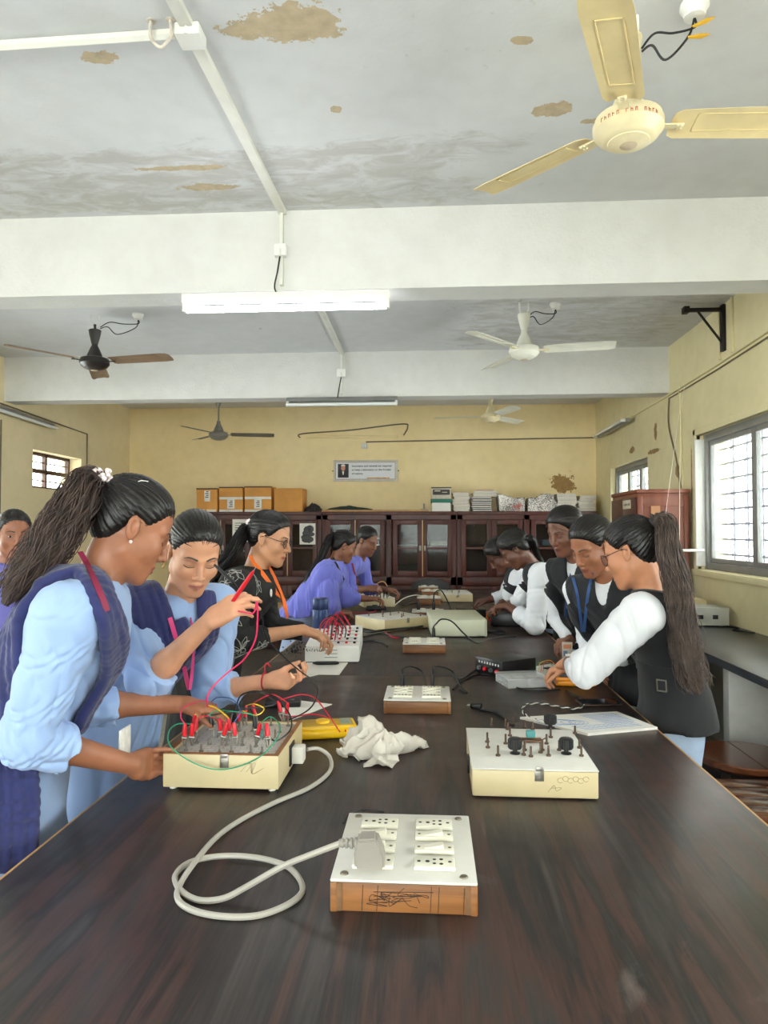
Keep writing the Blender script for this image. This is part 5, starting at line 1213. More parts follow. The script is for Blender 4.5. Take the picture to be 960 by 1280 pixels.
def creases(a, b, c, e, amp, seed):       # irregular pulled folds round a sleeve, strongest at the bend of the elbow
    rs = np.random.RandomState(seed+40); P = rs.uniform(0, 6.28, 8); u = unit(b-a); x0, y0, _ = fr(u)
    def fn(x, y, z):
        X, Y, Z = x-b[0], y-b[1], z-b[2]; h = X*u[0]+Y*u[1]+Z*u[2]; p, q = X*x0[0]+Y*x0[1]+Z*x0[2], X*y0[0]+Y*y0[1]+Z*y0[2]; th = np.arctan2(q, p)
        w = np.exp(-(np.sqrt(X*X+Y*Y+Z*Z)/.10)**2); g = .35+.9*w
        s1 = np.abs(np.sin(h*24+1.5*th*np.sign(np.sin(P[0]))+1.2*np.sin(2*th+P[1])+P[2]+.8*np.sin(h*29))); s2 = np.abs(np.sin(h*41+2.6*np.sin(th+P[3])+P[4]+1.4*np.sin(h*17+th)))
        m = .5+.5*np.sin(1.0*th+h*9+P[5]); return amp*g*((1-s1)**2*2.0*m+(1-s2)**2*1.2*(1-m)-.4)
    return fn
# ------------------------------------------------------------ head
class Head:
    def __init__(s, C, fwd, up=(0, 0, 1), sc_=.93, roll=0.):
        s.C = np.asarray(C, float); f = unit(fwd); u = np.asarray(up, float); u = unit(u-f*(u@f)); r = np.cross(f, u)
        if roll: u2 = u*math.cos(roll)+r*math.sin(roll); r = np.cross(f, u2); u = u2
        s.R = np.stack([r, f, u]); s.s = sc_                 # rows: right, forward, up
    def w(s, p): return s.C+(np.asarray(p, float)*s.s)@s.R
    def loc(s, P): return ((np.asarray(P)-s.C)@s.R.T)/s.s
    def sdf(s, x, y, z, ears=True):
        ax = np.abs(x); mn = lambda a, b, k: np.minimum(a, b)-(np.maximum(k-np.abs(a-b), 0)/k)**2*k*.25
        mx = lambda a, b, k: -mn(-a, -b, k)
        def el(c, r, px=ax):
            p, q, w_ = px-c[0], y-c[1], z-c[2]; k0 = np.sqrt((p/r[0])**2+(q/r[1])**2+(w_/r[2])**2); k1 = np.sqrt((p/r[0]**2)**2+(q/r[1]**2)**2+(w_/r[2]**2)**2)+1e-9; return k0*(k0-1)/k1
        def sp(c, r): return np.sqrt((ax-c[0])**2+(y-c[1])**2+(z-c[2])**2)-r
        def cn(a, b, ra, rb):
            ba = np.array(b)-np.array(a); L = ba@ba; h = np.clip(((ax-a[0])*ba[0]+(y-a[1])*ba[1]+(z-a[2])*ba[2])/L, 0, 1)
            return np.sqrt((ax-a[0]-h*ba[0])**2+(y-a[1]-h*ba[1])**2+(z-a[2]-h*ba[2])**2)-(ra+(rb-ra)*h)
        d = mn(el((0, -.014, .036), (.073, .096, .082), x), el((0, .02, -.034), (.061, .066, .078), x), .03)
        d = mn(d, cn((.047, .0, -.062), (.012, .064, -.104), .016, .016), .035)
        d = mn(d, el((0, .072, -.105), (.02, .015, .014), x), .02); d = mn(d, sp((.036, .05, -.032), .029), .02)
        d = mn(d, cn((.044, .062, .019), (.012, .077, .014), .009, .0105), .014)
        d = mx(d, -sp((.032, .0945, -.002), .0165), .014)
        d = mn(d, el((.0315, .0655, -.003), (.0165, .0135, .0118)), .004)
        d = mn(d, cn((0, .081, .008), (0, .1045, -.034), .0065, .0092), .013); d = mn(d, sp((.0115, .0935, -.039), .0082), .006)
        d = mx(d, -cn((.006, .1, -.05), (.0065, .097, -.042), .0035, .002), .003)
        d = mn(d, el((0, .068, -.07), (.03, .021, .027), x), .02)
        d = mn(d, cn((.021, .078, -.0685), (.004, .0915, -.0645), .0042, .0058), .004); d = mn(d, cn((.017, .0795, -.0745), (0, .0905, -.0775), .0046, .0068), .004)
        d = mx(d, -cn((.024, .084, -.0715), (0, .098, -.071), .0014, .0018), .0025)
        if ears:
            yy = (y+.012)+.2*(z+.01); off = .0735+.30*np.maximum(0, -yy)
            e = (np.sqrt(((ax-off)/.0068)**2+(yy/.0165)**2+((z+.010)/.029)**2)-1)*.0068
            q = (np.sqrt(((ax-off-.0055)/.0062)**2+((yy-.002)/.0092)**2+((z+.006)/.0165)**2)-1)*.0062; e = mx(e, -q, .0015)
            d = mn(d, e, .004)
        return d*1.0
    def put(s, F_):
        R = .2*s.s
        def fn(X, Y, Z):
            x, y, z = X-s.C[0], Y-s.C[1], Z-s.C[2]; q = [(s.R[i][0]*x+s.R[i][1]*y+s.R[i][2]*z)/s.s for i in range(3)]; return s.sdf(*q)*s.s
        F_.put(fn, s.C-R*.72, s.C+R*.72, .02)
    def face(s, pts):                     # (x, z) on the front of the face -> room points, pushed along the view axis
        P = np.array([(x, .125, z) for x, z in pts], float)
        for _ in range(40): P[:, 1] -= s.sdf(P[:, 0], P[:, 1], P[:, 2])*.8
        return P
    def tone(s, base, lip, lid=None):
        base = np.array(lin(base)); lip = np.array(lin(lip))
        def fn(W):
            q = s.loc(W); c = np.tile(base, (len(W), 1)); x, y, z = np.abs(q[:, 0]), q[:, 1], q[:, 2]
            inh = (np.linalg.norm(q, axis=1) < .16)
            l = np.exp(-((z+.0715)/(.0085*(1-.5*np.clip(x/.024, 0, 1)**2)+1e-4))**4)*np.clip((.025-x)/.004, 0, 1)*(y > .07)*inh; c = c*(1-l[:, None])+lip*l[:, None]
            e = np.exp(-((x-.0315)/.02)**4-((z-.002)/.013)**4)*(y > .05)*inh*.35; c = c*(1-e[:, None])+base*.55*e[:, None]
            return c
        return fn
def zline(y):                             # where the hair starts, by distance forward of the head's middle
    return np.interp(y, [-.12, -.075, -.05, -.032, -.018, .0, .016, .032, .05, .066, .078, .1], [-.098, -.092, -.07, -.03, .01, .012, -.002, .022, .05, .066, .074, .10])
def skinmat(name, rough=.48):
    m = bpy.data.materials.new(name); m.use_nodes = True; t = NT(m); a = t.new('ShaderNodeVertexColor', layer_name='tone')
    n = t.ramp(t.noise(18, 5), [(.3, (.86, .84, .84)), (.7, (1.1, 1.06, 1.04))]); t.link(t.mix(1, a.outputs['Color'], n, 'MULTIPLY'), t.b.inputs['Base Color'])
    t.b.inputs['Roughness'].default_value = rough; t.b.inputs['Subsurface Weight'].default_value = .08; t.b.inputs['Subsurface Radius'].default_value = (.01, .004, .002); t.bump(t.noise(350, 2), .12, .001); return m
M_SKIN = skinmat('skin')
def hairmat(name, c1, c2, rough=.38):
    m = bpy.data.materials.new(name); m.use_nodes = True; t = NT(m); t.link(t.ramp(t.noise(30, 4), [(.3, lin(c1)), (.7, lin(c2))]), t.b.inputs['Base Color'])
    t.b.inputs['Roughness'].default_value = rough; t.b.inputs['Specular IOR Level'].default_value = .38; return m
M_HAIR = hairmat('black_hair', (17, 15, 15), (30, 26, 26)); M_HAIRB = hairmat('brown_black_hair', (46, 36, 34), (84, 66, 60), .5); M_HAIRP = hairmat('dusty_brown_hair', (58, 48, 44), (96, 80, 72), .55)
def hair(h, parent, tie, seed=0, lift=.007, tail=None, name='hair', low=0., mats=None, line=None, fine=.0036, part_dir=None, back=.0):
    """cap of combed hair drawn to the tie point (head coordinates) plus a tail along room points"""
    line = line or zline; tie = np.asarray(tie, float); R = .135*h.s; rs = np.random.RandomState(seed)
    ax = [axis(h.C[i]-R, h.C[i]+R, [(9, fine)]) for i in range(3)]; F_ = Field(ax); td = unit(tie-np.array((0, -.014, .036))); e1, e2, _ = fr(td)
    def capd(x, y, z):
        d = np.sqrt((x/(.073+lift))**2+((y+.014)/(.096+lift+back*.5))**2+((z-.036)/(.082+lift))**2); d = (d-1)*.085
        d2 = np.sqrt((x/(.060))**2+((y+.036)/(.052+back))**2+((z+.02)/.062)**2); d2 = (d2-1)*.055
        k = .03; d = np.minimum(d, d2)-(np.maximum(k-np.abs(d-d2), 0)/k)**2*k*.25
        q0, q1 = x*e1[0]+y*e1[1]+(z-.036)*e1[2], x*e2[0]+y*e2[1]+(z-.036)*e2[2]; th = np.arctan2(q1, q0); rr = np.sqrt(q0*q0+q1*q1)
        gr = .0011*np.sin(th*38+2*np.sin(th*5+seed))+.0008*np.sin(th*71+1.5*np.sin(9*th)); d = d+gr*np.clip(rr/.04, 0, 1)
        d = d+.0075*(1-np.clip((z-line(y))/.06, 0, 1))**2; cut = line(y)-z; k = .006; return -(np.minimum(-d, -cut)-(np.maximum(k-np.abs(d-cut), 0)/k)**2*k*.25)
    def fn(X, Y, Z):
        x, y, z = X-h.C[0], Y-h.C[1], Z-h.C[2]; q = [(h.R[i][0]*x+h.R[i][1]*y+h.R[i][2]*z)/h.s for i in range(3)]; return capd(*q)*h.s
    F_.put(fn, h.C-R, h.C+R, 0); W, Q = F_.mesh(); b = B(); L = np.array(parent.location); b.add(W-L, Q.tolist())
    # combed locks
    n = 170; c0 = np.array((0, -.014, .036)); o_ax = np.array((.073, .096, .082))+lift
    for k in range(n):
        for _ in range(30):
            u = unit(rs.normal(size=3)); p = c0+u*o_ax
            if abs(p[2]-line(p[1])) < .016 or (rs.rand() < .25 and p[2] > line(p[1])): break
        tp = td; pts = []
        for t in np.linspace(0, .97, 12):
            ang = math.acos(np.clip(u@tp, -1, 1)); sl = u if ang < 1e-3 else (math.sin((1-t)*ang)*u+math.sin(t*ang)*tp)/math.sin(ang); q = c0+sl*(o_ax-.002+.0025*math.sin(PI*t)*rs.rand()-.004*max(0, 1-4*t))
            if q[1] < -.02: q[1] -= back*.5
            pts.append(h.w(q)-L)
        b.tube(pts, np.array([.0004]+[.0012*h.s/.93]*9+[.0011, .001]), 4, False)
    if tail is not None:
        b.mi(1 if mats and len(mats) > 1 else 0)
        P = smooth(tail['path'], 10); wd = np.interp(np.linspace(0, 1, len(P)), *zip(*tail['width'])); flat_ = tail.get('flat', .6)
        Tn = np.gradient(P, axis=0); side = np.asarray(tail.get('side', (0, 1, 0)), float); ns = tail.get('n', 240)
        A1 = []; A2 = []
        for i in range(len(P)):
            x, y, _ = fr(Tn[i], side); A1.append(x); A2.append(y)
        A1 = np.array(A1); A2 = np.array(A2); m = len(P)
        core = [(P[i]-L, wd[i]*.78) for i in range(m)]
        Vc = []; nn = 16
        for i in range(m):
            for k in range(nn):
                a = 2*PI*k/nn; q = 1+.12*math.sin(5*a+i*.13)
                taper = min(1, (m-1-i)/(m*.18)); Vc.append(P[i]-L+(A1[i]*math.cos(a)+A2[i]*math.sin(a)*flat_)*wd[i]*.8*q*(.25+.75*taper))
        b.add(Vc, [(i*nn+k, i*nn+(k+1) % nn, (i+1)*nn+(k+1) % nn, (i+1)*nn+k) for i in range(m-1) for k in range(nn)]+[tuple(range(nn)), tuple(range((m-1)*nn, m*nn))])
        for k in range(ns):
            a = rs.uniform(0, 2*PI); r = math.sqrt(rs.uniform(.35, 1.05)); e = int(m*rs.uniform(.72, 1.0)); ph = rs.uniform(0, 6.28, 3); wv = tail.get('wave', .1); fly = 1+.25*(rs.rand() < .08)*rs.rand()
            pts = [P[i]-L+(A1[i]*math.cos(a+wv*2*math.sin(i*.22+ph[0]))+A2[i]*math.sin(a+wv*2*math.sin(i*.22+ph[0]))*flat_)*wd[i]*r*fly*(1+wv*math.sin(i*.35+ph[1])) for i in range(0, e, 2)]
            if len(pts) > 3: b.tube(pts, np.linspace(tail.get('r', .0019), .0006, len(pts)), 4, False)
    o = obj(name, b, mats or [M_HAIR]); o.parent = parent; return o
def pick(G, px, py, off=0., Y=None, base=None):      # the point of the dressed figure seen at a place of the photograph
    d = np.array(_ray(px, py)); ts = np.arange(.9, 7, .003); P = np.array((0, 0, ZC))+ts[:, None]*d; best = None
    Fs = base if isinstance(base, list) else [base or G['cloth']]
    for F_ in Fs:
        lo = np.array([a[1] for a in F_.ax]); hi = np.array([a[-2] for a in F_.ax]); m = ((P > lo) & (P < hi)).all(1)
        if not m.any(): continue
        v = F_.sample(P[m]); i = np.argmax(v < off)
        if v[i] < off: t = ts[m][i]; best = t if best is None else min(best, t)
    if best is None: return J(px, py, Y if Y else G['neck'][1])
    return np.array((0, 0, ZC))+best*d
def picks(G, pts, off=.004, base=None): return [pick(G, p[0], p[1], off, p[2] if len(p) > 2 else None, base) for p in pts]
def strap(G, name, m, pts, width, off=.004, base=None, th=.0015):    # a lanyard lying on the clothes
    b0 = base or [G['cloth'], G['F']]; P = smooth(picks(G, pts, off, b0), 8); P = (P+np.roll(P, 1, 0)+np.roll(P, -1, 0))/3 if False else P
    f = (b0 if isinstance(b0, list) else [b0])[0]; v = np.array((0, 0, ZC))-P; Nn = f.grad(P, .02)+.8*v/np.linalg.norm(v, axis=1)[:, None]; Nn /= np.linalg.norm(Nn, axis=1)[:, None]
    return worldpart(name, B().ribbon(P, Nn, width, th), m, G['t'])
# ------------------------------------------------------------ hands
def hand(F_, W, D, N, side, curl, spread=.06, s=.93, thumb=(.55, .2), r=1.0, k=.006):
    """W wrist, D along the hand, N way the palm faces, side 'R'/'L'; curl: per finger three joint angles; returns finger tip points"""
    D = unit(D); N = unit(np.asarray(N, float)-D*(np.asarray(N, float)@D)); Tt = np.cross(D, N)*(1 if side == 'R' else -1); tips = []
    off = (.027, .009, -.009, -.025); Ls = (.083, .087, .083, .074); seg = ((.041, .025, .020), (.045, .029, .021), (.042, .027, .021), (.033, .02, .018))
    Wc = np.asarray(W, float)
    for i in range(4):
        base = Wc+(D*Ls[i]+Tt*off[i])*s
        F_.cone(Wc+(D*.012+Tt*off[i]*.55)*s, base, .0155*s*r, .0105*s*r, .014)
        F_.cone(Wc+(D*.03+Tt*off[i]*.8+N*.004)*s, base-D*.01*s+N*.002, .013*s, .0095*s, .01)
    for i in range(4):
        p = Wc+(D*Ls[i]+Tt*off[i])*s; a = 0; dd = unit(D+Tt*spread*(1.5-i)); rr = (.0088, .0080, .0072, .0058) if i < 3 else (.0076, .0068, .0062, .005)
        for j in range(3):
            a += curl[i][j]; v = dd*math.cos(a)+N*math.sin(a); q = p+v*seg[i][j]*s; F_.cone(p, q, rr[j]*s*r, rr[j+1]*s*r, k); p = q
        tips.append(p)
    b0 = Wc+(D*.018+Tt*.022+N*.006)*s; v = unit(D*math.cos(thumb[0])+Tt*math.sin(thumb[0])*.9+N*thumb[1]); b1 = b0+v*.043*s
    F_.cone(Wc+(D*.02+Tt*.01+N*.004)*s, b0, .015*s, .014*s, .012); F_.cone(b0, b1, .0135*s, .0098*s, .01)
    v2 = unit(v+D*.35+N*.25-Tt*.25); b2 = b1+v2*.031*s; v3 = unit(v2+N*.2+D*.2-Tt*.1); b3 = b2+v3*.024*s
    F_.cone(b1, b2, .0094*s, .0088*s, k); F_.cone(b2, b3, .0088*s, .0068*s, k); tips.append(b3); return tips
RELAX = ((.35, .5, .3), (.4, .55, .35), (.45, .6, .35), (.5, .6, .4)); PINCH = ((.75, .7, .4), (.75, .75, .4), (.8, .8, .4), (.85, .8, .4)); GRIP = ((.9, 1.0, .6), (.95, 1.0, .6), (1.0, 1.0, .6), (1.0, 1.0, .6))
# ------------------------------------------------------------ the person
def person(label, loc, P):
    """builds the continuous body and returns helpers to dress it"""
    t = thing('person', label, 'person', loc); t['P'] = 0; del t['P']
    neck, pel, hd = V3(*P['neck']), V3(*P['pelvis']), P['head']
    fa, fc = math.radians(P['face_p']), math.radians(P.get('face_c', P['face_p'])); sR, sL = P['shoulders']; sR, sL = V3(*sR), V3(*sL)
    zp, zn = pel[2], neck[2]; S = P.get('size', 1.)
    cf = V3(math.cos(fc), math.sin(fc), 0)
    rows = [(-.3, .150, .100, -.01), (-.12, .165, .112, -.012), (.02, .160, .108, -.005), (.32, .122, .086, 0), (.52, .135, .098, .012), (.68, .145, .108, .018), (.84, .150, .092, .0), (.94, .10, .066, -.008), (1., .060, .054, -.008)]
    st = []
    for q, w, d, sh in rows:
        c = pel+(neck-pel)*q if q > 0 else pel+V3(0, 0, (zn-zp)*q); a = fa+(fc-fa)*min(max(q, 0), 1); cc = c+V3(math.cos(a), math.sin(a), 0)*sh; st.append((zp+(zn-zp)*q, cc[0], cc[1], w*S*P.get('wide', 1), d*S*P.get('deep', 1), a))
    arms = P['arms']; fine = P.get('fine', .004); pts = [neck, pel, hd.C+.14, hd.C-.14, sR, sL]+[V3(*arms[k][j]) for k in arms for j in ('el', 'wr')]+[V3(*arms[k]['wr'])+unit(arms[k]['D'])*.2 for k in arms]
    lo = np.min(pts, axis=0)-.13; hi = np.max(pts, axis=0)+.13; lo[0] = min(lo[0], pel[0]-.24); hi[0] = max(hi[0], pel[0]+.24); lo[1] = min(lo[1], pel[1]-.24); hi[1] = max(hi[1], pel[1]+.24)
    zl = P.get('zfine', .74)
    gx = lambda f: [axis(lo[0], hi[0], [(hi[0], f)]), axis(lo[1], hi[1], [(hi[1], f)]), axis(-.03, hi[2], [(zl, .014), (hi[2], f)])]
    F_ = Field(gx(fine)); F_.torso(st, -.012, .02, z1=zn-.005)
    F_.cone(sR, sL, .042*S, .042*S, .04); F_.cone(neck-V3(0, 0, .03), hd.w((0, -.022, -.05)), .050*S, .046*S, .03); F_.cone(neck-V3(0, 0, .02)+cf*.012, hd.w((0, .0, -.06)), .042*S, .036*S, .02)
    hd.put(F_); tips = {}
    for k, a in arms.items():
        s0 = sR if k == 'R' else sL; el, wr = V3(*a['el']), V3(*a['wr']); am = a.get('r', 1.)*S
        F_.cone(s0, el, .042*am, .034*am, .03); mid = el+(wr-el)*.3; F_.cone(el, mid, .034*am, .0335*am, .015); F_.cone(mid, wr, .0335*am, .0225*am, .02)
        if not a.get('nohand'): tips[k] = hand(F_, wr, a['D'], a['N'], k, a.get('curl', RELAX), a.get('spread', .06), a.get('s', .92), a.get('thumb', (.55, .25)))
    r_ = V3(math.sin(fa), -math.cos(fa), 0); fp = V3(math.cos(fa), math.sin(fa), 0)
    for s in (-1, 1):
        hip = pel+r_*s*.085-V3(0, 0, .04); kn = V3(hip[0], hip[1], .46)+fp*.01; an = V3(hip[0], hip[1], .075)-fp*.02
        F_.cone(hip, kn, .082*S, .052*S, .03); F_.cone(kn, an, .05*S, .033*S, .02); F_.cone(an-V3(0, 0, .03)-fp*.02, an+fp*.14-V3(0, 0, .05), .035, .026, .03)
    body = field_obj('body', F_, M_SKIN, t, True, hd.tone(P.get('skin', (176, 120, 90)), P.get('lip', (140, 76, 66))))
    return dict(t=t, st=st, F=F_, gx=gx, sR=sR, sL=sL, neck=neck, pel=pel, arms=arms, head=hd, tips=tips, fa=fa, fc=fc, S=S, P=P, zp=zp, zn=zn, fine=fine)
def stations(G, hem=None, flare=.03):
    st = [list(r) for r in G['st']]
    if hem is not None:
        r0 = st[0]; st = [r for r in st if r[0] > hem+.05]; r0 = st[0]; st.insert(0, [hem, r0[1], r0[2], r0[3]+flare, r0[4]+flare, r0[5]])
    return st
def garment(G, name, m, grow=.012, hem=.6, sleeves=(.55, .55), srad=1.45, seed=1, fold=.004, neckr=0, arms=True, flare=.04, fine=None, vneck=0., kfold=1., extra=None, zfold=(1, 1, .35), topz=0., bar=1.):
    f = fine or G['fine']; ax = G['gx'](f); zmax = G['zn']+.08+topz; ax[2] = axis(max(hem-.03, 0), zmax, [(.74, .012), (zmax, f)]); F_ = Field(ax); S = G['S']
    F_.torso(stations(G, hem, flare), grow, .02, z0=hem); sR, sL = G['sR'], G['sL']; mS = (sR+sL)/2; F_.cone(mS+(sR-mS)*bar, mS+(sL-mS)*bar, .046*S+grow, .046*S+grow, .05)
    cf = V3(math.cos(G['fc']), math.sin(G['fc']), 0)
    Bf = Field(ax); Bf.d = F_.d.copy(); G['base'] = Bf; F_.shift(folds(fold, 16*kfold, seed, zfold)); hd = G['head']
    if arms:
        for i, k in enumerate(('R', 'L')):
            if sleeves[i] is None: continue
            a = G['arms'][k]; s0 = sR if k == 'R' else sL; el, wr = V3(*a['el']), V3(*a['wr']); am = a.get('r', 1.)*S; q = sleeves[i]
            F2 = Field(ax); rs_ = srad if np.isscalar(srad) else srad[i]; F2.cone(s0, el, .046*am*max(1, rs_*.85)+.003, .034*am*rs_, .02)
            e = el+(wr-el)*q; n = unit(wr-el)
            if q > 0:
                F3 = Field(ax); F3.cone(el, e+(wr-el)*.12, .034*am*rs_, (.034-.010*q)*am*rs_, .02); S_ = F3.sl(np.minimum(el, wr)-.14, np.maximum(el, wr)+.14); X, Y, Z = F3.co(S_); F3.d[S_] = np.maximum(F3.d[S_], (X-e[0])*n[0]+(Y-e[1])*n[1]+(Z-e[2])*n[2])
                h = np.maximum(.015-np.abs(F2.d-F3.d), 0)/.015; F2.d = np.minimum(F2.d, F3.d)-h*h*.00375
            F2.shift(creases(s0, el, el, e, fold, seed)); F2.shift(folds(fold*.7, 30, seed+5))
            h = np.maximum(.03-np.abs(F_.d-F2.d), 0)/.03; F_.d = np.minimum(F_.d, F2.d)-h*h*.0075
    if vneck: F_.cone(G['neck']+cf*.045, G['neck']+cf*.13-V3(0, 0, vneck), .05, .004, .006, '-')
    if extra: extra(F_)
    o = field_obj(name, F_, m, G['t']); G['cloth'] = F_; return o
def trousers(G, name, m, top=.92, foot=.08, wide=1.25, fine=.01):
    pel, fa = G['pel'], G['fa']; r_ = V3(math.sin(fa), -math.cos(fa), 0); fp = V3(math.cos(fa), math.sin(fa), 0); ax = [axis(pel[i]-.3, pel[i]+.3, [(9, fine)]) for i in range(2)]+[axis(foot-.02, top+.02, [(9, fine)])]; F_ = Field(ax)
    F_.torso(G['st'], .006, .03, z0=pel[2]-.1, z1=top)
    for s in (-1, 1):
        hip = pel+r_*s*.085-V3(0, 0, .04); kn = V3(hip[0], hip[1], .46)+fp*.01; an = V3(hip[0], hip[1], foot)-fp*.02; F_.cone(hip, kn, .084*wide*.95, .062*wide, .03); F_.cone(kn, an, .062*wide, .052*wide, .02)
    F_.shift(folds(.005, 14, 5, (1, 1, .5))); F_.clip(lambda X, Y, Z: np.maximum(foot-Z, Z-top)+0*X+0*Y); return field_obj(name, F_, m, G['t'])
def drape(G, name, m, path, widths, n=6, r=.014, off=.006, seed=0, k=.012, fine=None, wdir=None, base=None, hang=None, fold=.002):
    base = base or G['base']; f = fine or G['fine']; P = smooth(path, 8)
    for _ in range(6): P[1:-1] = (P[:-2]+2*P[1:-1]+P[2:])/4
    P = base.onto(P, off, 8); W = np.interp(np.linspace(0, 1, len(P)), np.linspace(0, 1, len(widths)), widths); rs = np.random.RandomState(seed)
    Tn = np.gradient(P, axis=0); g = base.grad(P, .03); L = []
    for _ in range(10): g[1:-1] = (g[:-2]+2*g[1:-1]+g[2:])/4
    for i in range(n):
        u = (i+.5)/n*2-1; off_ = off+.005*(i % 2)+.003*rs.rand(); Q = []
        for j in range(len(P)):
            w = np.cross(unit(Tn[j]), g[j]) if wdir is None else np.asarray(wdir, float); w = w/(np.linalg.norm(w)+1e-9); Q.append(P[j]+w*W[j]/2*(u+.06*math.sin(j*.31+i*2.1)))
        Q = np.array(Q); inside = hang is None
        Q = base.onto(Q, off_, 10, outonly=not inside)
        for _ in range(5): Q[1:-1] = (Q[:-2]+2*Q[1:-1]+Q[2:])/4
        L.append(Q)
    A_ = np.concatenate(L); F_ = Field([axis(A_[:, i].min()-.04, A_[:, i].max()+.04, [(9, f)]) for i in range(3)])
    for i, Q in enumerate(L):
        for j in range(len(Q)-1):
            q = r*(.9+.25*math.sin(i*2.3)); F_.cone(Q[j], Q[j+1], q, q, k)
    F_.shift(folds(fold, 40, seed)); o = field_obj(name, F_, m, G['t']); G['drape'] = F_; return o or True
def band(G, name, m, path, width, off=.004, base=None, th=.0015, n=8):
    base = base or G['cloth']; P = base.onto(smooth(path, n), off, 10); Nn = base.grad(P); b = B().ribbon(P, Nn, width, th); return worldpart(name, b, m, G['t'])
def eyes(G, brow=.0022, lash=True, m=None):
    h = G['head']; b = B()
    for s in (-1, 1):
        P = h.face([(s*x, z) for x, z in ((.013, .0185), (.02, .0205), (.03, .0225), (.04, .0220), (.05, .0160))]); P[:, 1] += .0002
        b.tube([h.w(p) for p in smooth(P, 4)], np.interp(np.linspace(0, 1, 17), [0, .2, .7, 1], [brow*.8, brow, brow*.8, .0006])*h.s, 6)
    worldpart('eyebrows', b, M_HAIR, G['t'])
    if lash:
        b = B()
        for s in (-1, 1):
            P = h.face([(s*x, z) for x, z in ((.0165, -.0075), (.022, -.0105), (.031, -.0122), (.040, -.0105), (.0475, -.006))]); P[:, 1] += .0006
            b.tube([h.w(p) for p in smooth(P, 4)], np.interp(np.linspace(0, 1, 17), [0, .5, 1], [.0008, .0014, .0012])*h.s, 6)
        worldpart('eyelashes', b, M_HAIR, G['t'])
def open_eyes(G):
    h = G['head']; b = B()
    for s in (-1, 1):
        b.mi(0); b.sph(h.w((s*.0315, .0672, -.003)), np.array((.0128, .0135, .0056))*h.s, 14, 10, h.R.T); b.mi(1); b.sph(h.w((s*.0315, .0782, -.003)), np.array((.0056, .0032, .0052))*h.s, 12, 8, h.R.T)
    worldpart('eyes', b, [mm('eye_white', (214, 206, 200), .3, var=0), mm('dark_iris', (30, 20, 16), .2, var=0)], G['t'])
def specs(G, m, lens):
    h = G['head']; b = B()
    for s in (-1, 1):
        P = [h.w((s*.034+.0255*math.cos(a), .094-.006*abs(math.cos(a)), -.004+.020*math.sin(a))) for a in np.linspace(0, 2*PI, 25)]; b.tube(P, .0015, 6)
        b.tube([h.w(p) for p in ((s*.059, .087, .004), (s*.072, .06, .004), (s*.0775, .0, .008), (s*.079, -.02, -.002))], .0014, 6)
    b.tube([h.w(p) for p in ((-.01, .098, .0), (0, .101, .003), (.01, .098, 0))], .0014, 6); g = worldpart('eyeglasses', b, m, G['t'])
    b = B()
    for s in (-1, 1):
        V = [h.w((s*.034+.0245*math.cos(a), .0935-.006*abs(math.cos(a)), -.004+.019*math.sin(a))) for a in np.linspace(0, 2*PI, 24, endpoint=False)]; b.add(V+[v+h.R[1]*.0008 for v in V], [tuple(range(23, -1, -1)), tuple(range(24, 48))]+[(i, (i+1) % 24, 24+(i+1) % 24, 24+i) for i in range(24)])
    L = np.array(G['t'].location); b.v = [tuple(np.array(v)-L) for v in b.v]; o = obj('lens', b, lens); o.parent = g
def stud(G, side, m, r=.0034, drop=False):
    h = G['head']; b = B().sph(h.w((side*.083, -.002, -.041)), r, 12, 8)
    if drop: b.tube([h.w((side*.083, -.002, -.044)), h.w((side*.084, -.004, -.06))], .0012, 6); b.sph(h.w((side*.084, -.004, -.062)), .0032, 8, 6)
    worldpart('earring', b, m, G['t'])
M_BLUE = mat('light_blue_cotton', (152, 178, 222), .85, var=.06, vs=6, bump=.12, bs=500, sheen=.2); M_NAVY = mat('navy_dupatta', (34, 40, 92), .85, var=.12, vs=10, bump=.1, bs=500, sheen=.25)
M_NAVY2 = mat('navy_trouser', (26, 28, 48), .85); M_LAN = mat('maroon_lanyard', (128, 26, 62), .6, var=.05); M_PINKL = mat('pink_lanyard', (206, 62, 124), .6, var=.05); M_GOLD = mat('gold_metal', (206, 170, 100), .3, .9, var=0)
M_PEARL = mat('pearl', (228, 214, 216), .25, var=.05); M_CARD = mat('card_white', (222, 220, 216), .4, var=.15, vs=60)
# ---- first student, left foreground
hd = Head(V3(-.715, 1.665, 1.412), (math.cos(.61)*math.cos(.5), math.sin(.61)*math.cos(.5), -math.sin(.5)), sc_=.985)
G1 = person('student in light blue kurta with ponytail, navy scarf, closest on the left', (-.96, 1.62, 0), dict(neck=(-.79, 1.615, 1.285), pelvis=(-.985, 1.62, .84), head=hd, face_p=10, face_c=15, fine=.0032,
    shoulders=((-.765, 1.462, 1.225), (-.845, 1.765, 1.225)), skin=(158, 104, 76), lip=(128, 72, 62), arms=dict(
    R=dict(el=(-.845, 1.45, .965), wr=(-.705, 1.65, .85), D=(.1, 1, -.2), N=(1, -.1, .0), curl=((.5, .6, .3),)*4, thumb=(.4, -.1)),
    L=dict(el=(-.90, 1.78, .955), wr=(-.668, 1.91, .93), D=(1, -.08, -.12), N=(0, -.1, -1), curl=((.3, .5, .3), (.4, .6, .3), (.5, .7, .3), (.5, .7, .3))))))
eyes(G1)
garment(G1, 'kurta', M_BLUE, .018, .50, (.34, .34), 1.62, 3, .0055, flare=.05)
trousers(G1, 'trousers', M_NAVY2, .56)
pt = picks(G1, [(4, 1085, 1.46), (6, 980, 1.46), (8, 880, 1.46), (9, 800, 1.46), (18, 750, 1.47), (45, 716, 1.48), (75, 704, 1.5), (105, 718, 1.5), (124, 750), (138, 790), (147, 850), (152, 930)], .006, [G1['base']])
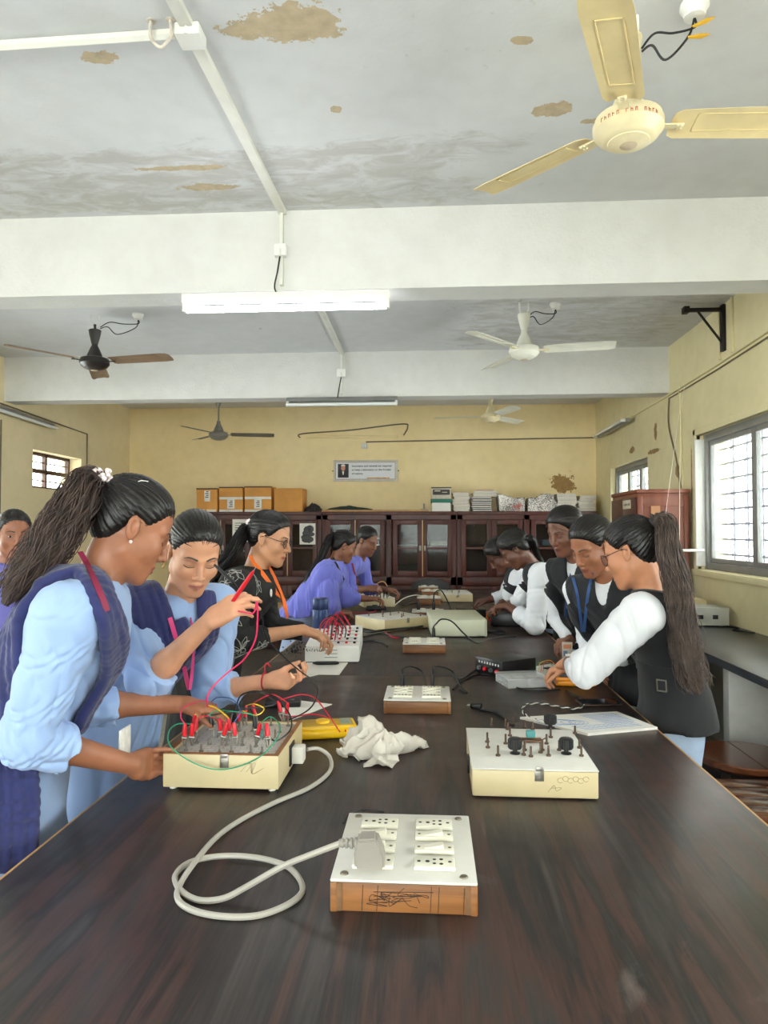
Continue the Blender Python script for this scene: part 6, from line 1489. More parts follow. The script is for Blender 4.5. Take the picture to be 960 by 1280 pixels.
drape(G1, 'dupatta', M_NAVY, pt, (.12, .12, .11, .10, .09, .08, .075, .075, .075, .075, .075, .05), 10, .0085, .011, 2, k=.009, hang=True, fine=.0034, fold=.0015)
b = B(); tie = (0.0, -.108, .062)
tp = hd.w(tie)
hair(hd, G1['t'], tie, 4, tail=dict(path=[tp, tp+V3(-.028, -.012, -.004), J(98, 628, 1.57), J(76, 660, 1.54), J(52, 695, 1.51), J(26, 728, 1.49), J(6, 756, 1.48)], width=((0, .022), (.1, .042), (.3, .06), (.6, .066), (.85, .056), (1, .04)), n=330, wave=.13, flat=.7, r=.0017), mats=[M_HAIR, M_HAIRB], fine=.003)
r = random.Random(1)
for k in range(24): b.sph(tp+np.array((r.uniform(-.014, .022), r.uniform(-.034, -.004), r.uniform(-.012, .03))), r.uniform(.005, .0075), 10, 7)
worldpart('pearl_hair_clip', b, M_PEARL, G1['t'])
b = B(); p0, p1 = hd.w((.045, -.03, .108)), hd.w((.052, -.055, .088)); b.tube([p0, (p0+p1)/2+(0, -.004, .004), p1], .0014, 6); worldpart('hair_pin', b, M_CARD, G1['t'])
stud(G1, 1, M_PEARL, .0042)
strap(G1, 'lanyard', M_LAN, [(100, 690, 1.56), (108, 704), (115, 718), (122, 734), (129, 750), (134, 764)], .013, .003, [G1['drape'], G1['F'], G1['cloth']])
b = B(); c = J(157, 928, 1.66); b.box(c-(.004, .03, .035), c+(.0, .03, .035), .001); worldpart('id_card', b, M_CARD, G1['t'])
# ---- second student, holding the probe
hd = Head(V3(-.672, 1.99, 1.345), (math.cos(-1.0)*math.cos(.52), math.sin(-1.0)*math.cos(.52), -math.sin(.52)), sc_=.93, roll=-.06)
hp = J(281, 757, 1.84)
G2 = person('student in light blue kurta and navy scarf raising a red probe', (-.93, 2.12, 0), dict(neck=(-.745, 2.07, 1.215), pelvis=(-.985, 2.15, .82), head=hd, face_p=-20, face_c=-42, fine=.0032,
    shoulders=((-.845, 1.965, 1.165), (-.665, 2.20, 1.165)), skin=(204, 150, 118), lip=(168, 104, 92), arms=dict(
    R=dict(el=(-.765, 1.895, .995), wr=J(262, 776, 1.84), D=unit(J(300, 752, 1.83)-J(262, 776, 1.84)), N=(.3, .75, -.35), curl=((.7, .8, .3), (.55, .7, .3), (.6, .7, .3), (.65, .7, .35)), thumb=(.35, .55)),
    L=dict(el=J(262, 866, 2.24), wr=J(335, 851, 2.2), D=(1, -.12, -.02), N=(.1, -.45, .9), curl=((.45, .75, .5), (.55, .8, .5), (.6, .85, .5), (.65, .85, .5)), thumb=(.6, .35)))))
eyes(G2, .0027)
garment(G2, 'kurta', M_BLUE, .016, .52, (.2, .45), 1.6, 8, .0055, flare=.04)
trousers(G2, 'trousers', M_NAVY2, .57)
D2 = []
for pts_, w_, n_, s_ in (([(176, 722, 2.0), (181, 745), (194, 790), (214, 840), (238, 874)], (.09, .10, .105, .08, .03), 11, 4), ([(256, 742, 2.1), (258, 770), (253, 810), (246, 850), (239, 874)], (.05, .06, .07, .06, .03), 7, 6), ([(219, 778), (225, 802), (232, 840), (238, 872)], (.06, .08, .08, .03), 8, 7)):
    D2.append(drape(G2, 'dupatta', M_NAVY, picks(G2, pts_, .006, [G2['base']]), w_, n_, .008, .010, s_, k=.007, fine=.0034, hang=True, fold=.0012) and G2['drape'])
D2 += [G2['cloth']]
strap(G2, 'lanyard', M_PINKL, [(212, 772), (219, 795), (230, 835), (236, 862)], .013, .002, D2)
strap(G2, 'lanyard', M_PINKL, [(238, 772), (242, 800), (240, 838), (237, 862)], .011, .002, D2)
hair(hd, G2['t'], (0, -.1, .02), 6, tail=dict(path=[hd.w((0, -.1, .02)), hd.w((.0, -.12, -.01)), hd.w((.01, -.125, -.08)), hd.w((.02, -.12, -.2))], width=((0, .022), (.3, .03), (1, .02)), n=90), fine=.003)
stud(G2, 1, M_GOLD, .0035, True)
b = B(); w = J(335, 851, 2.2); d = unit((1, -.12, -.02)); x, y, _ = fr(d); b.tube([w-d*.012+(x*math.cos(a)+y*math.sin(a))*.0255 for a in np.linspace(0, 2*PI, 25)], .0026, 6); worldpart('thread_bracelet', b, mm('red_thread', (170, 30, 40), .7), G2['t'])
b = B(); 
for k in range(3): b.tube(smooth([w-d*.012+x*.025, w-d*.01+x*.04+(0, .005*k, .01), w+(.004*k, .004, .055-.006*k)], 5), .0022, 6)
worldpart('thread_tassel', b, mm('red_thread', (170, 30, 40)), G2['t'])
# the probe in the raised hand and its lead
t = thing('test_probe', 'red test probe held up in the second student\'s raised hand', 'probe', J(297, 742, 1.83))
a, e = J(292, 750, 1.83), J(318, 712, 1.80); d = unit(e-a)
worldpart('handle', B().tube([a-d*.03, a, a+d*.05, e-d*.014, e-d*.004], [.0045, .0055, .006, .0045, .003], 12), m_boot['red'], t); worldpart('needle', B().tube([e-d*.006, e+d*.012], [.0015, .0006], 8), m_steel, t)
worldpart('wire', B().tube(smooth([a-d*.03, J(303, 765, 1.82), J(317, 766, 1.82), J(321, 752, 1.82), J(322, 772, 1.83), J(319, 800, 1.84), J(305, 824, 1.85), J(283, 842, 1.85), J(265, 860, 1.84), J(258, 876, 1.83), AZ(262, 888, .91)], 8), .0022, 8), m_pinkw, t)
t = thing('test_probe', 'black test probe crossing behind the raised hand', 'probe', J(285, 722, 1.88)); a, e = J(268, 706, 1.9), J(292, 728, 1.87); worldpart('handle', B().tube([a, a+(e-a)*.3, e], [.003, .0045, .005], 10), m_blk, t)
worldpart('wire', B().tube(smooth([e, J(305, 745, 1.9), J(326, 765, 1.93), J(332, 795, 1.98), J(356, 822, 2.05), J(374, 838, 2.1), J(392, 852, 2.12), J(397, 866, 2.1), J(388, 885, 2.05), AZ(368, 897, .80), AZ(352, 902, T+.05)], 8), .0022, 8), m_blackw, t)
wire('black lead looping from behind the wired kit to the yellow meter', [AZ(352, 897, .83), AZ(372, 895, .80), AZ(390, 893, .79), AZ(410, 897, .79), AZ(428, 905, .79), AZ(432, 914, .785)], .0025, m_redw)
# ---- the woman in the black printed dress
m_lens = glassmat('spectacle_lens', (240, 240, 242), .03, .03, .3); M_BLACKD = mat('black_dress', (22, 22, 24), .8, var=.1, bump=.08, bs=400); M_ORL = mat('orange_lanyard', (236, 112, 32), .6, var=.05); M_LINE = mat('white_print', (170, 168, 164), .8, var=0)
hd = Head(V3(-.70, 3.07, 1.375), (math.cos(-.12)*math.cos(.28), math.sin(-.12)*math.cos(.28), -math.sin(.28)), sc_=.95)
G3 = person('woman in black printed dress and glasses with orange lanyard', (-.93, 3.1, 0), dict(neck=(-.775, 3.08, 1.235), pelvis=(-.98, 3.1, .83), head=hd, face_p=-5, face_c=-5, fine=.0045, size=1.04, deep=1.12,
    shoulders=((-.81, 2.915, 1.18), (-.79, 3.245, 1.18)), skin=(196, 144, 110), lip=(150, 70, 66), arms=dict(
    R=dict(el=(-.80, 2.86, .955), wr=J(378, 787, 3.12), D=(.9, .25, -.28), N=(.1, .2, -1), curl=((.6, .6, .3), (.6, .7, .3), (.6, .7, .3), (.6, .7, .3))),
    L=dict(el=(-.76, 3.33, .95), wr=(-.56, 3.33, .925), D=(.95, .1, -.3), N=(0, 0, -1), curl=PINCH))))
eyes(G3)
garment(G3, 'dress', M_BLACKD, .014, .42, (.42, .8), 1.5, 12, .005, flare=.05)
fd = G3['cloth']; b = B(); rs = np.random.RandomState(3)
def petal(c, ax1, ax2, L_, w_):
    P = [c+ax1*L_*u+ax2*w_*math.sin(PI*u) for u in np.linspace(0, 1, 9)]+[c+ax1*L_*u-ax2*w_*math.sin(PI*u) for u in np.linspace(1, 0, 9)]; return P
for (px_, py_, Y_, n_, L_) in ((300, 812, 2.83, 9, .075), (286, 770, 2.84, 6, .06), (296, 716, 2.9, 5, .05), (330, 815, 2.9, 7, .06), (322, 730, 2.92, 5, .05), (345, 830, 2.98, 6, .07), (275, 800, 2.85, 5, .06), (325, 845, 2.93, 6, .08), (282, 728, 2.88, 5, .05)):
    c = pick(G3, px_, py_, 0, Y_)
    for k in range(n_):
        a = 2*PI*k/n_+rs.rand(); P = petal(c, V3(math.cos(a), .1, math.sin(a)), V3(-math.sin(a), 0, math.cos(a)), L_*rs.uniform(.7, 1.1), .012); P = fd.onto(np.array(P), .0008, 8); b.tube(P, .0012, 4)
fo = worldpart('white_floral_print', b, M_LINE, G3['t']); dress = [o for o in G3['t'].children if o.name.startswith('dress')][0]; bmx = bmesh.new(); bmx.from_mesh(dress.data); n0 = len(bmx.faces); bmx.from_mesh(fo.data); bmx.faces.ensure_lookup_table()
for f_ in bmx.faces[n0:]: f_.material_index = 1
bmx.to_mesh(dress.data); bmx.free(); dress.data.materials.append(M_LINE); bpy.data.objects.remove(fo)
b = B(); c = pick(G3, 339, 741, .002); g = fd.grad(c[None])[0]; x, y, z = fr(g); b.sph(c, (.018, .010, .003), 12, 6, np.stack([x, y, z], 1)); worldpart('white_motif', b, M_CARD, G3['t'])
strap(G3, 'lanyard', M_ORL, [(313, 694, 2.98), (318, 704, 2.97), (332, 722, 2.97), (346, 742, 2.99), (356, 760, 3.02), (359, 772, 3.04)], .02)
strap(G3, 'lanyard', M_ORL, [(336, 708, 3.0), (344, 724, 3.02), (354, 748, 3.05), (359, 772, 3.04)], .018)
hair(hd, G3['t'], (0, -.104, .02), 9, tail=dict(path=[hd.w((0, -.104, .02)), hd.w((0, -.125, .0)), J(290, 690, 3.0), J(268, 716, 3.0), J(255, 745, 3.02), J(250, 790, 3.03)], width=((0, .028), (.2, .045), (.6, .05), (1, .03)), n=160), back=.01, fine=.004)
b = B().sph(hd.w((.03, -.112, .04)), .012, 10, 6); b.sph(hd.w((.04, -.105, .05)), .009, 10, 6); worldpart('hair_clip', b, M_PEARL, G3['t'])
specs(G3, m_blk, m_lens); stud(G3, 1, M_GOLD)
b = B(); c = J(368, 812, 3.28)
for k in range(60): b.sph(c+rs.normal(size=3)*np.array((.02, .012, .018)), .0035, 6, 4)
worldpart('beaded_cuff', b, m_blk, G3['t'])
# ---- the two students in purple
M_PUR = mat('purple_blue_shawl', (112, 116, 208), .8, var=.06, bump=.06, bs=400, sheen=.2); M_PUR2 = mat('pale_blue_shirt', (150, 164, 196), .85)
def shawl(G, m, grow=.03, seed=1, zlow=.86, ef=.5):
    f = .006; ax = G['gx'](f); zt = G['zn']+.1; ax[2] = axis(zlow-.02, zt, [(zt, f)]); F_ = Field(ax); st = []
    for r in G['st']:
        q = (G['zn']-r[0])/(G['zn']-G['zp']); k = min(max(q*1.6, 0), 1); st.append([r[0], r[1], r[2], r[3]+.012+.085*k, r[4]+.012+.05*k, r[5]])
    F_.torso(st, 0, .04, z0=zlow); mS = (G['sR']+G['sL'])/2; F_.cone(mS+(G['sR']-mS)*.9, mS+(G['sL']-mS)*.9, .066, .066, .06)
    for k in ('R', 'L'):
        s0 = G['sR'] if k == 'R' else G['sL']; el, wr = V3(*G['arms'][k]['el']), V3(*G['arms'][k]['wr']); F_.cone(s0, el, .058, .07, .08); F_.cone(el, el+(wr-el)*ef, .064, .052, .06)
    F_.shift(folds(.010, 13, seed, (1, 1, .4))); F_.shift(folds(.004, 40, seed+1, (1, 1, .4))); G['cloth'] = G['base'] = F_; return field_obj('shawl', F_, m, G['t'])
hd = Head(V3(-.63, 5.17, 1.295), (math.cos(.3)*math.cos(.4), math.sin(.3)*math.cos(.4), -math.sin(.4)), sc_=.93)
G4 = person('student in purple shawl with long loose hair, nearer of the purple pair', (-.86, 5.2, 0), dict(neck=(-.70, 5.16, 1.175), pelvis=(-.95, 5.2, .80), head=hd, face_p=5, face_c=5, fine=.006,
    shoulders=((-.74, 5.01, 1.11), (-.72, 5.31, 1.11)), skin=(134, 88, 64), lip=(110, 60, 54), arms=dict(
    R=dict(el=(-.72, 4.98, .89), wr=J(424, 765, 5.1), D=(1, .15, -.08), N=(0, .1, -1), curl=GRIP), L=dict(el=(-.66, 5.36, .9), wr=(-.47, 5.4, .89), D=(1, .1, .05), N=(0, -.2, -1), curl=PINCH))))
eyes(G4); garment(G4, 'tunic', M_PUR2, .012, .5, (.8, .6), 1.4, 3, .004, fine=.008); shawl(G4, M_PUR, .028, 2, .80, .45)
hair(hd, G4['t'], (0, -.10, .03), 12, tail=dict(path=[hd.w((0, -.1, .03)), hd.w((0, -.13, .01)), J(400, 700, 5.1), J(386, 722, 5.08), J(379, 745, 5.06)], width=((0, .03), (.3, .05), (.8, .05), (1, .03)), n=120), fine=.005, back=.01)
strap(G4, 'lanyard', m_blk, [(416, 697, 5.05), (422, 708, 5.05), (430, 725, 5.08)], .014); stud(G4, 1, M_GOLD)
hd = Head(V3(-.50, 5.62, 1.33), (math.cos(-.5)*math.cos(.4), math.sin(-.5)*math.cos(.4), -math.sin(.4)), sc_=.92)
G5 = person('student in purple with red lanyard standing behind the shawl wearer', (-.78, 5.72, 0), dict(neck=(-.58, 5.66, 1.20), pelvis=(-.96, 5.74, .82), head=hd, face_p=-10, face_c=-20, fine=.006,
    shoulders=((-.64, 5.50, 1.14), (-.56, 5.80, 1.14)), skin=(128, 84, 62), lip=(104, 58, 52), arms=dict(
    R=dict(el=(-.62, 5.46, .95), wr=J(459, 736, 5.55), D=(1, .1, .05), N=(.1, .6, -.6), curl=PINCH), L=dict(el=(-.52, 5.86, .93), wr=(-.36, 5.78, .93), D=(1, -.1, -.1), N=(0, -.3, -1), curl=PINCH))))
eyes(G5); garment(G5, 'tunic', M_PUR, .014, .5, (.25, .5), 1.45, 6, .005, fine=.007)
hair(hd, G5['t'], (0, -.1, .02), 13, fine=.005); strap(G5, 'lanyard', mm('red_lanyard', (150, 30, 50), .6), [(440, 704, 5.5), (443, 715, 5.5), (446, 728, 5.52)], .014)
for q in (G4, G5): trousers(q, 'trousers', M_NAVY2, .54, fine=.014)
# ---- the students in black waistcoats on the right
M_VEST = mat('black_waistcoat', (17, 18, 24), .8, var=.12, bump=.08, bs=400, sheen=.1); M_WHITE = mat('white_shirt', (226, 228, 234), .85, var=.04, bump=.1, bs=400, sheen=.1); M_LBL = mat('pale_blue_trouser', (176, 196, 226), .85)
M_BLUEL = mat('blue_lanyard', (44, 78, 130), .6, var=.05)
def vest(G, seed, v=.12, hem=.66, fine=None, grow=.022):
    c = G['cloth']; o = garment(G, 'waistcoat', M_VEST, grow, hem, arms=False, seed=seed, fold=.003, vneck=v, neckr=.078, flare=.03, fine=fine)
    G['shirtF'] = c; return o
def vest2(G, seed, v=.12, hem=.66, fine=None, grow=.02, r=.15):
    c = G['cloth']; fc = G['fc']; n_ = G['neck']; p_ = G['pel']
    def over(F_):                         # the waistcoat lies over the shirt wherever the shirt follows the trunk
        near = F_.d < .085; X, Y, Z = np.broadcast_arrays(*F_.co(tuple(slice(0, len(q)) for q in F_.ax))); P = np.stack([X[near], Y[near], Z[near]], 1).astype(float)
        k = np.clip((P[:, 2]-p_[2])/(n_[2]-p_[2]), 0, 1); cx, cy = p_[0]+(n_[0]-p_[0])*k, p_[1]+(n_[1]-p_[1])*k
        u = np.abs((P[:, 0]-cx)*math.sin(fc)-(P[:, 1]-cy)*math.cos(fc)); lim = r*G['S']+.09*np.clip((.70-k)/.12, 0, 1)
        s = c.sample(P)-.007; bd = np.maximum(np.maximum(s, F_.d[near]-np.where(k > .6, .034, .06)), u-lim); bd = np.where(P[:, 2] > n_[2]+.012, .05, np.maximum(bd, hem-P[:, 2])); F_.d[near] = np.minimum(F_.d[near], bd).astype(f32)
        cf = V3(math.cos(fc), math.sin(fc), 0); F_.cone(n_+cf*.04+V3(0, 0, .01), n_+cf*.13-V3(0, 0, v), .046, .004, .005, '-'); F_.cone(n_, n_+V3(0, 0, .05), .060, .07, .004, '-')
    o = garment(G, 'waistcoat', M_VEST, grow, hem, arms=False, seed=seed, fold=.003, flare=.015, fine=fine, bar=.72, extra=over); G['shirtF'] = c; return o
fw_ = lambda deg, pit: (math.cos(math.radians(deg))*math.cos(pit), math.sin(math.radians(deg))*math.cos(pit), -math.sin(pit))
q9 = lambda x, y, z, s=1.06: V3(x*s, y*s, ZC+(z-ZC)*s)
hd = Head(q9(.648, 2.35, 1.338), fw_(143, .36), sc_=.97)
G9 = person('student in black waistcoat with glasses and very long ponytail, right foreground', (.87, 2.62, 0), dict(neck=q9(.725, 2.35, 1.205), pelvis=(.868, 2.63, .84), head=hd, face_p=168, face_c=142, fine=.0035, size=.98, deep=.92,
    shoulders=(q9(.81, 2.475, 1.145), q9(.65, 2.245, 1.145)), skin=(192, 134, 100), lip=(160, 96, 84), arms=dict(
    R=dict(el=(.74, 2.86, .93), wr=(.565, 2.93, .86), D=(-.9, .3, -.3), N=(-.1, 0, -1), curl=PINCH), L=dict(el=J(733, 836, 2.46), wr=J(712, 829, 2.7), D=unit(V3(-.32, .9, -.1)), N=(.5, .2, -.75), curl=PINCH, r=1.05))))
eyes(G9)
garment(G9, 'shirt', M_WHITE, .002, .74, (.75, .30), 1.7, 22, .006, flare=.0)
vest2(G9, 4, .13, .72, .004, .022, .062)
fv = G9['cloth']; P = []
ang = np.linspace(-PI, PI, 40); cz = .925
stv = np.array(G9['st']); cx, cy = np.interp(cz, stv[:, 0], stv[:, 1]), np.interp(cz, stv[:, 0], stv[:, 2])
P = fv.onto(np.array([(cx+.17*math.cos(a), cy+.17*math.sin(a), cz) for a in ang]), .001, 14); worldpart('belt', B().ribbon(P, fv.grad(P), .032, .003), M_VEST, G9['t'])
c = pick(G9, 827, 857, .005); g = fv.grad(c[None])[0]; x, y, z = fr(g, (0, 0, 1)); b = B()
for sx, sy, lx, ly in ((-1, 0, .003, .02), (1, 0, .003, .02), (0, -1, .016, .003), (0, 1, .016, .003)): 
    q = c+y*sx*.015+x*sy*.019; b.tube([q-(x*ly if sx else y*lx), q+(x*ly if sx else y*lx)], .0028, 6)
worldpart('buckle', b, m_steel, G9['t'])
trousers(G9, 'trousers', M_LBL, .74, fine=.008)
tie = (.0, -.108, .062); tp = hd.w(tie)
hair(hd, G9['t'], tie, 31, tail=dict(path=[tp, tp+V3(.03, -.012, .0), J(836, 690, 2.36), J(846, 730, 2.35), J(852, 775, 2.34), J(858, 815, 2.33), J(866, 845, 2.32), J(874, 868, 2.31)], width=((0, .022), (.12, .04), (.35, .052), (.7, .062), (.9, .068), (1, .05)), n=380, wave=.16, flat=.7, r=.0018), mats=[M_HAIR, M_HAIRP], fine=.0032)
b = B(); 
for k in range(3): a_ = tp+V3(.004, 0, .0); b.tube(smooth([a_+V3(0, 0, .01), a_+V3(-.01+.02*k, .0, .03+.004*k), a_+V3(.01+.006*k, 0, .01-.012*k)], 6), .005, 8)
b.cyl(tp-hd.R[1]*-.006, tp+hd.R[1]*-.012, .021, n=16); worldpart('hair_bow', b, m_blk, G9['t'])
specs(G9, mm('maroon_frame', (64, 34, 48), .4), m_lens)
b = B(); w = J(712, 829, 2.7); d = unit(V3(-.32, .9, -.1)); x, y, _ = fr(d); b.tube([w+(x*math.cos(a)+y*math.sin(a))*.0265 for a in np.linspace(0, 2*PI, 25)], .004, 6); b.mi(1); b.cyl(w+x*.026, w+x*.034, .014, n=18); worldpart('wrist_watch', b, [m_steel, M_CARD], G9['t'])
hd = Head(V3(.652, 2.93, 1.345), fw_(212, .5), sc_=.95)
G8 = person('student in black waistcoat with blue lanyard and tied-back hair, bending beside the glasses wearer', (.85, 2.98, 0), dict(neck=(.735, 2.98, 1.215), pelvis=(.89, 3.05, .84), head=hd, face_p=200, face_c=235, fine=.0042,
    shoulders=((.618, 3.06, 1.155), (.852, 2.90, 1.155)), skin=(150, 98, 70), lip=(122, 70, 60), arms=dict(
    R=dict(el=(.68, 3.14, .94), wr=(.65, 3.0, .88), D=(-.8, -.5, .0), N=(0, 0, -1), curl=PINCH), L=dict(el=(.90, 2.88, .92), wr=(.80, 3.02, .86), D=(-.7, .6, -.3), N=(0, 0, -1), curl=PINCH))))
eyes(G8, .0028); garment(G8, 'shirt', M_WHITE, .002, .74, (.85, .85), 1.22, 25, .004, flare=.0); vest2(G8, 6, .17, .7, .005, r=.18)
G8['cloth'] = G8['F'] if False else G8['cloth']
strap(G8, 'lanyard', M_BLUEL, [(741, 716, 2.86), (738, 728, 2.84), (734, 750, 2.82), (730, 790, 2.82)], .012); strap(G8, 'lanyard', M_BLUEL, [(716, 722, 2.95), (722, 745, 2.88), (728, 790, 2.84)], .012)
trousers(G8, 'trousers', M_LBL, .74, fine=.014); hair(hd, G8['t'], (0, -.104, .03), 33, fine=.0036, lift=.012, tail=dict(path=[hd.w((0, -.1, .03)), hd.w((.0, -.13, .0)), hd.w((.0, -.12, -.12)), hd.w((.01, -.1, -.22))], width=((0, .03), (.3, .035), (1, .02)), n=70))
hd = Head(V3(.665, 3.58, 1.405), fw_(215, .38), sc_=.95)
G7 = person('tall student in black waistcoat with side-parted hair, half hidden behind two others', (.86, 3.62, 0), dict(neck=(.745, 3.62, 1.27), pelvis=(.90, 3.66, .87), head=hd, face_p=200, face_c=230, fine=.0048,
    shoulders=((.635, 3.71, 1.20), (.855, 3.53, 1.20)), skin=(122, 80, 62), lip=(100, 58, 54), arms=dict(
    R=dict(el=(.66, 3.80, .94), wr=(.70, 3.62, .855), D=(-.7, -.6, .05), N=(0, 0, -1), curl=PINCH), L=dict(el=(.89, 3.48, .95), wr=(.77, 3.36, .86), D=(-.8, -.3, -.1), N=(0, 0, -1), curl=PINCH))))
eyes(G7, .003); garment(G7, 'shirt', M_WHITE, .002, .74, (.9, .9), 1.22, 27, .004, flare=.0); vest2(G7, 8, .17, .72, .006, r=.17)
strap(G7, 'lanyard', M_BLUEL, [(716, 712, 3.45), (712, 725, 3.42), (709, 745, 3.42), (707, 770, 3.42), (706, 792, 3.44)], .013)
b = B(); c = J(709, 812, 3.38); b.box(c-(.024, .003, .05), c+(.024, 0, .035), .002); b.mi(1); b.box(c+(-.018, -.0035, .005), c+(.018, -.0025, .025)); b.mi(2); b.box(c+(-.018, -.0035, -.03), c+(.0, -.0025, -.005)); worldpart('id_card', b, [mm('card_grey', (176, 172, 164), .4), mm('card_orange', (190, 120, 80), .5), mm('card_blue', (90, 110, 140), .5)], G7['t'])
trousers(G7, 'trousers', M_LBL, .74, fine=.014); hair(hd, G7['t'], (0, -.09, .0), 35, fine=.004, lift=.015)
hd = Head(V3(.53, 4.55, 1.29), fw_(170, .75), sc_=.95)
G6 = person('student in black waistcoat bending low with one elbow on the table', (.86, 4.6, 0), dict(neck=(.665, 4.57, 1.19), pelvis=(.90, 4.62, .86), head=hd, face_p=175, face_c=172, fine=.0055,
    shoulders=((.68, 4.74, 1.14), (.675, 4.41, 1.14)), skin=(104, 66, 50), lip=(90, 52, 48), arms=dict(
    R=dict(el=(.60, 4.80, .94), wr=(.49, 4.80, .90), D=(-.95, .0, -.1), N=(0, 0, -1), curl=PINCH), L=dict(el=(.64, 4.43, .832), wr=J(634, 757, 4.72), D=(-.8, .5, -.1), N=(.2, .1, -1), curl=PINCH, r=1.1))))
eyes(G6); garment(G6, 'shirt', M_WHITE, .002, .74, (.55, .55), 1.65, 29, .005, flare=.0); vest2(G6, 9, .12, .68, .006, .022, .07)
trousers(G6, 'trousers', M_LBL, .74, fine=.014); hair(hd, G6['t'], (0, -.1, -.01), 37, fine=.0045, lift=.014, back=.012, tail=dict(path=[hd.w((0, -.1, -.01)), hd.w((0, -.13, -.03)), J(672, 694, 4.62), J(680, 704, 4.64)], width=((0, .04), (.5, .04), (1, .02)), n=90))
hd = Head(V3(.48, 4.99, 1.24), fw_(185, .8), sc_=.95)
G11 = person('student in black waistcoat nearly hidden behind the bending one', (.84, 5.08, 0), dict(neck=(.585, 5.02, 1.15), pelvis=(.885, 5.09, .84), head=hd, face_p=178, face_c=178, fine=.006,
    shoulders=((.61, 5.18, 1.09), (.60, 4.88, 1.09)), skin=(100, 62, 48), lip=(88, 50, 46), arms=dict(
    R=dict(el=(.55, 5.28, .93), wr=(.42, 5.25, .90), D=(-.95, -.1, -.1), N=(0, 0, -1), curl=PINCH), L=dict(el=J(637, 742, 4.98), wr=J(640, 750, 5.12), D=(-.9, .1, -.1), N=(0, 0, -1), curl=PINCH))))
eyes(G11); garment(G11, 'shirt', M_WHITE, .002, .74, (.7, .7), 1.5, 30, .005, flare=.0); vest2(G11, 10, .12, .68, .007); trousers(G11, 'trousers', M_LBL, .74, fine=.014); hair(hd, G11['t'], (0, -.1, -.01), 39, fine=.005, lift=.014)
# ---- the woman at the far left edge
M_LIL = mat('lilac_dress', (120, 118, 196), .8, var=.1)
hd = Head(V3(-1.93, 3.18, 1.39), fw_(-48, .12), sc_=.93)
G10 = person('woman in lilac at the far left edge, behind the ponytail of the nearest student', (-2.0, 3.22, 0), dict(neck=(-1.97, 3.21, 1.25), pelvis=(-2.0, 3.24, .84), head=hd, face_p=-45, face_c=-48, fine=.0055,
    shoulders=((-2.08, 3.09, 1.19), (-1.86, 3.33, 1.19)), skin=(148, 96, 70), lip=(130, 66, 60), arms=dict(
    R=dict(el=(-2.1, 3.02, .95), wr=(-1.94, 2.96, .9), D=(1, .1, .1), N=(0, .3, -1), curl=RELAX), L=dict(el=(-1.8, 3.36, .95), wr=(-1.78, 3.16, .9), D=(-.2, -1, .1), N=(-.3, .2, -1), curl=RELAX))))
eyes(G10, .0026, False); open_eyes(G10); garment(G10, 'dress', M_LIL, .014, .3, (.5, .5), 1.4, 14, .005, fine=.008, flare=.08); hair(hd, G10['t'], (0, -.1, .02), 41, fine=.005)
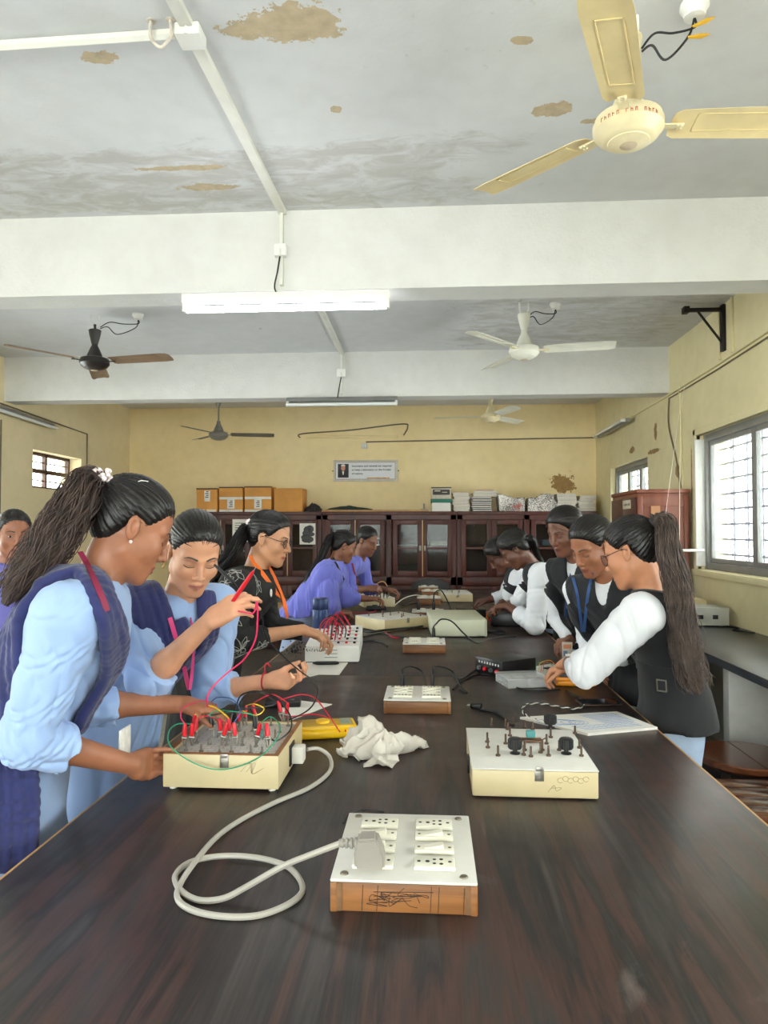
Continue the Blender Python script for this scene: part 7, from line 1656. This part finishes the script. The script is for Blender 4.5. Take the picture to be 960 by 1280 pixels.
# ---- crumpled cloth on the table
c = AZ(475, 945, T); ax = [axis(c[0]-.2, c[0]+.2, [(9, .0028)]), axis(c[1]-.16, c[1]+.22, [(9, .0032)]), axis(T, T+.16, [(9, .0028)])]; F_ = Field(ax)
q = lambda px, py, z: AZ(px, py, z)
F_.cone(q(448, 925, T+.035), q(466, 918, T+.05), .042, .045, .03); F_.cone(q(440, 938, T+.02), q(475, 945, T+.015), .022, .028, .03); F_.cone(q(478, 932, T+.035), q(505, 928, T+.03), .035, .03, .03); F_.cone(q(500, 932, T+.02), q(527, 930, T+.012), .028, .016, .025); F_.cone(q(456, 912, T+.06), q(462, 902, T+.088), .024, .01, .03); F_.cone(q(425, 938, T+.02), q(440, 930, T+.03), .012, .02, .02); F_.cone(q(462, 953, T+.012), q(488, 950, T+.02), .012, .02, .02)
def crump(x, y, z):
    a = np.abs(np.sin(24*x+34*y+20*z+1.7*np.sin(31*z+19*x)+.9*np.sin(47*y))); b_ = np.abs(np.sin(41*x-29*y+26*z+1.9*np.sin(27*y+22*z))); c_ = np.abs(np.sin(66*x+38*y-52*z+1.5*np.sin(49*x)))
    return .016*np.sqrt(a)+.012*np.sqrt(b_)+.005*c_-.020
F_.shift(crump); F_.clip(lambda X, Y, Z: (T+.0008-Z)+0*X+0*Y)
W_, Q_ = F_.mesh(); W_, Q_ = drop_crumbs(W_, Q_); o = link('crumpled_cloth', raw_mesh('crumpled_cloth', W_, Q_), mm('off_white_cotton', (192, 185, 174), .9, var=.1, vs=14, bump=.2, bs=500)); tag(o, 'crumpled off white cloth beside the yellow multimeter', 'cloth')

# ---- phrases shared by repeats
GROUPS = {'fan': 'ceiling fans', 'tube light': 'tube lights', 'ceiling rose': 'ceiling roses beside the fans', 'conduit': 'cable conduits on ceiling and walls', 'junction box': 'junction and switch boxes', 'table': 'sections of the long laboratory table', 'stool': 'wooden stools on the right', 'cabinet': 'glazed cabinets along the back wall', 'lab kit': 'trainer kits on the table', 'extension board': 'extension boards along the table', 'power supply': 'power supplies and meters on the table', 'multimeter': 'multimeters on the table', 'test lead': 'test leads with clips on the kits', 'patch wire': 'patch wires on the white kit', 'jumper wire': 'jumper wires on the breadboard', 'cable': 'cables lying on the table', 'plug': 'plugs on the table', 'probe': 'test probes of the second student', 'paper': 'paper sheets on the table', 'person': 'people around the long table', 'parcel': 'newspaper parcels on the right cabinet', 'instrument': 'instruments on the counter', 'hook': 'ceiling hooks'}
tops = [o for o in COL.objects if o.parent is None and 'category' in o.keys()]
for o in tops:
    if 'group' not in o.keys() and o['category'] in GROUPS: o['group'] = GROUPS[o['category']]
for o in tops:
    if o.name.split('.')[0] == 'cardboard_box' and 'carton' in o['label']+'' or 'cardboard box' in o['label'] and 'from the left' in o['label']: o['group'] = 'cardboard boxes on the left cabinet'
